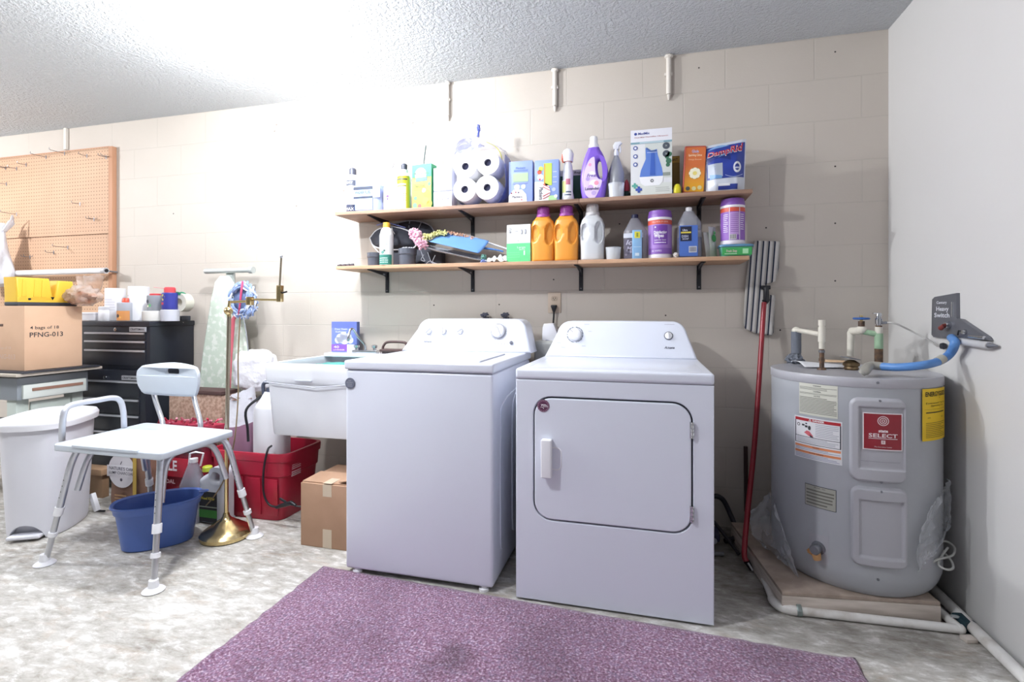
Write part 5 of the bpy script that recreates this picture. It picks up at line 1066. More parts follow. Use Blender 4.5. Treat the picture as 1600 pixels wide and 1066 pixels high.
# clear tray
mb = MB()
def tray(u, v):
    a = aY(664, 386, -.21).lerp(aY(672, 383, -.09), v); b_ = aY(752, 407, -.21).lerp(aY(752, 400, -.09), v); p = a.lerp(b_, u); e = min(min(u, 1-u)*9, min(v, 1-v)*5, 1); p.z -= .014*e*(1-u*.3); p.z = max(p.z, LS+.003); return p
mb.surf(tray, 24, 14, mat('silvery_clear_plastic', 'B4B9C2', .15, alpha=.7, bump=(50, .5, .01))); o = mb.build('clear_clamshell'); o.modifiers.new('s', 'SOLIDIFY').thickness = .0015
tag(o, 'clear plastic clamshell package under the blue dustpan', 'package')
mb = MB()
for L in ([(657, 390), (661, 402), (664, 408), (658, 406), (662, 398)], [(668, 394), (673, 408), (677, 414)], [(680, 399), (676, 409), (683, 414), (676, 414)], [(666, 412), (672, 408), (680, 412), (690, 413)]):
    mb.tube(smooth([(lambda q: Vector((q.x, q.y, max(q.z, LS+.003))))(aY(x, y, -.205)) for x, y in L], 4), .0018, M('AEB2BC', .35, .5), 6)
tag(mb.build('wire_clips'), 'tangle of thin wire clips under the duster on the lower shelf', 'wire', kind='stuff')
t = thing('cleaning_rag', 'white rag with a green and blue corner left of the white and green carton', 'rag', aY(772, 407, -.19))
def ragf(u, v): a = aY(752, 412, -.22).lerp(aY(792, 410, -.22), u); p = a+Vector((0, .10*v, 0)); p.z = LS+.004+.045*abs(noise.noise(Vector((u*4, v*3, 5))))+.022*math.sin(u*3.1)*math.sin(v*3.1); return p
mb = MB(); mb.surf(ragf, 26, 18, mat('white_rag', 'E2E6E4', .9, bump=(80, .4, .004))); o = mb.build('cloth', t); o.modifiers.new('s', 'SOLIDIFY').thickness = .003
MB().blob(aY(756, 404, -.2)+Vector((0, 0, .003)), (.014, .014, .016), M('5F8C84', .8), .3, 3).blob(aY(756, 409, -.215), (.016, .012, .010), M('6E7FB8', .8), .3, 3, seed=2).build('coloured_corner', t)
t, xc, w, h, face = carton('glove_box', 'white over green carton left of the orange jugs on the lower shelf', 'box', 791.5, 829, 351, LS, M('DCDDDE', .6), Yf=-.21, depth=.09, rot=-.06)
def f(mb, w, h):
    Q(mb, w, h, 0, 1, 0, .50, '5CC884'); Q(mb, w, h, 0, 1, .5, .53, 'CFE6D6', 2); T_X(mb, w, h, '⌂', .14, .88, .07, '7A7C84'); T_X(mb, w, h, 'CE', .14, .80, .045, '4A4C58', .1); T_X(mb, w, h, 'LATEX EXAM', .32, .82, .025, 'A0A2AA', .3)
    for x in (.60, .76): Q(mb, w, h, x, x+.07, .74, .86, '8C8E98', 2); Q(mb, w, h, x+.02, x+.05, .76, .84, 'C6C8CE', 3)
    T_X(mb, w, h, 'Large', .62, .39, .05, 'C9F0D6', .35); T_X(mb, w, h, 'BOX', .66, .33, .04, 'C9F0D6', .25); Q(mb, w, h, .72, .78, .18, .30, 'D6F4E0', 3); Q(mb, w, h, .45, .52, .56, .58, 'A0A2AA', 3)
    for z in (.25, .19, .13): Q(mb, w, h, .03, .55, z, z+.008, '8EDCA8', 2)
face(f)
MB().box(xc+w/2-.0005, xc+w/2+.004, -.205, -.14, LS+.008, LS+h*.5, M('3A9E62', .6)).build('side_panel', t)
# detergent jugs
def jug_warp(w, d, h):
    def f(q):
        x, y, z = q
        if y < 0:
            for cx_, cz_, rx, rz, dp in ((-w*.30, h*.62, w*.16, h*.19, .016), (w*.30, h*.60, w*.18, h*.25, .020)):
                e = ((x-cx_)/rx)**2+((z-cz_-(x-cx_)*.2)/rz)**2
                if e < 1: y += dp*min(1, (1-e)*2.5)
        return (x, y, z)
    return f
def jug(name, lab, x0, x1, yt, ys, body, capm, group=None):
    xc, w, zs = span(x0, x1, ys, -.20); _, _, zt = span(x0, x1, yt, -.20); h = zs-LS; c = (xc, -.18, LS); d = .045
    t = thing(name, lab, 'jug', c, group); hw = w/2
    bottle(t, c, [(0, hw*.90, d*.9), (.006, hw*.96, d), (h*.28, hw*.97, d), (h*.40, hw, d), (h*.78, hw, d), (h*.90, hw*.85, d*.9), (h*.97, hw*.62, d*.7), (h, hw*.56, d*.62)], body, p=3.2, n=72, steps=9, warp=jug_warp(w, d, h))
    H = zt-zs; mb = MB(); R_ = hw*.56
    mb.lathe([(R_*1.05, -.003), (R_*1.05, H*.20), (R_*.90, H*.26), (R_*.88, H*.94), (R_*.82, H), (0, H)], (xc, -.18, zs), capm, 30)
    for k in range(26): a = 2*math.pi*k/26; mb.cyl((xc+R_*.90*math.cos(a), -.18+R_*.90*math.sin(a), zs+H*.3), (xc+R_*.89*math.cos(a), -.18+R_*.89*math.sin(a), zs+H*.9), .0011, capm, 4)
    mb.build('cap', t); return t, xc, w
OR = M('E2963A', .35); MG = M('9C4A9E', .4)
t1, x1_, w_1 = jug('laundry_detergent_jug', 'left orange laundry jug with a purple cap, next to the white and green carton', 829.5, 866.5, 323.5, 338.5, OR, MG, 'orange laundry jugs')
t2 = dup(t1); xc2 = span(868, 905, 338)[0]; t2.location = (xc2, -.18, LS); t2['label'] = 'right orange laundry jug with a purple cap, next to the white jug'
jug('laundry_detergent_jug', 'plain white laundry jug with a grey-white cap on the lower shelf', 906.5, 944, 318.5, 335.5, M('C9CBD0', .35), M('C2BFC2', .4))
cup('measuring_cup', 'clear measuring cup right of the white jug on the lower shelf', 945.5, 971, 387, LS, -.19)
# clear jug with navy cap
xc, w, _ = span(974, 1012, 370, -.17); _, _, zt = span(974, 1012, 334, -.17); h = zt-LS; c = (xc, -.16, LS); hw = w/2
t = thing('clear_jug', 'clear jug with a navy cap behind the light blue packet on the lower shelf', 'jug', c)
bottle(t, c, [(0, hw*.9, .04), (.008, hw, .045), (h*.55, hw, .045), (h*.62, hw*.97, .044), (h*.88, hw*.38, .02, -hw*.05), (h*.9, hw*.34, .018, -hw*.05)], mat('smoky_clear', '9A9AA4', .2, alpha=.55), p=3)
MB().lathe([(.0165, 0), (.0165, h*.085), (.014, h*.095), (0, h*.095)], (xc-hw*.05, -.16, LS+h*.895), M('22264A', .4), 20).build('cap', t)
m_ = MB(); m_.T = Matrix.Translation((xc, -.2062, LS)); Q(m_, w, h, .04, .80, .03, .44, '6A6474'); Q(m_, w, h, .02, .82, .46, .56, 'D6D6DE', 2); T_X(m_, w, h, 'Ice', .3, .36, .10, 'C9C4D4', .4, shear=.3); T_X(m_, w, h, 'Melt', .36, .22, .10, 'B9B2C6', .5, shear=.3)
for k in range(7): DISC(m_, w, h, .12+.1*k, .10+.03*(k % 3), .05, ['8E8898', '50495C', 'A9A2B4'][k % 3], 4, n=7)
m_.build('printed_label', t)
t, xc, w, h, face = carton('sky_blue_packet', 'narrow light blue packet with a yellow mark standing before the navy-capped jug', 'packet', 988.5, 1003, 359.5, LS, M('8FBBE4', .5), Yf=-.235, depth=.02, rot=.15)
face(lambda mb, w, h: (Q(mb, w, h, .2, .8, .72, .94, 'E2D84A', 2), Q(mb, w, h, .4, .6, .76, .9, '8E9A3A', 3), Q(mb, w, h, .25, .7, .1, .2, 'D6E6F4', 2), Q(mb, w, h, .1, .9, .4, .42, 'C0D8F0', 2)))
def wipes(lab, x0, x1, yt, zb, Y, back):
    xc, w, zt = span(x0, x1, yt, Y); r = w/2; h = zt-zb; c = (xc, Y, zb); t = thing('wipes_canister', lab, 'canister', c, 'purple wipes canisters')
    bottle(t, c, [(0, r*.97, r*.97), (.004, r, r), (h*.06, r, r), (h*.085, r*.97, r*.97), (h*.83, r*.97, r*.97)], M('D9D4DE', .4), 'canister')
    MB().lathe([(r*1.0, 0), (r*1.0, h*.085), (r*.97, h*.10), (r*.93, h*.165), (r*.86, h*.175), (0, h*.175)], (xc, Y, zb+h*.825), M('7B4FA6', .4), 36).build('lid', t)
    MB().lathe([(r*1.005, 0), (r*1.005, h*.045)], (xc, Y, zb+h*.80), M('E6E4EA', .4), 36).build('white_collar', t)
    W = cylwarp(c, r*.97, .0012); mb = MB(); PU = M('8A5CB4', .45)
    mb.surf(lambda u, v: W((u-.5)*r*math.pi*1.95, h*(.09+.63*v), 0), 50, 1, PU if back else M('9A74BE', .45)); mb.surf(lambda u, v: W((u-.5)*r*math.pi*1.95, h*(.70+.09*v), -.0004), 50, 1, M('C9503E', .45))
    WT = M('E8E2EE', .5)
    if not back:
        mb.surf(lambda u, v: W((u-.5)*r*1.25, h*(.28+.40*v), -.0008), 14, 1, M('6E3A9E', .45)); mb.text('Disinfecting', (0, -.0014, h*.53), h*.06, WT, warp=W, w=r*1.05, bold=.03); mb.text('Wipes', (-.1*r, -.0014, h*.46), h*.07, WT, warp=W, w=r*.8, bold=.04)
        mb.text('Lavender Scent', (0, -.0014, h*.375), h*.04, WT, warp=W, w=r*.95); mb.text('KILLS 99.9% OF GERMS', (0, -.0014, h*.745), h*.03, M('F0D0CA', .5), warp=W, w=r*1.3); mb.disc((-.4*r, -.0014, h*.64), .004, WT, 10, warp=W); mb.lines(-r*.5, r*.5, h*.30, h*.34, -.0012, 1, WT, warp=W); mb.surf(lambda u, v: W((u-.5)*r*2.2, h*(.09+.12*v), -.0008), 14, 1, M('7E54AA', .45)); mb.text('80 WIPES', (-.3*r, -.0014, h*.15), h*.035, WT, warp=W)
    else:
        for x in (-.42, .40): mb.surf(lambda u, v, x=x: W((x+.05*u)*r, h*(.09+.70*v), -.0008), 2, 1, WT)
        mb.surf(lambda u, v: W((-.36+.74*u)*r, h*(.20+.48*v), -.0006), 8, 1, M('B491CC', .45)); mb.surf(lambda u, v: W((-.34+.5*u)*r, h*(.10+.11*v), -.0010), 8, 1, M('D6D2D8', .5))
        for k in range(7): mb.surf(lambda u, v, k=k: W((-.32+.065*k+.03*u)*r, h*(.115+.09*v), -.0014), 2, 1, INK)
        mb.lines(-r*.30, r*.32, h*.25, h*.66, -.0010, 10, M('8A62A8', .5), warp=W, fill=.35, seed=2); mb.lines(-r*.95, -r*.5, h*.25, h*.66, -.0010, 10, WT, warp=W, fill=.3, seed=3); mb.lines(r*.5, r*.9, h*.3, h*.66, -.0010, 8, WT, warp=W, fill=.3, seed=5)
    mb.build('printed_label', t)
wipes('purple disinfecting wipes canister standing on the lower shelf board', 1012.5, 1050, 330.5, LS, -.18, False)
# blue dish soap / cleaner bottle
xc, w, _ = span(1057.5, 1097, 370, -.18); _, _, zt = span(1060, 1090, 324, -.18); h = zt-LS; hw = w/2; c = (xc, -.18, LS)
t = thing('blue_cleaner_bottle', 'clear bottle of dark blue liquid with a white cap right of the wipes', 'bottle', c)
bottle(t, c, [(0, hw*.9, .034), (.006, hw, .04), (h*.40, hw, .04), (h*.70, hw*.92, .036), (h*.84, hw*.55, .024, -hw*.05), (h*.92, hw*.36, .016, -hw*.05)], mat('clear_bottle', 'B9BCC8', .15, alpha=.4), p=3)
bottle(t, c, [(0.003, hw*.95, .037), (h*.40, hw*.97, .038)], M('1C2A78', .3), 'liquid', p=3)
MB().lathe([(.015, 0), (.015, h*.07), (.013, h*.078), (0, h*.078)], (xc-hw*.05, -.18, LS+h*.915), WPLAST, 20).build('cap', t)
m_ = MB(); m_.T = Matrix.Translation((xc, -.2212, LS)); Q(m_, w, h, .08, .80, .03, .62, '4668B4'); Q(m_, w, h, .12, .56, .32, .60, '161A34', 2); Q(m_, w, h, .14, .54, .47, .50, 'D0BC4A', 3); T_X(m_, w, h, 'Ultra', .30, .53, .04, 'C9CBE0', .2, k=4); T_X(m_, w, h, 'DISH', .3, .41, .045, 'B9BCD6', .25, k=4); T_X(m_, w, h, 'SOAP', .32, .36, .03, 'B9BCD6', .25, k=4); Q(m_, w, h, .45, .76, .10, .22, 'C6C8D4', 2)
for k in range(6): Q(m_, w, h, .48+.045*k, .50+.045*k, .115, .205, '2A2C3C', 3)
m_.build('printed_label', t)
m_ = MB(); m_.blob(aY(1056, 400, -.22)+Vector((0, 0, .004)), (.011, .01, .010), M('D9D4D2', .6), .3, 3); tag(m_.build('crumpled_wad'), 'tiny white crumpled wad between the wipes and the blue bottle', 'wad')
for k, (lab, x0, x1, yt, cl, g) in enumerate((('grey and white packet leaning by the blue cleaner bottle', 1103, 1113, 362, 'A9ABA6', None), ('packet with a green leaf mark leaning by the green tub', 1108, 1121, 353, 'BFC9BC', '3FA04A'))):
    a, b_ = aY(x0+2, 403, -.2), aY(x1-1, yt, -.2); t = thing('seed_packet', lab, 'packet', (a.x, -.19, LS))
    mb = MB(); mb.T = Matrix.Translation(((a.x+b_.x)/2+.002, -.20+.02*k, LS+.003)) @ Matrix.Rotation(math.radians(-7+4*k), 4, 'Y') @ Matrix.Rotation(.9, 4, 'Z'); H = b_.z-LS-.004; mb.surf(lambda u, v: Vector(((u-.5)*.06, -.006*math.sin(u*3.14)*math.sin(v*3.14), v*H)), 10, 8, M(cl, .35)); mb.surf(lambda u, v: Vector(((u-.5)*.06, .006*math.sin(u*3.14)*math.sin(v*3.14), v*H)), 10, 8, M(cl, .35)); mb.build('packet', t)
    if g: mb2 = MB(); mb2.T = mb.T; mb2.disc((0, -.0085, H*.62), .018, M(g, .5), 10); mb2.disc((.006, -.0085, H*.80), .012, M('58BE5A', .5), 3); mb2.build('green_print', t)
x0_, x1_ = aY(1123, 381, -.20).x, aY(1178, 381, -.20).x; zt = aY(1150, 380.5, -.2).z; xc = (x0_+x1_)/2; w = x1_-x0_; h = zt-LS
t = thing('food_tub', 'flat green and clear tub with a blue lid under the second wipes canister', 'tub', (xc, -.17, LS))
MB().loft([(0, w*.42, .040), (h*.75, w*.47, .048)], mat('green_tub', '5A9C8A', .35), (xc, -.17, LS+.0005), 5).build('tub', t); MB().loft([(0, w*.50, .052), (h*.12, w*.50, .052), (h*.16, w*.48, .050)], M('5C8CB0', .35), (xc, -.17, LS+h*.76), 5).build('lid', t)
m_ = MB(); m_.T = Matrix.Translation((xc, -.2165, LS)) @ Matrix.Rotation(.14, 4, 'X'); Q(m_, w, h, .08, .92, .12, .68, '3FA45A'); T_X(m_, w, h, 'Fresh Step', .35, .42, .18, 'D6C4C0', .3); Q(m_, w, h, .66, .82, .22, .58, 'A9E0B4', 2); Q(m_, w, h, .15, .5, .2, .25, 'B9DCC0', 2); m_.build('printed_label', t)
wipes('purple wipes canister with a bar code, raised on the flat green tub', 1125.5, 1164, 312, LS+h*.93, -.17, True)

# ---- wall items
c0 = aY(866.5, 473, 0); t = thing('wall_outlet', 'beige duplex outlet with a black plug under the lower shelf', 'outlet', (c0.x, 0, c0.z-.06)); m_ivory = M('C4B3A2', .45)
hw, hh = .036, .056
MB().box(c0.x-hw, c0.x+hw, -.007, -.0003, c0.z-hh, c0.z+hh, m_ivory, .002).build('cover_plate', t)
for dz_ in (.022, -.022):
    mb = MB(); mb.loft([(0, .017, .0145), (.003, .017, .0145)], M('B09F8E', .4), O0, 3); mb.v = [Vector((v.x+c0.x, -.0068-v.z, v.y+c0.z+dz_)) for v in mb.v]
    for sx in (-.006, .006): mb.box(c0.x+sx-.0012, c0.x+sx+.0012, -.0104, -.0098, c0.z+dz_-.002, c0.z+dz_+.007, BLACK)
    mb.disc((c0.x, -.0104, c0.z+dz_-.007), .0025, BLACK, 10); mb.build('socket', t)
t = thing('appliance_cable', 'black plug and cord hanging from the outlet down behind the dryer', 'cord', (c0.x, -.03, c0.z-.06))
MB().loft([(0, .006, .008), (.012, .010, .011), (.032, .018, .012), (.038, .015, .011)], BLACK, (c0.x+.001, -.026, c0.z-.052), 3).build('plug', t)
MB().tube(smooth([(c0.x+.001, -.026, c0.z-.05), (c0.x-.002, -.028, c0.z-.12), (c0.x-.004, -.04, c0.z-.2), (c0.x-.02, -.05, c0.z-.5)], 6), .005, BLACK, 10).build('cord', t)
for i, x in enumerate((757, 789)):
    q = aY(x, 492, -.05); t = thing('hose_bibb', ('left' if i == 0 else 'right')+' small dark wall tap handle just above the washer console', 'tap', q, 'washer supply taps')
    MB().cyl((q.x, -.001, q.z-.02), (q.x, -.05, q.z-.02), .012, M('5A5A66', .4, .6)).cyl((q.x, -.05, q.z-.03), (q.x, -.05, q.z), .008, M('5A5A66', .4, .6)).build('body', t)
    mb = MB(); mb.T = Matrix.Translation((q.x, -.05, q.z)) @ Matrix.Rotation(.5, 4, 'X')
    for k in range(6): a = 2*math.pi*k/6; mb.blob((.018*math.cos(a), .018*math.sin(a), 0), (.008, .008, .005), M('3E4254', .4), 0, 1, 10, 6)
    mb.lathe([(.016, -.003), (.016, .004), (0, .005)], O0, M('3E4254', .4), 12); mb.build('handle', t)
# boxes and bag between the machines
t = thing('grey_bin', 'slim grey plastic box standing between the washer and the dryer', 'box', aY(843, 560, -.18)); a, b_ = aY(834, 534, -.16), aY(868, 534, -.16)
MB().box(a.x, b_.x-.0, -.16, -.02, .62, a.z, M('A5A5A2', .45), .012, 3).box(a.x+.004, b_.x-.004, -.156, -.024, a.z-.004, a.z+.003, M('B4B4B0', .45), .003).box(a.x+.03, b_.x-.03, -.12, -.05, 0, .622, M('8F8F8C', .5)).build('box', t)
t = thing('white_detergent_pouch', 'white bag with a navy band showing behind the grey box between the machines', 'bag', aY(858, 530, -.1))
mb = MB(); pts = [aY(x, y, -.06) for x, y in ((848, 536), (849, 512), (851, 506), (866, 505), (872, 520), (874, 536))]; mb.prism([(p.x, p.z) for p in pts][::-1], (Vector((0, -.09, 0)), XZ[0], XZ[1], Vector((0, 1, 0))), .06, M('E2E2EA', .4), .008); mb.box(pts[0].x+.01, pts[-1].x-.01, -.085, -.035, .5, pts[0].z, M('E2E2EA', .4)); mb.build('bag', t)
q = aY(852, 537, -.09); MB().lathe([(.030, -.004), (.030, .004)], (q.x+.012, -.094, q.z-.010), M('4E5272', .4), 24, axis='y').build('navy_band', t)
# ================================================================== SINK CORNER
m_sink = mat('white_tub_plastic', 'E3E5EC', .4, bump=(35, .08, .003))
sx0, sx1, sy0, sy1, sz = -1.885, -1.275, -.60, -.03, .835
t = thing('laundry_sink', 'white plastic laundry sink left of the washing machine', 'sink', ((sx0+sx1)/2, -.3, 0))
mb = MB(); cx, cy = (sx0+sx1)/2, (sy0+sy1)/2; hx, hy = (sx1-sx0)/2, (sy1-sy0)/2
mb.loft([(.468, hx*.925, hy*.88), (.476, hx*.935, hy*.89), (.735, hx*.975, hy*.97), (.736, hx*.99, hy*.985), (.745, hx*1.0, hy*1.0), (sz-.012, hx*1.01, hy*1.01), (sz, hx*.995, hy*.995), (sz, hx*.90, hy*.88), (sz-.02, hx*.885, hy*.86), (.50, hx*.80, hy*.76)], m_sink, (cx, cy, 0), 22, n=96, steps=3, cap=(1, 1)); mb.build('basin', t)
q = [aY(x, y, sy0-.006) for x, y in ((413, 597), (440, 600), (492, 606), (540, 602))]
MB().tube(q, .0026, M('B9BCC6', .5), 8).box(aY(462, 597, sy0).x, aY(488, 597, sy0).x, sy0-.009, sy0, .752, .757, M('B9BCC6', .5)).build('rim_lip', t)
MB().box(sx0+.03, sx1-.02, -.14, -.035, sz-.004, sz+.018, m_sink, .006).build('faucet_deck', t)
for x, y in ((-1.60, -.13), (-1.52, -.07), (sx1-.06, sy1-.07)): MB().box(x-.015, x+.015, y-.015, y+.015, 0, .48, M('5A626E', .5, .3), .002).build('leg', t)
MB().tube(smooth([(cx+.12, cy, .47), (cx+.12, cy, .36), (cx+.16, cy+.02, .31), (cx+.22, cy+.06, .34), (cx+.23, cy+.2, .38), (cx+.23, -.01, .38)], 6), .02, M('B4B2AE', .5), 12).build('drain_trap', t)
def wat(u, v): return Vector((sx0+.07+(sx1-sx0-.14)*u, sy0+.08+(sy1-sy0-.2)*v, sz-.035+.016*noise.noise(Vector((u*4, v*4, 0)))))
mb = MB(); mb.surf(wat, 20, 16, M('58A59E', .8)); o = mb.build('teal_towel'); o.modifiers.new('s', 'SOLIDIFY').thickness = .006; tag(o, 'teal cloth lying inside the laundry sink', 'cloth')
fc = aY(571, 552, -.09); fz = sz+.018; t = thing('sink_faucet', 'chrome gooseneck faucet with two handles on the laundry sink', 'faucet', (fc.x, -.09, fz)); W_ = aY(588, 550, -.09).x-aY(549, 550, -.09).x
MB().box(fc.x-W_/2, fc.x+W_/2, -.11, -.065, fz, fz+.018, CHROME, .007, 3).build('base', t)
MB().tube(smooth([(fc.x, -.088, fz+.015), (fc.x-.004, -.09, fz+.05), aY(560, 527, -.10), aY(552, 515, -.12), aY(547, 516, -.14), aY(545, 526, -.155), aY(544, 533, -.155)], 7), .0075, CHROME, 12).build('spout', t)
for s_ in (-1, 1):
    x = fc.x+s_*W_*.36; mb = MB(); mb.lathe([(.011, 0), (.009, .012), (.016, .016), (.017, .030), (.008, .034), (0, .034)], (x, -.088, fz+.016), CLEAR if False else CHROME, 12)
    for k in range(4): a = k*math.pi/2+.5; mb.cyl((x, -.088, fz+.040), (x+.017*math.cos(a), -.088+.017*math.sin(a), fz+.038), .004, CHROME, 8)
    mb.build('handle', t)
t, xc, w, h, face = carton('laundry_booster_box', 'blue and purple printed box standing on the back of the laundry sink', 'box', 519, 557, 503, sz+.0185, M('6272B4', .5), Yf=-.085, depth=.035, rot=.05)
def f(mb, w, h):
    Q(mb, w, h, 0, 1, 0, 1, '7C8AD0'); Q(mb, w, h, 0, 1, .80, 1, '6A78C2', 2); T_X(mb, w, h, 'Dryer Sheets', .38, .76, .05, 'E2E4F6', .5); T_X(mb, w, h, 'Softener', .38, .67, .05, 'E2E4F6', .45)
    for x, z, r_ in ((.35, .46, .17), (.52, .42, .18), (.66, .50, .14), (.48, .54, .15), (.75, .40, .12), (.25, .40, .12)): DISC(mb, w, h, x, z, r_, 'DCDDF0', 3)
    Q(mb, w, h, 0, .62, .04, .26, '8A5CC0', 4); Q(mb, w, h, .62, 1, .0, .26, 'E4E4F2', 4); T_X(mb, w, h, '40', .2, .17, .08, 'E4D8F4', .22, k=6); T_X(mb, w, h, 'LAVENDER', .3, .08, .04, 'E4D8F4', .45, k=6)
face(f)
# scrub brush on the washer's left rear
t = thing('scrub_brush', 'brown scrub brush with an arched handle behind the left rear of the washer', 'brush', aY(614, 548, -.12)); mbn = M('5A4444', .5)
zb = sz+.020; a_, b_ = aY(597, 548, -.10), aY(636, 548, -.10)
MB().box(a_.x, b_.x, -.135, -.065, zb+.012, zb+.026, mbn, .005).build('brush_block', t)
mb = MB()
for k in range(16):
    for j in range(3): x = a_.x+.006+(b_.x-a_.x-.012)*k/15; mb.cyl((x, -.125+.025*j, zb+.014), (x, -.127+.027*j, zb), .0028, M('6A5E62', .8), 5)
mb.build('bristles', t); MB().tube(smooth([(a_.x+.004, -.10, zb+.02), (a_.x+.01, -.10, zb+.045), (a_.x+.04, -.10, zb+.066), (b_.x-.02, -.10, zb+.066), (b_.x-.004, -.10, zb+.052)], 6), .0075, mbn, 10).build('handle', t)

# ---- cardboard box beside the washer
bx = aZ(470, 852, 0); BY = bx.y; BX1 = W0-.012; bh = aY(500, 757, BY).z; bd = .30
t = thing('cardboard_box', 'brown cardboard box with two strips of pale tape beside the washing machine', 'box', ((bx.x+BX1)/2, BY+bd/2, 0))
MB().box(bx.x, BX1, BY, BY+bd, 0.001, bh, CARD, .002).build('carton', t)
mb = MB(); mb.prism([(0, 0), (BX1-bx.x, 0), (BX1-bx.x-.006, .135), (.006, .135)], (Vector((bx.x, BY+.012, bh+.001)), Vector((1, 0, 0)), Vector((0, .99, .05)), Vector((0, 0, 1))), .0035, CARD); mb.build('flap', t)
MB().prism([(0, 0), (.13, 0.01), (.13, bd-.02), (0, bd-.012)], (Vector((BX1-.135, BY+.01, bh+.012)), Vector((.97, 0, .16)), Vector((0, 1, 0)), Vector((0, 0, 1))), .0035, CARD).build('flap', t)
x_ = aY(511, 770, BY).x
for z0, z1_ in ((bh-.055, bh+.001), (.002, .088)): MB().box(x_-.022, x_+.024, BY-.0012, BY+.001, z0, z1_, TAPE).build('paper_tape', t)
MB().box(x_-.022, x_+.024, BY-.001, BY+.13, bh+.006, bh+.0075, TAPE).build('paper_tape', t)

# ---- red storage bin and what stands in it
m_red = mat('red_bin', 'A81F38', .38); rx0, rx1, ry0, ry1, rz = -2.305, -1.80, -.545, -.20, .355
t = thing('red_storage_bin', 'red plastic storage bin under the laundry sink', 'bin', ((rx0+rx1)/2, (ry0+ry1)/2, 0)); cx, cy, hx, hy = (rx0+rx1)/2, (ry0+ry1)/2, (rx1-rx0)/2, (ry1-ry0)/2
MB().loft([(.0, hx*.80, hy*.84), (.006, hx*.82, hy*.86), (.23, hx*.905, hy*.915), (.235, hx*.935, hy*.945), (.31, hx*.955, hy*.965), (.313, hx*.99, hy*.99), (.345, hx, hy), (rz, hx*.99, hy*.99), (rz, hx*.93, hy*.92), (.33, hx*.91, hy*.91), (.02, hx*.77, hy*.80)], m_red, (cx, cy, 0), 7, n=64, steps=2).build('bin', t)
mb = MB()
for dx in (-.16, -.055, .055, .16):
    mb.prism([(-.034, .03), (.034, .03), (.038, .222), (-.038, .222)], (Vector((cx+dx, cy-hy*.86, 0)), XZ[0], Vector((0, -.055, 1)), Vector((0, -1, 0))), .006, m_red, .002)
mb.build('rib_panels', t)
mb = MB(); xs = cx+hx*.945
for z0, h_ in ((.262, .03), (.225, .03)):
    for k in range(3): mb.box(xs-.006, xs+.0005, cy-.10, cy-.03, z0+.010*k, z0+.010*k+.004, M('D8B4BC', .5))
mb.build('molded_lettering', t)
def insideblob(c, r, mt, amp, fr, seed, name): mb = MB(); mb.blob(c, r, mt, amp, fr, 36, 26, 3, seed); return mb.build(name)
# sprayer jug
jc = Vector((-2.0, -.40, .03)); t = thing('pump_sprayer', 'white plastic pump sprayer with black hose standing in the red bin', 'sprayer', jc)
jt = aY(410, 612, -.42).z
MB().loft([(0, .082, .07), (.02, .090, .08), (.50, .092, .08), (.55, .086, .076), (.585, .062, .055), (jt-.03+.0, .035, .035)], M('E2E3EA', .35), jc, 2.6).build('tank', t)
MB().lathe([(.030, 0), (.030, .02), (.012, .024), (.012, .05), (0, .05)], (jc.x, jc.y, jt), M('4A5064', .5), 20).tube(smooth([(jc.x-.035, jc.y-.02, jt-.03), (jc.x-.03, jc.y-.03, jt+.045), (jc.x+.02, jc.y-.03, jt+.05), (jc.x+.05, jc.y-.04, jt+.005)], 5), .010, M('4E5468', .5), 10).build('pump_handle', t)
MB().tube(smooth([(jc.x-.04, jc.y-.03, jt-.02), aY(385, 640, -.49), aY(387, 670, -.49), aY(388, 690, -.49)], 6), .007, BLACK, 8).tube(smooth([aY(424, 697, -.50), aY(418, 704, -.555), aY(412, 735, -.565), aY(412, 770, -.565), aY(420, 788, -.565), aY(432, 793, -.565)], 7), .0055, BLACK, 10).build('hose', t)
p_ = aY(432, 793, -.565); MB().tube([p_, aY(441, 790, -.57), aY(455, 786, -.57), aY(462, 790, -.57)], [.008, .011, .012, .007], BLACK, 10).tube([aY(447, 785, -.57), aY(437, 779, -.575)], .006, BLACK, 8).tube([aY(460, 791, -.57), aY(472, 792, -.56)], .004, BLACK, 6).build('spray_wand', t)
mb = MB(); c_ = aY(372, 655, -.40); MB
bagm = mat('white_bag_plastic', 'D9D9E2', .35, bump=(14, .6, .02)); bagm2 = mat('mauve_bag_print', '8E6A80', .4)
t = thing('garden_product_bag', 'open white plastic bag with a mauve lower half standing in the red bin', 'bag', (c_.x, -.36, .03))
def bagf(u, v):
    a = 2*math.pi*u; k = .075+.012*math.sin(v*4)+.010*noise.noise(Vector((math.cos(a)*2, math.sin(a)*2, v*4))); top = .64+.03*math.cos(a)+.02*noise.noise(Vector((math.cos(a)*3, math.sin(a)*3, 7)))
    return Vector((c_.x+.005+k*1.15*math.cos(a)+.0*v, -.38+k*.9*math.sin(a), .03+(top-.03)*v))
mb = MB(); mb.surf(lambda u, v: bagf(u, .70+.3*v), 40, 14, bagm, cu=True); mb.surf(lambda u, v: bagf(u, .70*v), 40, 16, bagm2, cu=True); mb.build('bag', t)
mb = MB(); mb.blob((c_.x+.005, -.38, .615), (.075, .062, .018), M('6E5248', .9), .2, 4); mb.build('soil', t)
tag(insideblob((aY(396, 585, -.185).x+.01, -.185, .74), (.14, .055, .125), mat('crumpled_white_bag', 'E6E6EE', .5, bump=(16, .7, .02)), .10, 3.0, 5, 'stuffed_white_bag'), 'stuffed white bag against the wall left of the laundry sink', 'bag')
mb = MB(); mb.box(-2.22, -2.0, -.195, -.13, 0, .62, M('C9C2BC', .7), .01); tag(mb.build('storage_carton'), 'pale carton under the stuffed white bag behind the red bin', 'box')

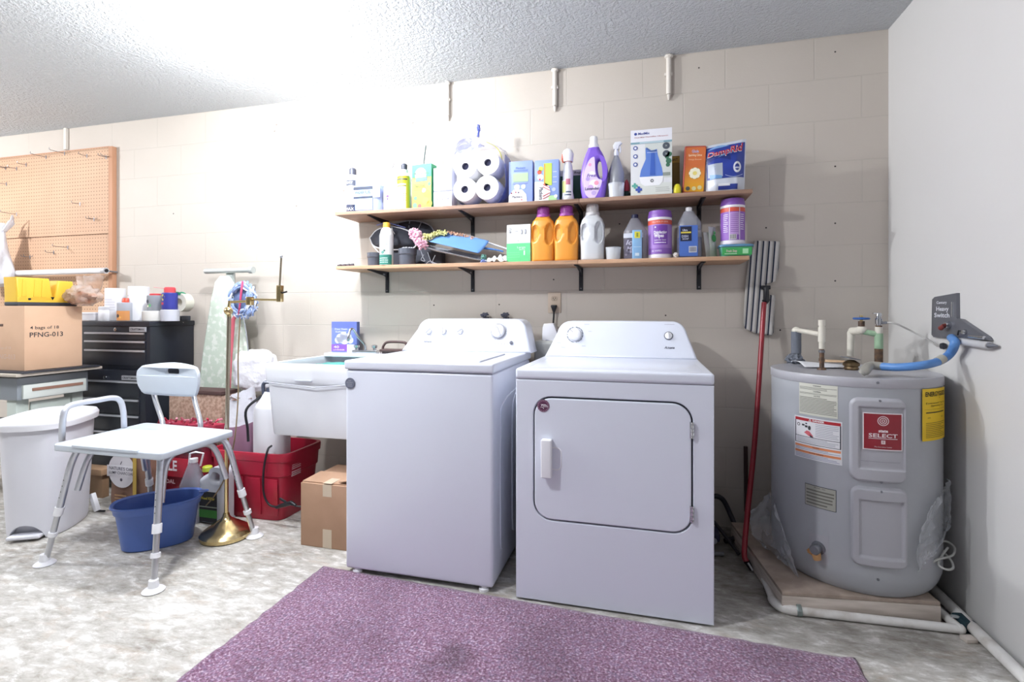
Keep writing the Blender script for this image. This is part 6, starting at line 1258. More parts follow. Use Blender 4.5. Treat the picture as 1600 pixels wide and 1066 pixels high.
# ================================================================== LEFT FLOOR CLUTTER
# blue tub
m_bt = mat('blue_tub', '4A66AA', .35); tcx, tcy = -2.248, -.868; rot_ = math.radians(45)
t = thing('blue_mop_bucket', 'blue oval plastic bucket on the floor under the bath bench', 'bucket', (tcx, tcy, 0))
MB().loft([(0, .135, .085), (.006, .142, .092), (.17, .165, .108), (.172, .172, .115), (.192, .176, .119), (.205, .186, .124), (.210, .183, .121), (.205, .170, .108), (.17, .160, .102), (.02, .135, .085)], m_bt, (tcx, tcy, .0005), 2.5, n=56, steps=3, rot=rot_).build('bucket', t)
e = Vector((math.cos(rot_), math.sin(rot_), 0))
MB().blob(Vector((tcx, tcy, .212))+e*.185, (.022, .022, .006), m_bt, 0, 1).build('pour_lip', t)
# brass floor lamp
lx, ly = -1.985, -.735; t = thing('brass_floor_lamp', 'brass floor lamp without a shade, its jointed arm reaching right', 'floor lamp', (lx, ly, 0))
MB().lathe([(.113, 0), (.115, .004), (.116, .018), (.112, .022), (.106, .030), (.092, .040), (.086, .043), (.066, .058), (.060, .060), (.036, .078), (.028, .082), (.017, .096), (.013, .112), (0, .112)], (lx, ly, .004), BRASS, 48).lathe([(.112, 0), (.112, .005)], (lx, ly, 0), BLACK, 40).build('base', t)
Yl = ly; pz = aY(357, 500, Yl).z
MB().cyl((lx, ly, .11), (lx+.004, ly, .50), .0095, BRASS, 14).lathe([(.012, -.008), (.012, .008)], (lx+.004, ly, .50), BRASS, 14).cyl((lx+.004, ly, .50), aY(358, 495, Yl), .0095, mat('aged_pole', 'A59A88', .25, .9), 14).build('pole', t)
mb = MB(); k = aY(357, 486, Yl); mb.blob(k, (.022, .018, .020), BRASS, .05, 3); mb.cyl(aY(358, 498, Yl), k, .009, BRASS); mb.cyl(k, aY(359, 470, Yl), .007, BRASS); mb.build('joint', t)
MB().cyl(aY(359, 472, Yl), aY(391, 471, Yl), .0065, BRASS, 10).box(aY(387, 0, Yl).x, aY(394, 0, Yl).x, Yl-.014, Yl+.014, aY(391, 477, Yl).z, aY(391, 464, Yl).z, BRASS, .003).tube([aY(393, 468, Yl), aY(415, 468.5, Yl), aY(437, 469, Yl)], .0055, BRASS, 10).build('arm', t)
MB().box(aY(434, 0, Yl).x, aY(441, 0, Yl).x, Yl-.012, Yl+.012, aY(437, 472, Yl).z, aY(437, 446, Yl).z, BRASS, .004).cyl(aY(440, 458, Yl), aY(448, 456, Yl), .004, BLACK, 8).build('switch_box', t)
MB().cyl(aY(437, 447, Yl), aY(439.5, 402, Yl), .0045, mat('aged_pole', 'A59A88'), 10).blob(aY(439.5, 401, Yl), (.007, .007, .009), CHROME, 0, 1).build('upright_rod', t)
MB().tube(smooth([aY(375, 495, Yl+.02), aY(372, 560, Yl+.02), aY(372, 620, Yl+.02), aY(366, 690, Yl+.02), aY(352, 745, -.68), aY(335, 775, -.68), aY(322, 790, -.66)], 8), .0032, M('8E7A5E', .5), 8).build('lamp_cord', t)
# bath transfer bench
SZ = .53; m_bp = mat('bench_plastic', 'C6CED8', .4, bump=(90, .1, .002)); m_bt2 = mat('bench_tube', 'C4C6CE', .28, .75)
CR = [aZ(80, 694, SZ), aZ(252, 709, SZ), aZ(367, 672, SZ), aZ(228, 660, SZ)]
cc_ = sum(CR, Vector())/4; t = thing('bath_transfer_bench', 'pale plastic bath bench with aluminium legs, arm rail and backrest', 'bench', (cc_.x, cc_.y, 0))
u_ = (CR[1]-CR[0]).normalized(); v_ = Vector((-u_.y, u_.x, 0)); Lx = ((CR[1]-CR[0]).length+(CR[2]-CR[3]).length)/2; Ly = ((CR[3]-CR[0]).length+(CR[2]-CR[1]).length)/2
BP = lambda a, b, z: cc_*1+u_*(a*Lx)+v_*(b*Ly)+Vector((0, 0, z-SZ))
o_ = Vector((cc_.x, cc_.y, SZ-.03)); mb = MB()
ol = [(cc_+(p-cc_)*1.0-cc_) for p in CR]
def quadround(P, r=.03, n=5):
    out = []
    for i in range(4):
        p, a, b_ = P[i], P[i-1], P[(i+1) % 4]; da, db = (a-p).normalized(), (b_-p).normalized()
        for k in range(n+1): s_ = k/n; out.append(p+da*r*(1-s_)**2+db*r*s_**2)
    return [(q.x, q.y) for q in out]
mb.prism(quadround(ol), (o_, Vector((1, 0, 0)), Vector((0, 1, 0)), Vector((0, 0, 1))), .030, m_bp, .007, 3)
mb.box(0, 0.001, 0, .001, 0, .001, m_bp) if False else None
mb.build('seat', t)
d_ = (CR[1]-CR[0]).normalized(); mb = MB(); a_ = CR[0]+d_*.12; b_ = CR[1]-d_*.12
mb.box(-(b_-a_).length/2, (b_-a_).length/2, -.004, .01, -.008, .004, m_bp, .002); mb.v = [Matrix.Rotation(math.atan2(d_.y, d_.x), 3, 'Z') @ v+(a_+b_)/2 for v in mb.v]; mb.build('seat_lip', t)
feet = [aZ(70, 882, 0), aZ(240, 924, 0), aZ(398, 839, 0), Vector((-2.50, -.68, 0))]
tops = [BP(-.40, -.36, SZ-.03), BP(.44, -.40, SZ-.03), BP(.46, .36, SZ-.03), BP(-.38, .36, SZ-.03)]
for i, (fo_, tp_) in enumerate(zip(feet, tops)):
    d = tp_-fo_; inn = (Vector((cc_.x, cc_.y, 0))-Vector((tp_.x, tp_.y, 0))).normalized(); top2 = tp_+inn*.05
    knee = fo_+d*.86
    leg = MB().tube(smooth([fo_+d*.42, fo_+d*.65, knee, tp_+inn*.012+Vector((0, 0, -.008)), top2+Vector((0, 0, -.006))], 6), .0135, m_bt2, 14)
    leg.cyl(fo_+d*.05, fo_+d*.46, .0115, ALU, 14); lg = leg.build('leg', t)
    for f_ in (.44, .475, .26):
        p = fo_+d*f_; MB().tube([p-d.normalized()*.009, p+d.normalized()*.009], .0175, WPLAST, 16).build('collar', lg)
    MB().lathe([(.038, 0), (.040, .004), (.034, .010), (.019, .016), (.017, .045), (0, .045)], fo_+Vector((0, 0, .0005)), WPLAST, 28).build('rubber_foot', lg)
    mb = MB()
    for f_ in (.58, .63, .68, .73): mb.blob(fo_+d*f_+Vector((0, -.0132, 0)), .0022, BLACK, 0, 1, 8, 6)
    mb.build('adjustment_hole', lg)
for (i, j) in ((1, 2), (0, 3)):
    s_ = (Vector((cc_.x, cc_.y, 0))-Vector(((tops[i].x+tops[j].x)/2, (tops[i].y+tops[j].y)/2, 0))).normalized()*.028
    A2, B2 = tops[i]+s_, tops[j]+s_; fA, fB = feet[i]+s_, feet[j]+s_; along = (B2-A2).normalized()
    pts = [fA+(A2-fA)*.62+along*.035, fA+(A2-fA)*.88+along*.045, A2+along*.075+Vector((0, 0, -.012)), A2+along*.14+Vector((0, 0, -.006)), B2-along*.14+Vector((0, 0, -.006)), B2-along*.075+Vector((0, 0, -.012)), fB+(B2-fB)*.88-along*.045, fB+(B2-fB)*.62-along*.035]
    MB().tube(smooth(pts, 6), .0125, m_bt2, 12).build('side_frame', t)
XA = -2.435
MB().tube(smooth([aZ(97, 692, SZ-.03), aZ(97, 680, SZ+.02), aX(99, 650, XA), aX(106, 636, XA), aX(125, 630, XA), aX(150, 626, XA), aX(176, 622, XA), aX(188, 627, XA), aX(193, 645, XA), aZ(194, 668, SZ+.0), aZ(194, 672, SZ-.03)], 6), .0125, mat('rail_grip', 'D0D3DC', .35, .4), 14).build('arm_rail', t)
# backrest
Yb = BP(0, .46, 0).y-.0; p0, p1 = aY(225, 610, -.70), aY(320, 610, -.70); bw = p1.x-p0.x; bh_ = aY(272, 568, -.70).z-aY(272, 618, -.70).z; bc = (p0.x+p1.x)/2; bzc = aY(272, 618, -.70).z
out = [(a*bw, b_*bh_) for a, b_ in ((-.44, .10), (-.36, .02), (0, -.02), (.36, .02), (.44, .10), (.49, .35), (.50, .70), (.46, .86), (.38, .95), (0, 1.03), (-.38, .95), (-.46, .86), (-.50, .70), (-.49, .35))]
out = [(p.x, p.z) for p in smooth([(a, 0, b_) for a, b_ in out+out[:1]], 4)][:-1]
vs, fs = curvegeo([out, rrect(bw*.22, bh_*.16, bh_*.06, 5, .0, bh_*.76)], .020, .006, 3)
mb = MB()
bend = lambda a, b_, c_: Vector((bc+a, -.70-c_-.9*a*a*1.0, bzc+b_))
mb.add([bend(a, b_, c_) for a, b_, c_ in vs], fs, m_bp); mb.build('backrest', t)
for x in ((240, 254), (302, 313)):
    a_, b_ = aY(x[0], 612, -.685), aY(x[1], 660, -.735); MB().tube(smooth([a_+Vector((0, .0, .03)), a_, a_.lerp(b_, .35)+Vector((-.004, 0, 0)), b_, Vector((b_.x+.004, -.745, SZ-.03))], 6), .0125, m_bt2, 12, flat=.9).build('back_post', t)
# trash can
tx, ty = -2.955, -.865; r_t = math.radians(28); t = thing('step_trash_can', 'white step pedal trash can at the far left behind the bath bench', 'trash can', (tx, ty, 0)); m_tr = M('DCDCE4', .4)
MB().loft([(.004, .122, .172), (.02, .127, .177), (.30, .140, .192), (.53, .150, .203), (.54, .148, .201)], m_tr, (tx, ty, 0), 2.9, n=64, steps=8, rot=r_t).build('body', t)
trash_body = [q_ for q_ in bpy.data.objects if q_.parent == t][0]
MB().loft([(.530, .160, .213), (.532, .167, .221), (.560, .169, .223), (.575, .160, .215), (.588, .12, .165), (.592, .04, .06)], M('E6E6EC', .35), (tx, ty, 0), 2.9, n=64, steps=4, rot=r_t).build('lid', t)
fd = Matrix.Rotation(r_t, 3, 'Z') @ Vector((-.02, -1, 0)).normalized(); sd = Matrix.Rotation(r_t, 3, 'Z') @ Vector((1, 0, 0))
mb = MB(); oc = Vector((tx, ty, 0))+fd*.172
arch = [(-.075, .0), (.075, .0)]+[(.075*math.cos(math.radians(a)), .02+.075*math.sin(math.radians(a))) for a in range(0, 181, 12)]
mb.prism(arch, (oc-fd*.045+Vector((0, 0, -.02)), sd, Vector((0, 0, 1)), fd), .10, m_tr); cut = mb.build('cutter', t)
bmod = trash_body.modifiers.new('recess', 'BOOLEAN'); bmod.object = cut; bmod.operation = 'DIFFERENCE'; bmod.solver = 'EXACT'
bpy.context.view_layer.update(); me_ = bpy.data.meshes.new_from_object(trash_body.evaluated_get(bpy.context.evaluated_depsgraph_get()))
trash_body.modifiers.clear(); trash_body.data = me_; bpy.data.objects.remove(cut); me_.polygons.foreach_set('use_smooth', [True]*len(me_.polygons)); me_.set_sharp_from_angle(angle=math.radians(38))
mb = MB(); mb.box(-.068, .068, -.03, .03, 0, .018, m_tr, .008, 3); mb.v = [Matrix.Rotation(r_t, 3, 'Z') @ v+oc-fd*.006+Vector((0, 0, .012)) for v in mb.v]; mb.build('pedal', t)
# charcoal bags etc.
def sack(name, lab, x0, x1, yt, Y, d, mt, seed, top=.9, amp=.02, zb=0.0):
    a, b_ = aY(x0, yt, Y), aY(x1, yt, Y); H = a.z-zb; cx = (a.x+b_.x)/2; hw = (b_.x-a.x)/2
    t = thing(name, lab, 'bag', (cx, Y+d/2, zb))
    def wp(q): return (q.x+amp*noise.noise(Vector((q.x*9, q.z*9, seed))), q.y+amp*noise.noise(Vector((q.x*11, q.z*8, seed+3))), q.z)
    mb = MB(); mb.loft([(0.001, hw*.93, d*.46), (.02, hw*.98, d*.5), (H*.7, hw, d*.5), (H*.9, hw*.97, d*.35), (H, hw*.93, d*.12)], mt, (cx, Y+d/2, zb), 4.5, n=48, steps=8, warp=wp); mb.build('sack', t); return t, cx, hw, H, Y-.006
t, cx, hw, H, yf = sack('charcoal_bag', 'brown paper charcoal bag with a white round label behind the bench legs', 168, 226, 702, -.60, .11, mat('brown_paper', '7E5E4E', .7, bump=(18, .5, .01)), 1, amp=.006)
mb = MB(); yl = yf-.006; zc = aY(196, 735, -.6).z; r_ = hw*.66; xx = cx-hw*.12; mb.disc((xx, yl, zc), r_*1.08, M('D6D3D8', .6), 36); mb.box(xx-r_*1.18, xx+r_*1.18, yl-.001, yl, zc-r_*.42, zc+r_*.30, M('D6D3D8', .6), .0004)
KI = M('4A4656', .6); mb.text("NATURE'S OAK", (xx, yl-.0018, zc+.010), .017, KI, w=r_*2.0, bold=.01); mb.text('LUMP CHARCOAL', (xx, yl-.0018, zc-.014), .015, KI, w=r_*2.0, bold=.01); mb.disc((xx, yl-.0018, zc-.05), .009, KI, 8); mb.tube([(xx-.005, yl-.002, zc+.035), (xx+.004, yl-.002, zc+.052)], .0016, KI, 5)
mb.box(cx+hw*.50, cx+hw*.68, yl-.002, yl, .02, H*.95, M('C9A94E', .4, .3)); mb.lines(cx-hw*.5, cx+hw*.2, .04, .09, yl-.001, 3, M('B08A60', .5)); mb.build('printed_label', t)
t, cx, hw, H, yf = sack('charcoal_bag', 'big red and dark charcoal sack with white letters behind the blue bucket', 230, 316, 662, -.47, .13, mat('red_sack', '8C1E34', .4, bump=(14, .6, .015), var=(7, '3E2A34', .45, .6)), 4, amp=.012)
mb = MB(); zz = aY(258, 726, -.47).z; mb.box(cx-hw*.95, cx+hw*.85, yf-.018, yf-.014, zz-.055, zz+.05, M('A3142C', .4), .001); mb.text('KINDLE', (cx-hw*.33, yf-.019, zz+.004), .055, M('EDE6EA', .5), w=hw*1.12, bold=.03); mb.text('CHARCOAL', (cx-hw*.3, yf-.0165, zz-.085), .022, M('D9B9C0', .5), w=hw*.9, bold=.02)
for k in range(9): mb.blob((cx-hw*.5+.02*k*1.3+.01*math.sin(k*5), yf-.008, zz+.10+.02*math.sin(k*2.3)), (.017, .006, .013), M('45424C', .8), .3, 3, 10, 8, seed=k)
mb.build('printed_label', t)
mb = MB()
for k in range(26):
    x = 250+k*3.6; p = aY(x, 660+3*math.sin(k*1.7), -.42+.02*math.sin(k)); mb.tube([p, p+Vector((.03*math.sin(k*2.1), .02*math.cos(k*1.3), .012+.012*math.sin(k*3)))], .006, M(['B8304E', 'D98A9E', '9A2440'][k % 3], .5), 6)
mb.box(aY(252, 0, -.42).x, aY(340, 0, -.42).x, -.44, -.36, aY(300, 676, -.42).z, aY(300, 662, -.42).z, M('B0304C', .6), .008)
tag(mb.build('red_garland'), 'crinkled red garland lying over the sacks behind the bench seat', 'garland')
a_, b_ = aY(264, 664, -.31), aY(346, 618, -.31)
t = thing('patterned_storage_box', 'tan pebble patterned box with a dark brown rim behind the bench backrest', 'box', ((a_.x+b_.x)/2, -.24, .02))
MB().box(a_.x, b_.x, -.31, -.19, .0, b_.z, mat('pebble_print', 'BCA290', .8, var=(55, '957868', .4, .62)), .004).build('box', t)
MB().box(a_.x-.006, b_.x+.004, -.316, -.184, b_.z, b_.z+.022, M('4E3836', .7), .003).build('rim', t)
# bottles on the floor
jx = aY(338, 780, -.60).x; t = thing('weed_killer_jug', 'grey-white jug with a lime cap and a black and green label behind the brass lamp', 'jug', (jx, -.6, 0)); w = .085
zt = aY(338, 728, -.6).z; mj = M('CDD0DA', .4)
out = [(-.9, 0), (.95, 0), (1.0, .1), (1.0, .80), (.92, .94), (.6, 1.0), (.1, 1.0), (-.2, .90), (-.75, .80), (-.92, .68), (-.95, .05)]
out = [(p.x, p.z) for p in smooth([(a*w, 0, b_*zt) for a, b_ in out+out[:1]], 3)][:-1]
mb = MB(); mb.shape([out, rrect(.052, .048, .016, 5, w*.48, zt*.86)], (Vector((jx, -.60, .001)), XZ[0], XZ[1], Vector((0, -1, 0))), .085, .022, mj, 4); mb.build('jug', t)
MB().lathe([(.024, 0), (.024, .022), (.020, .026), (0, .026)], aY(324, 736, -.60), M('C6D23E', .4), 24).build('cap', t)
m_ = MB(); y_ = -.6435; m_.rect(jx-w*.85, jx+w*.55, zt*.04, zt*.58, y_, M('22242C', .5)); m_.rect(jx-w*.85, jx+w*.55, zt*.12, zt*.26, y_-.0005, M('3F8A3A', .5)); m_.rect(jx-w*.85, jx+w*.55, zt*.30, zt*.32, y_-.0005, M('A9B4A4', .5)); m_.text('Weed Killer', (jx-w*.15, y_-.001, zt*.46), .014, M('D9C84A', .5), w=w*1.1, bold=.02); m_.build('printed_label', t)
q = aY(303, 745, -.62); t = thing('clear_handle_jug', 'clear jug with a white cap and a white loop handle behind the blue bucket', 'jug', (q.x, -.62, 0)); zt = aY(305, 722, -.62).z
MB().loft([(0, .058, .05), (.01, .062, .055), (zt*.62, .062, .055), (zt*.85, .035, .035), (zt, .018, .018)], mat('grey_clear_jug', 'B4B8C6', .15, alpha=.5, bump=(30, .4, .01)), (q.x, -.625, .001), 2.4).build('jug', t)
MB().lathe([(.020, 0), (.020, .020), (0, .022)], (q.x+.004, -.625, zt), WPLAST, 18).build('cap', t)
hh_ = [aY(x, y, -.625) for x, y in ((295, 728), (297, 709), (306, 706.5), (318, 708.5), (313, 728))]; MB().tube(hh_, .005, WPLAST, 8).build('handle', t)
a_ = aY(147, 745, -.5); b_ = aY(170, 722, -.5); t_ = MB().box(a_.x-.12, b_.x-.03, -.52, -.44, b_.z-.08, b_.z-.045, M('A8876A', .7), .003); t_.box(a_.x-.10, b_.x-.05, -.50, -.46, 0, b_.z-.08, M('8E7056', .7), .002); tag(t_.build('lumber_block'), 'rough tan lumber piece behind the trash can', 'lumber')
mb = MB(); p = aZ(150, 800, .0); q = aZ(143, 775, .06); mb.box(-.012, .012, -.012, .012, 0, .10, WPLAST, .003); mb.v = [Matrix.Rotation(-.4, 3, 'Y') @ v+Vector((p.x+.01, p.y, .006)) for v in mb.v]; mb.cyl((p.x+.0, p.y, .006), (p.x+.05, p.y+.01, .006), .005, BLACK)
tag(mb.build('folding_strut'), 'small white strut with a dark tip on the floor right of the trash can', 'strut')

# ================================================================== TOOL CHEST, BENCH, PEGBOARD
m_tc = mat('black_powder_coat', '23262F', .35); m_alu = M('C2C4CC', .3, .6); TX0, TX1, TY, TZ = -3.50, -2.945, -.325, 1.038
t = thing('tool_chest', 'black tool chest with silver drawer pulls, stacked on its rolling cabinet', 'tool chest', ((TX0+TX1)/2, -.17, .735))
MB().box(TX0, TX1, TY, -.01, .738, TZ-.03, m_tc, .004).build('body', t); MB().box(TX0-.004, TX1+.004, TY-.008, -.006, TZ-.032, TZ, m_tc, .005).build('lid', t)
ZY = lambda y, x=181: aY(x, y, TY).z
def drawer(par, x0, x1, z0, z1, Yf, hy=True):
    d = MB().box(x0, x1, Yf-.006, Yf+.002, z0, z1, m_tc, .002).build('drawer', par)
    if hy: mb = MB(); mb.box(x0+.005, x1-.005, Yf-.014, Yf-.004, z1-.014, z1-.002, m_alu, .003); mb.build('drawer_pull', d)
    return d
dx0, dx1 = TX0+.03, TX1-.03
for z1_, z0 in ((ZY(519), ZY(531)), (ZY(532), ZY(545)), (ZY(546), ZY(571))): drawer(t, dx0, dx1, z0+.003, z1_, TY)
def plate(par, x0, x1, y0, y1, Yf, lock):
    mb = MB(); a, b_ = aY(x0, y0, Yf-.010), aY(x1, y1, Yf-.010); mb.box(a.x, b_.x, Yf-.011, Yf-.001, b_.z, a.z, M('B4B6BE', .4, .4), .001); mb.text('CRAFTSMAN', ((a.x+b_.x)/2, Yf-.0118, (a.z+b_.z)/2), .012, M('34363E', .5), w=(b_.x-a.x)*.85, bold=.02); mb.build('name_plate', par)
    q = aY(lock[0], lock[1], Yf-.004); MB().lathe([(.011, -.001), (.011, .006), (.006, .008), (0, .008)], (q.x, Yf, q.z), CHROME, 16, axis='y').build('lock', par)
plate(t, 202, 227, 511, 519, TY-.008, (180, 515)); q = aX(286, 504, TX1+.004); MB().lathe([(.004, 0), (.003, .003), (0, .003)], q, CHROME, 10, axis='x').build('rivet', t)
LY = TY-.04; t = thing('rolling_tool_cabinet', 'black rolling tool cabinet with wide drawers under the tool chest', 'tool cabinet', ((TX0+TX1)/2, -.18, 0)); ZL = lambda y: aY(175, y, LY).z
MB().box(TX0-.03, TX1+.012, LY, -.01, .06, .736, m_tc, .004).build('body', t)
for z1_, z0 in ((ZL(594), ZL(621)), (ZL(622), ZL(646)), (ZL(647), ZL(672))): drawer(t, TX0+.0, TX1-.03, z0+.003, z1_, LY)
drawer(t, TX0, TX1-.03, .10, ZL(673), LY)
plate(t, 190, 216, 587, 595, LY-.004, (164, 590))
for x in (TX0+.02, TX1-.04):
    for y in (LY+.05, -.07): MB().lathe([(.02, -.012), (.03, -.01), (.03, .01), (.02, .012)], (x, y, .03), BLACK, 18, axis='x').build('caster', t)
# things on the chest
YC = -.20
def can(name, lab, cat, x0, x1, yt, mt, Y=YC, capm=None, caph=0.0, capr=.9, zb=TZ, fn=None, group=None, alpha=None):
    a, b_ = aY(x0, yt, Y), aY(x1, yt, Y); r = (b_.x-a.x)/2; h = a.z-zb; cx = (a.x+b_.x)/2; t = thing(name, lab, cat, (cx, Y, zb), group); hb = h-caph
    MB().lathe([(r*.96, 0.0005), (r, .003), (r, hb-.004), (r*.93, hb)]+([(0, hb)]), (cx, Y, zb), mt, 26).build('body', t)
    if capm: MB().lathe([(r*capr, 0), (r*capr, caph*.8), (r*capr*.8, caph), (0, caph)], (cx, Y, zb+hb), capm, 22).build('cap', t)
    if fn:
        mb = MB(); W = cylwarp((cx, Y, zb), r); fn(mb, W, r, hb); mb.build('printed_label', t)
    return t, cx, r, h
WH = M('E2E3EA', .4)
can('plastic_tub', 'low white round tub at the left end of the tool chest top', 'tub', 131, 158, 488, WH, Y=-.24, fn=lambda mb, W, r, h: mb.rect(-r*1.4, r*1.4, h*.72, h*.78, 0, M('C3C4CE', .5), warp=W, nu=12))
can('pill_bottle', 'small white jar with a ribbed cap left of the first tall white canister', 'jar', 158, 172, 479, WH, Y=-.25, capm=M('D2D4DC', .4), caph=.022, capr=1.0)
can('spray_canister', 'left tall white cylindrical canister on the tool chest', 'canister', 170, 191, 451, WH, fn=lambda mb, W, r, h: mb.lines(-r*.3, r*.9, h*.3, h*.7, 0, 5, M('C9CAD6', .5), warp=W, fill=.2), group='tall white canisters')
can('spray_canister', 'right tall white cylindrical canister on the tool chest', 'canister', 206, 228, 448, WH, fn=lambda mb, W, r, h: [mb.disc((-r*.3+.01*(k % 2), -.0004, h*(.25+.12*k)), .004, M('9A9CAC', .5), 8, warp=W) for k in range(5)], group='tall white canisters')
def f(mb, W, r, h): mb.rect(-r*1.3, r*1.3, .004, h*.55, 0, M('C98A52', .5), warp=W, nu=10); mb.disc((-.006, -.0005, h*.28), .012, M('3A3238', .5), 7, warp=W); mb.disc((.010, -.0005, h*.20), .008, M('E0A65A', .5), 7, warp=W)
can('glue_can', 'small grey and orange can with a red top between the two tall white canisters', 'can', 188, 206, 466, M('A9ACB6', .4), Y=-.26, capm=M('D4503A', .4), caph=.028, capr=.45, fn=f)
can('tape_roll_tub', 'low white round container right of the tall canisters on the tool chest', 'tub', 229, 256, 486, M('DCD9D6', .5), Y=-.22)
zt_ = aY(242, 486, -.22).z
t_, cx, r, h = can('spray_paint_can', 'small can with a red lid standing on the low white container', 'can', 234, 252, 459, M('8E929A', .4), Y=-.22, capm=M('C23A40', .4), caph=.012, capr=.7, zb=zt_+.0005, fn=lambda mb, W, r, h: (mb.disc((-.01, -.0005, h*.6), .012, M('3E4450', .5), 9, warp=W), mb.disc((.008, -.0005, h*.35), .010, M('5A9A6A', .5), 7, warp=W), mb.disc((-.004, -.0008, h*.3), .007, M('E2DCC8', .5), 7, warp=W)))
def f(mb, W, r, h): mb.rect(-r*1.4, r*1.4, h*.05, h*.95, 0, M('30358A', .4), warp=W, nu=12); mb.disc((-.3*r, -.0006, h*.72), r*.55, M('E2D23A', .4), 5, warp=W); mb.text('WD-40', (-.1*r, -.0012, h*.70), h*.12, M('28307A', .5), warp=W, w=r*.9, bold=.03); mb.rect(-r*1.2, 0, h*.28, h*.42, -.0006, M('C23A5A', .5), warp=W, nu=5)
can('tin_cup', 'low pale tin under the blue lubricant can', 'tin', 255.5, 276, 484, M('C9CAD6', .4, .2), Y=-.24)
t_, cx, r, h = can('lubricant_can', 'blue and yellow lubricant spray can with a red cap on the tool chest', 'can', 257, 274, 449, M('30358A', .4), Y=-.24, capm=M('CC4A52', .4), caph=.035, capr=.75, zb=aY(265, 484, -.24).z+.0005, fn=f)
MB().cyl((cx-.005, -.24, aY(262, 452, -.24).z), aY(240, 449, -.25), .0016, M('D98088', .5), 6).build('straw', t_)
q = aY(285, 472, -.18); rt = (aY(297, 472, -.18).x-aY(274, 472, -.18).x)/2; t = thing('packing_tape_dispenser', 'roll of tape in a green dispenser at the right end of the tool chest', 'tape', (q.x, -.18, TZ))
zc = max(q.z, TZ+rt+.002)
MB().lathe([(rt*.45, -.03), (rt, -.03), (rt, .03), (rt*.45, .03), (rt*.45, -.03)], (q.x+.004, -.18, zc-.004), M('D3CFC2', .4), 30, axis='y', cap=False).build('tape_roll', t)
mb = MB(); mb.disc((q.x-.004, -.213, zc+.004), rt*1.02, M('2E8A66', .4), 24, rt*.72, a0=60, a1=250); mb.tube([(q.x-.01+rt*math.cos(a), -.18, zc+rt*math.sin(a)) for a in [1.0+.2*k for k in range(14)]], .007, M('2E8A66', .4), 8); mb.build('dispenser_frame', t)
t_ = MB().box(TX1-.13, TX1-.005, -.10, -.03, TZ+.0005, TZ+.032, M('3A3E48', .5), .004); q = Vector((TX1-.04, 0, TZ+.016)); t_.box(q.x-.018, q.x+.018, -.1012, -.10, q.z-.006, q.z+.008, M('D6D8E0', .5)); tag(t_.build('socket_case'), 'small dark case with a pale tag on the right rear of the tool chest', 'case')
# workbench
BXr = -3.20; m_bg = M('B9C2BC', .6); m_bgg = M('8C9298', .5, .3)
t = thing('workbench', 'cluttered pale grey-green workbench carrying the big cardboard carton', 'workbench', (-3.6, -.7, 0))
MB().box(-4.3, BXr, -.86, -.42, .752, .768, mat('bench_board', 'B9B0A4', .8), .003).build('bench_top', t)
MB().box(-3.62, BXr+.01, -.84, -.44, .768, .7765, M('2A2D36', .5), .002).build('dark_tray', t)
MB().box(-4.2, BXr-.06, -.82, -.46, .62, .74, m_bgg, .004).build('apron', t)
MB().box(BXr-.061, BXr-.045, -.80, -.48, .625, .70, M('CDD2CE', .5), .003).box(BXr-.046, BXr-.042, -.76, -.50, .664, .680, M('8E6A5A', .6)).build('side_rail', t)
for x, y in ((BXr-.12, -.78), (BXr-.12, -.50), (-4.15, -.78), (-4.15, -.5)): MB().box(x-.035, x+.035, y-.03, y+.03, 0, .62, m_bg, .004).build('leg', t)
MB().box(BXr-.10, BXr-.085, -.74, -.54, .48, .60, m_bg, .003).build('side_panel', t)
MB().box(-4.1, BXr-.10, -.79, -.48, .40, .43, M('3A3E48', .5), .003).build('shelf_board', t)
mb = MB(); mb.lathe([(.05, 0), (.065, .02), (.07, .10), (.06, .15), (.03, .16), (0, .16)], (-3.72, -.92, .46), M('E2E2E6', .5), 24); 
# carton on the bench
KX, KY0, KY1, KZ0, KZ1 = -3.25, -.793, -.50, .7775, 1.130
t = thing('shipping_carton', 'large light cardboard carton printed PFNG-013 on the workbench', 'box', (-3.44, -.64, KZ0))
MB().box(-3.66, KX, KY0, KY1, KZ0, KZ1, CARDL, .002).build('carton', t)
mb = MB(); U_, V_ = Vector((0, 1, 0)), Vector((0, 0, 1))
q = aX(70, 512, KX); mb.text('4 bags of 18', (KX+.0008, q.y, q.z), .017, INK, u=U_, v=V_, w=aX(93, 512, KX).y-aX(48, 512, KX).y, bold=.008); q = aX(73, 523, KX); mb.text('PFNG-013', (KX+.0008, q.y, q.z), .026, INK, u=U_, v=V_, w=aX(99, 523, KX).y-aX(47, 523, KX).y, bold=.012); mb.build('printed_text', t)
mb = MB(); q = aY(12, 558, KY0); mb.text('PFNG-013', (q.x-.02, KY0-.0008, q.z), .026, M('C9AFA0', .7), bold=.01); mb.text('4 bags of 18', (q.x-.03, KY0-.0008, q.z+.05), .016, M('C9AFA0', .7)); q = aY(3, 508, KY0); mb.box(q.x-.02, q.x+.01, KY0-.001, KY0, q.z-.008, q.z+.006, M('5A4238', .8), .0004); mb.build('faded_print', t)
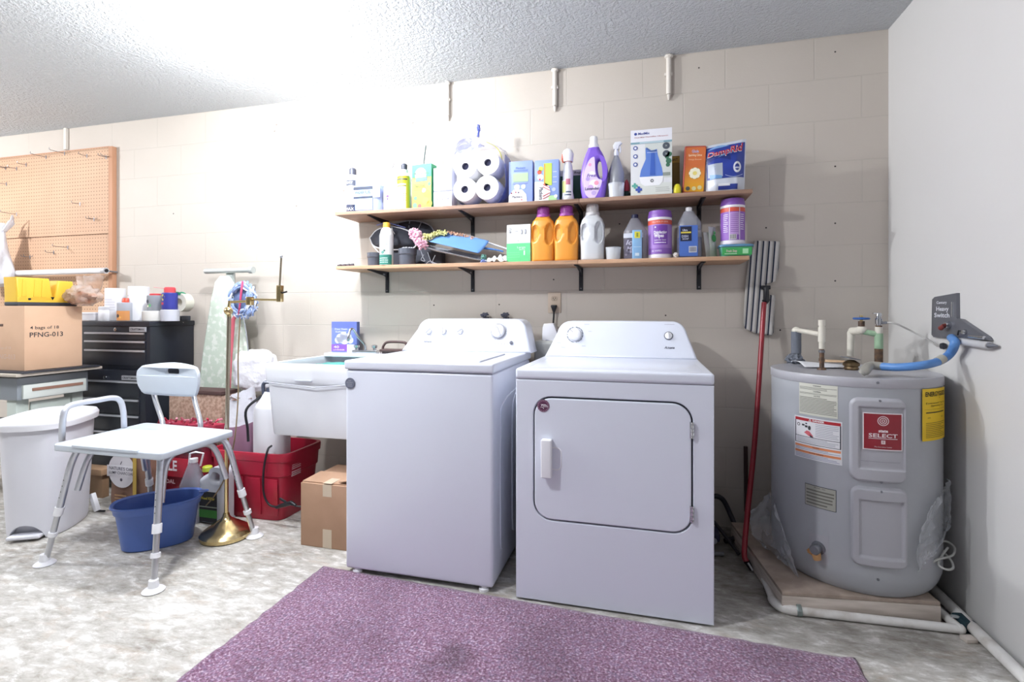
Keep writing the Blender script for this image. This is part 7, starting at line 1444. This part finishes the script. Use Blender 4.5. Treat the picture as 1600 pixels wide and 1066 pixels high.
# on the carton
m_y = M('E6BC3E', .45); XS = -3.30; ya, yb = aX(25, 470, XS).y, aX(121, 470, XS).y; W_ = yb-ya; H_ = aX(70, 435, XS).z-KZ1
t = thing('yellow_plastic_stand', 'yellow plastic two-tower stand with a dark base on top of the carton', 'stand', (XS-.05, (ya+yb)/2, KZ1))
def twr(f0, f1, g0, g1, top): return [(f0*W_, .022), (f1*W_, .022), (g1*W_, H_*top), (g0*W_, H_*top)]
fr_ = (Vector((XS-.10, ya, KZ1)), Vector((0, 1, 0)), Vector((0, 0, 1)), Vector((1, 0, 0)))
mb = MB()
for tw in (twr(.02, .60, .0, .52, 1.0), twr(.60, 1.0, .66, .92, .94)): mb.prism(tw, fr_, .10, m_y, .010, 3)
mb.box(XS-.10, XS, ya+.02*W_, ya+.98*W_, KZ1+.020, KZ1+.05, m_y, .004)
for f_ in (.12, .30, .42): mb.prism([((f_-.04)*W_, .05), ((f_+.04)*W_, .05), ((f_+.02)*W_, H_*.93), ((f_-.02)*W_, H_*.93)], (Vector((XS-.002, ya, KZ1)),)+fr_[1:], .005, m_y, .002)
mb.build('body', t)
MB().box(XS-.102, XS+.004, ya+.02*W_, ya+1.0*W_, KZ1+.0005, KZ1+.021, M('2E323C', .6), .006).build('rubber_base', t)
mb = MB()
for f_ in (.20, .78): mb.lathe([(.006, -.001), (.006, .0045), (0, .0045)], (XS, ya+f_*W_, KZ1+.038), BLACK, 12, axis='x')
mb.prism([(.54*W_, .052), (.60*W_, .052), (.57*W_, .034)], (Vector((XS-.002, ya, KZ1)),)+fr_[1:], .004, BLACK); mb.build('holes', t)
q = aY(62, 450, -.62)
a_ = aY(22, 468, -.74); mb = MB(); mb.tube([(a_.x-.035, -.74, KZ1+.0275), (a_.x+.035, -.74, KZ1+.0275)], [.018, .0265], M('D9D2C6', .5), 20).tube([(a_.x-.05, -.74, KZ1+.028), (a_.x-.035, -.74, KZ1+.028)], [.010, .018], M('D9D2C6', .5), 20); tag(mb.build('cream_cup'), 'cream coloured cup lying on its side at the left of the yellow stand', 'cup')
c_ = aY(142, 456, -.565); t = thing('clear_bag_of_parts', 'crinkled clear bag of orange and brown bits on the right end of the carton', 'bag', (c_.x, -.55, KZ1))
bl_ = mat('crinkled_clear', 'C9A893', .2, alpha=.55, bump=(22, .8, .02), var=(10, 'D8D0CC', .4, .65))
cz = KZ1+.062; cxx = -3.195
MB().blob((cxx, -.53, cz), (.095, .075, .062), bl_, .16, 2.6, 36, 26, seed=2, flatz=.060).surf(lambda u, v: Vector((cxx-.01+.14*(u-.4)*(1+.5*v), -.51+.03*math.sin(u*9), cz+.02+.10*v+.02*noise.noise(Vector((u*6, v*4, 2))))), 18, 8, bl_).build('bag', t)
mb = MB()
for k in range(10): mb.blob((cxx+.05*math.sin(k*2.2), -.53+.03*math.cos(k*3.1), KZ1+.03+.05*((k*7) % 5)/5), (.020, .018, .014), M(['D9783A', '8E5238', 'B98A6A', 'C9602E'][k % 4], .6), .3, 3, 12, 8, seed=k)
mb.build('contents', t)
# pegboard
m_peg, nt, b, N_, L_ = nodes('perforated_hardboard')
tc = N_('ShaderNodeTexCoord'); sc = N_('ShaderNodeVectorMath'); sc.operation = 'SCALE'; sc.inputs['Scale'].default_value = 1/.0254; L_(tc.outputs['Object'], sc.inputs[0]); fr_ = N_('ShaderNodeVectorMath'); fr_.operation = 'FRACTION'; L_(sc.outputs[0], fr_.inputs[0])
sp = N_('ShaderNodeSeparateXYZ'); L_(fr_.outputs[0], sp.inputs[0]); cb = N_('ShaderNodeCombineXYZ'); L_(sp.outputs['X'], cb.inputs['X']); L_(sp.outputs['Z'], cb.inputs['Y']); ds = N_('ShaderNodeVectorMath'); ds.operation = 'DISTANCE'; ds.inputs[1].default_value = (.5, .5, 0); L_(cb.outputs[0], ds.inputs[0])
rr = ramp(ds.outputs['Value'], [(.11, '7A5A48'), (.16, 'FFFFFF')]); wd = ramp(nse(2.2, 4).outputs['Fac'], [(.3, 'BF9A7E'), (.7, 'CCA98C')]); L_(mix(1.0, wd.outputs['Color'], rr.outputs['Color'], 'MULTIPLY'), b.inputs['Base Color']); b.inputs['Roughness'].default_value = .6
PX = aY(176, 300, -.03).x; PT = 2.262; t = thing('pegboard', 'tan pegboard with wire hooks on the wall above the carton', 'pegboard', (-4.4, -.02, .95)); zs = aY(150, 366, -.02).z
MB().box(-5.7, PX-.03, -.030, -.024, zs, PT-.004, m_peg).build('upper_panel', t); MB().box(-5.7, PX-.03, -.020, -.014, .95, zs+.001, m_peg).build('lower_panel', t)
m_fr = M('B98A6C', .6); mb = MB(); mb.box(PX-.034, PX, -.034, -.001, .95, PT, m_fr, .002); mb.box(-5.7, PX-.033, -.030, -.001, PT-.02, PT+.004, m_fr, .002); mb.build('frame', t)
hk = [(101, 240, 1, 'hook at the top of the pegboard under the wall conduit'), (72, 246, 1, 'long hook left of centre near the pegboard top'), (136, 244, 0, 'hook near the top right of the pegboard'), (166, 246, 2, 'short double hook in the top right corner of the pegboard'), (41, 258, 0, 'hook in the top row, third from the left edge'), (9, 263, 2, 'hook in the top row at the left edge of the photo'), (26, 264, 0, 'hook in the top row, second from the left edge'), (10, 288, 0, 'single hook below the top row at the left edge'), (125, 319, 0, 'lone hook in the middle of the upper pegboard panel'), (147, 343, 2, 'small double hook near the right of the upper panel bottom'), (106, 387, 1, 'hook in the lower panel, upper right of the three'), (84, 395, 0, 'hook in the lower panel, middle of the three'), (47, 402, 2, 'hook in the lower panel beside the hanging white bag'), (26, 335, 1, 'hook that carries the hanging white bag')]
m_hk = M('8E8A8C', .35, .8)
for x, y, kd, lab in hk:
    p = aY(x, y, -.031 if y < 366 else -.021); t = thing('pegboard_hook', lab, 'hook', p, 'pegboard hooks'); mb = MB()
    for j in range(1 if kd != 2 else 2):
        o_ = p+Vector((.0254*j, 0, 0)); mb.tube(smooth([o_+Vector((0, .002, .012)), o_+Vector((0, -.008, .002)), o_+Vector((-.002, -.05 if kd != 1 else -.09, 0)), o_+Vector((-.002, -.055 if kd != 1 else -.098, .014))], 4), .0022, m_hk, 6)
    mb.tube([p+Vector((0, -.001, .014)), p+Vector((0, -.001, -.012))], .0032, m_hk, 6); mb.build('wire', t)
p = [aY(x, y, -.10) for x, y in ((30, 427), (100, 425), (166, 423))]; t = thing('white_tube_light', 'long white tube fastened across the lower pegboard', 'tube', p[0])
MB().tube([p[0]+Vector((-.2, 0, 0)), p[1], p[2]+Vector((-.03, 0, 0))], .020, M('E6E6EA', .35), 18).build('tube', t); MB().cyl(p[2]+Vector((-.03, 0, 0)), p[2], .021, M('C9CAD0', .3, .4), 18).cyl(p[2], p[2]+Vector((.006, 0, 0)), .012, BLACK).cyl(p[2]+Vector((-.012, 0, 0)), p[2]+Vector((-.012, .085, -.004)), .006, STEEL).build('end_cap', t)
hb = aY(22, 337, -.11); t = thing('hanging_plastic_bag', 'white plastic bag hanging from a pegboard hook at the left edge', 'bag', (hb.x, -.12, 1.2))
def hbag(u, v):
    a = 2*math.pi*u; k = (.02+.13*min(1, v*1.3)**1.4)*(1+.25*noise.noise(Vector((math.cos(a)*1.5, math.sin(a)*1.5, v*3)))) ; z = hb.z-.06-.47*v
    if v > .93: k *= max(0, (1-v)/.07)**.5
    return Vector((hb.x-.05-.10*v+k*math.cos(a), -.15+k*.55*math.sin(a), z))
mb = MB(); mb.surf(hbag, 44, 30, mat('white_bag_film', 'DFE1EA', .4, alpha=.9, bump=(16, .7, .02)), cu=True)
for s_ in (-1, 1): mb.tube(smooth([hb+Vector((0, -.01, .0)), hb+Vector((-.03+.02*s_, -.02*s_, -.05)), hb+Vector((-.06+.04*s_, -.03-.02*s_, -.12))], 5), [.006]*5+[.014]*6, mat('white_bag_film', 'DFE1EA'), 8, flat=.5)
mb.build('bag', t)
# ironing board and string mop on the wall
t = thing('ironing_board', 'ironing board with a pale green floral cover leaning on the wall', 'ironing board', aY(352, 620, -.12))
m_ib = mat('green_floral_cover', 'CBD8CA', .85, var=(28, 'E4EAE2', .50, .60))
bl = [aY(x, y, -.10) for x, y in ((346, 431), (338, 440), (331, 470), (325, 510), (319, 550), (314, 590), (311, 630), (309, 680), (392, 680), (390, 630), (388, 580), (386, 540), (378, 490), (366, 445), (358, 432))]
mb = MB(); mb.shape([[(p.x, p.z) for p in bl]], (Vector((0, -.10, 0)), XZ[0], XZ[1], Vector((0, -1, 0))), .03, .010, m_ib, 3); mb.build('padded_cover', t)
m_gp = M('B9BFBE', .4, .3); MB().cyl(aY(321, 424, -.10), aY(394, 422, -.10), .016, m_gp, 16).cyl(aY(390, 422, -.10), aY(396, 422, -.10), .022, m_gp, 16).box(aY(354, 0, -.08).x, aY(366, 0, -.08).x, -.085, -.07, aY(360, 446, -.08).z, aY(360, 424, -.08).z, m_gp, .003).build('t_foot', t)
t = thing('string_mop', 'blue and white string mop head with a pink band hung on the wall', 'mop', aY(380, 470, -.15)); mc = aY(381, 470, -.165); rnd = random.Random(3)
rxm = (aY(403, 470, -.165).x-aY(359, 470, -.165).x)/2; rzm = (aY(381, 440, -.165).z-aY(381, 500, -.165).z)/2
for nm, col, n0 in (('blue_strings', '8CA0CC', 70), ('white_strings', 'CDD2E0', 50)):
    mb = MB(); mt = M(col, .95)
    for k in range(n0):
        a = rnd.uniform(0, 2*math.pi); e = rnd.uniform(-.9, .5); q = Vector((math.cos(a)*math.cos(e), -abs(math.sin(e*1.4))*.6-.15, math.sin(a)*math.cos(e)*1.0)); s_ = rnd.uniform(.75, .98)
        p = mc+Vector((q.x*rxm*s_, q.y*.05, q.z*rzm*s_)); tg = Vector((-math.sin(a)*.6, rnd.uniform(-.3, .3), math.cos(a))).normalized()
        mb.tube(smooth([p-tg*.03+Vector((0, .012, 0)), p+Vector((0, -.004, 0)), p+tg*.03+Vector((0, .012, 0))], 3), .0065, mt, 6)
    mb.blob(mc+Vector((0, .01, 0)), (rxm*.8, .035, rzm*.8), mt, .15, 3); mb.build(nm, t)
MB().tube(smooth([aY(379, 440, -.20), aY(377, 455, -.222), aY(375, 475, -.222), aY(373, 492, -.20)], 6), .008, M('CB4A72', .6), 8, flat=.5).build('pink_band', t)
MB().tube([aY(372, 488, -.19), aY(364, 500, -.18), aY(361, 560, -.17), aY(358, 640, -.16)], [.008, .013, .007, .004], M('CE6472', .4), 12).build('pink_handle', t)
c1_, c2_ = [aY(x, y, -.20) for x, y in ((383, 500), (388, 555))], None
t = thing('extension_cord', 'grey cord with an orange plug hanging beside the string mop', 'cord', aY(385, 590, -.2)); MB().tube(smooth([aY(378, 490, -.2), aY(383, 510, -.2), aY(388, 555, -.2), aY(385, 595, -.2)], 6), .0035, M('8E9298', .5), 8).build('cord', t); q = aY(384.5, 598, -.2); MB().box(q.x-.010, q.x+.010, -.21, -.19, q.z-.018, q.z+.016, M('D99A2E', .4), .004).build('plug', t)
MB().box(q.x-.008, q.x-.005, -.202, -.198, q.z-.034, q.z-.017, CHROME).box(q.x+.005, q.x+.008, -.202, -.198, q.z-.034, q.z-.017, CHROME).build('prong', t)
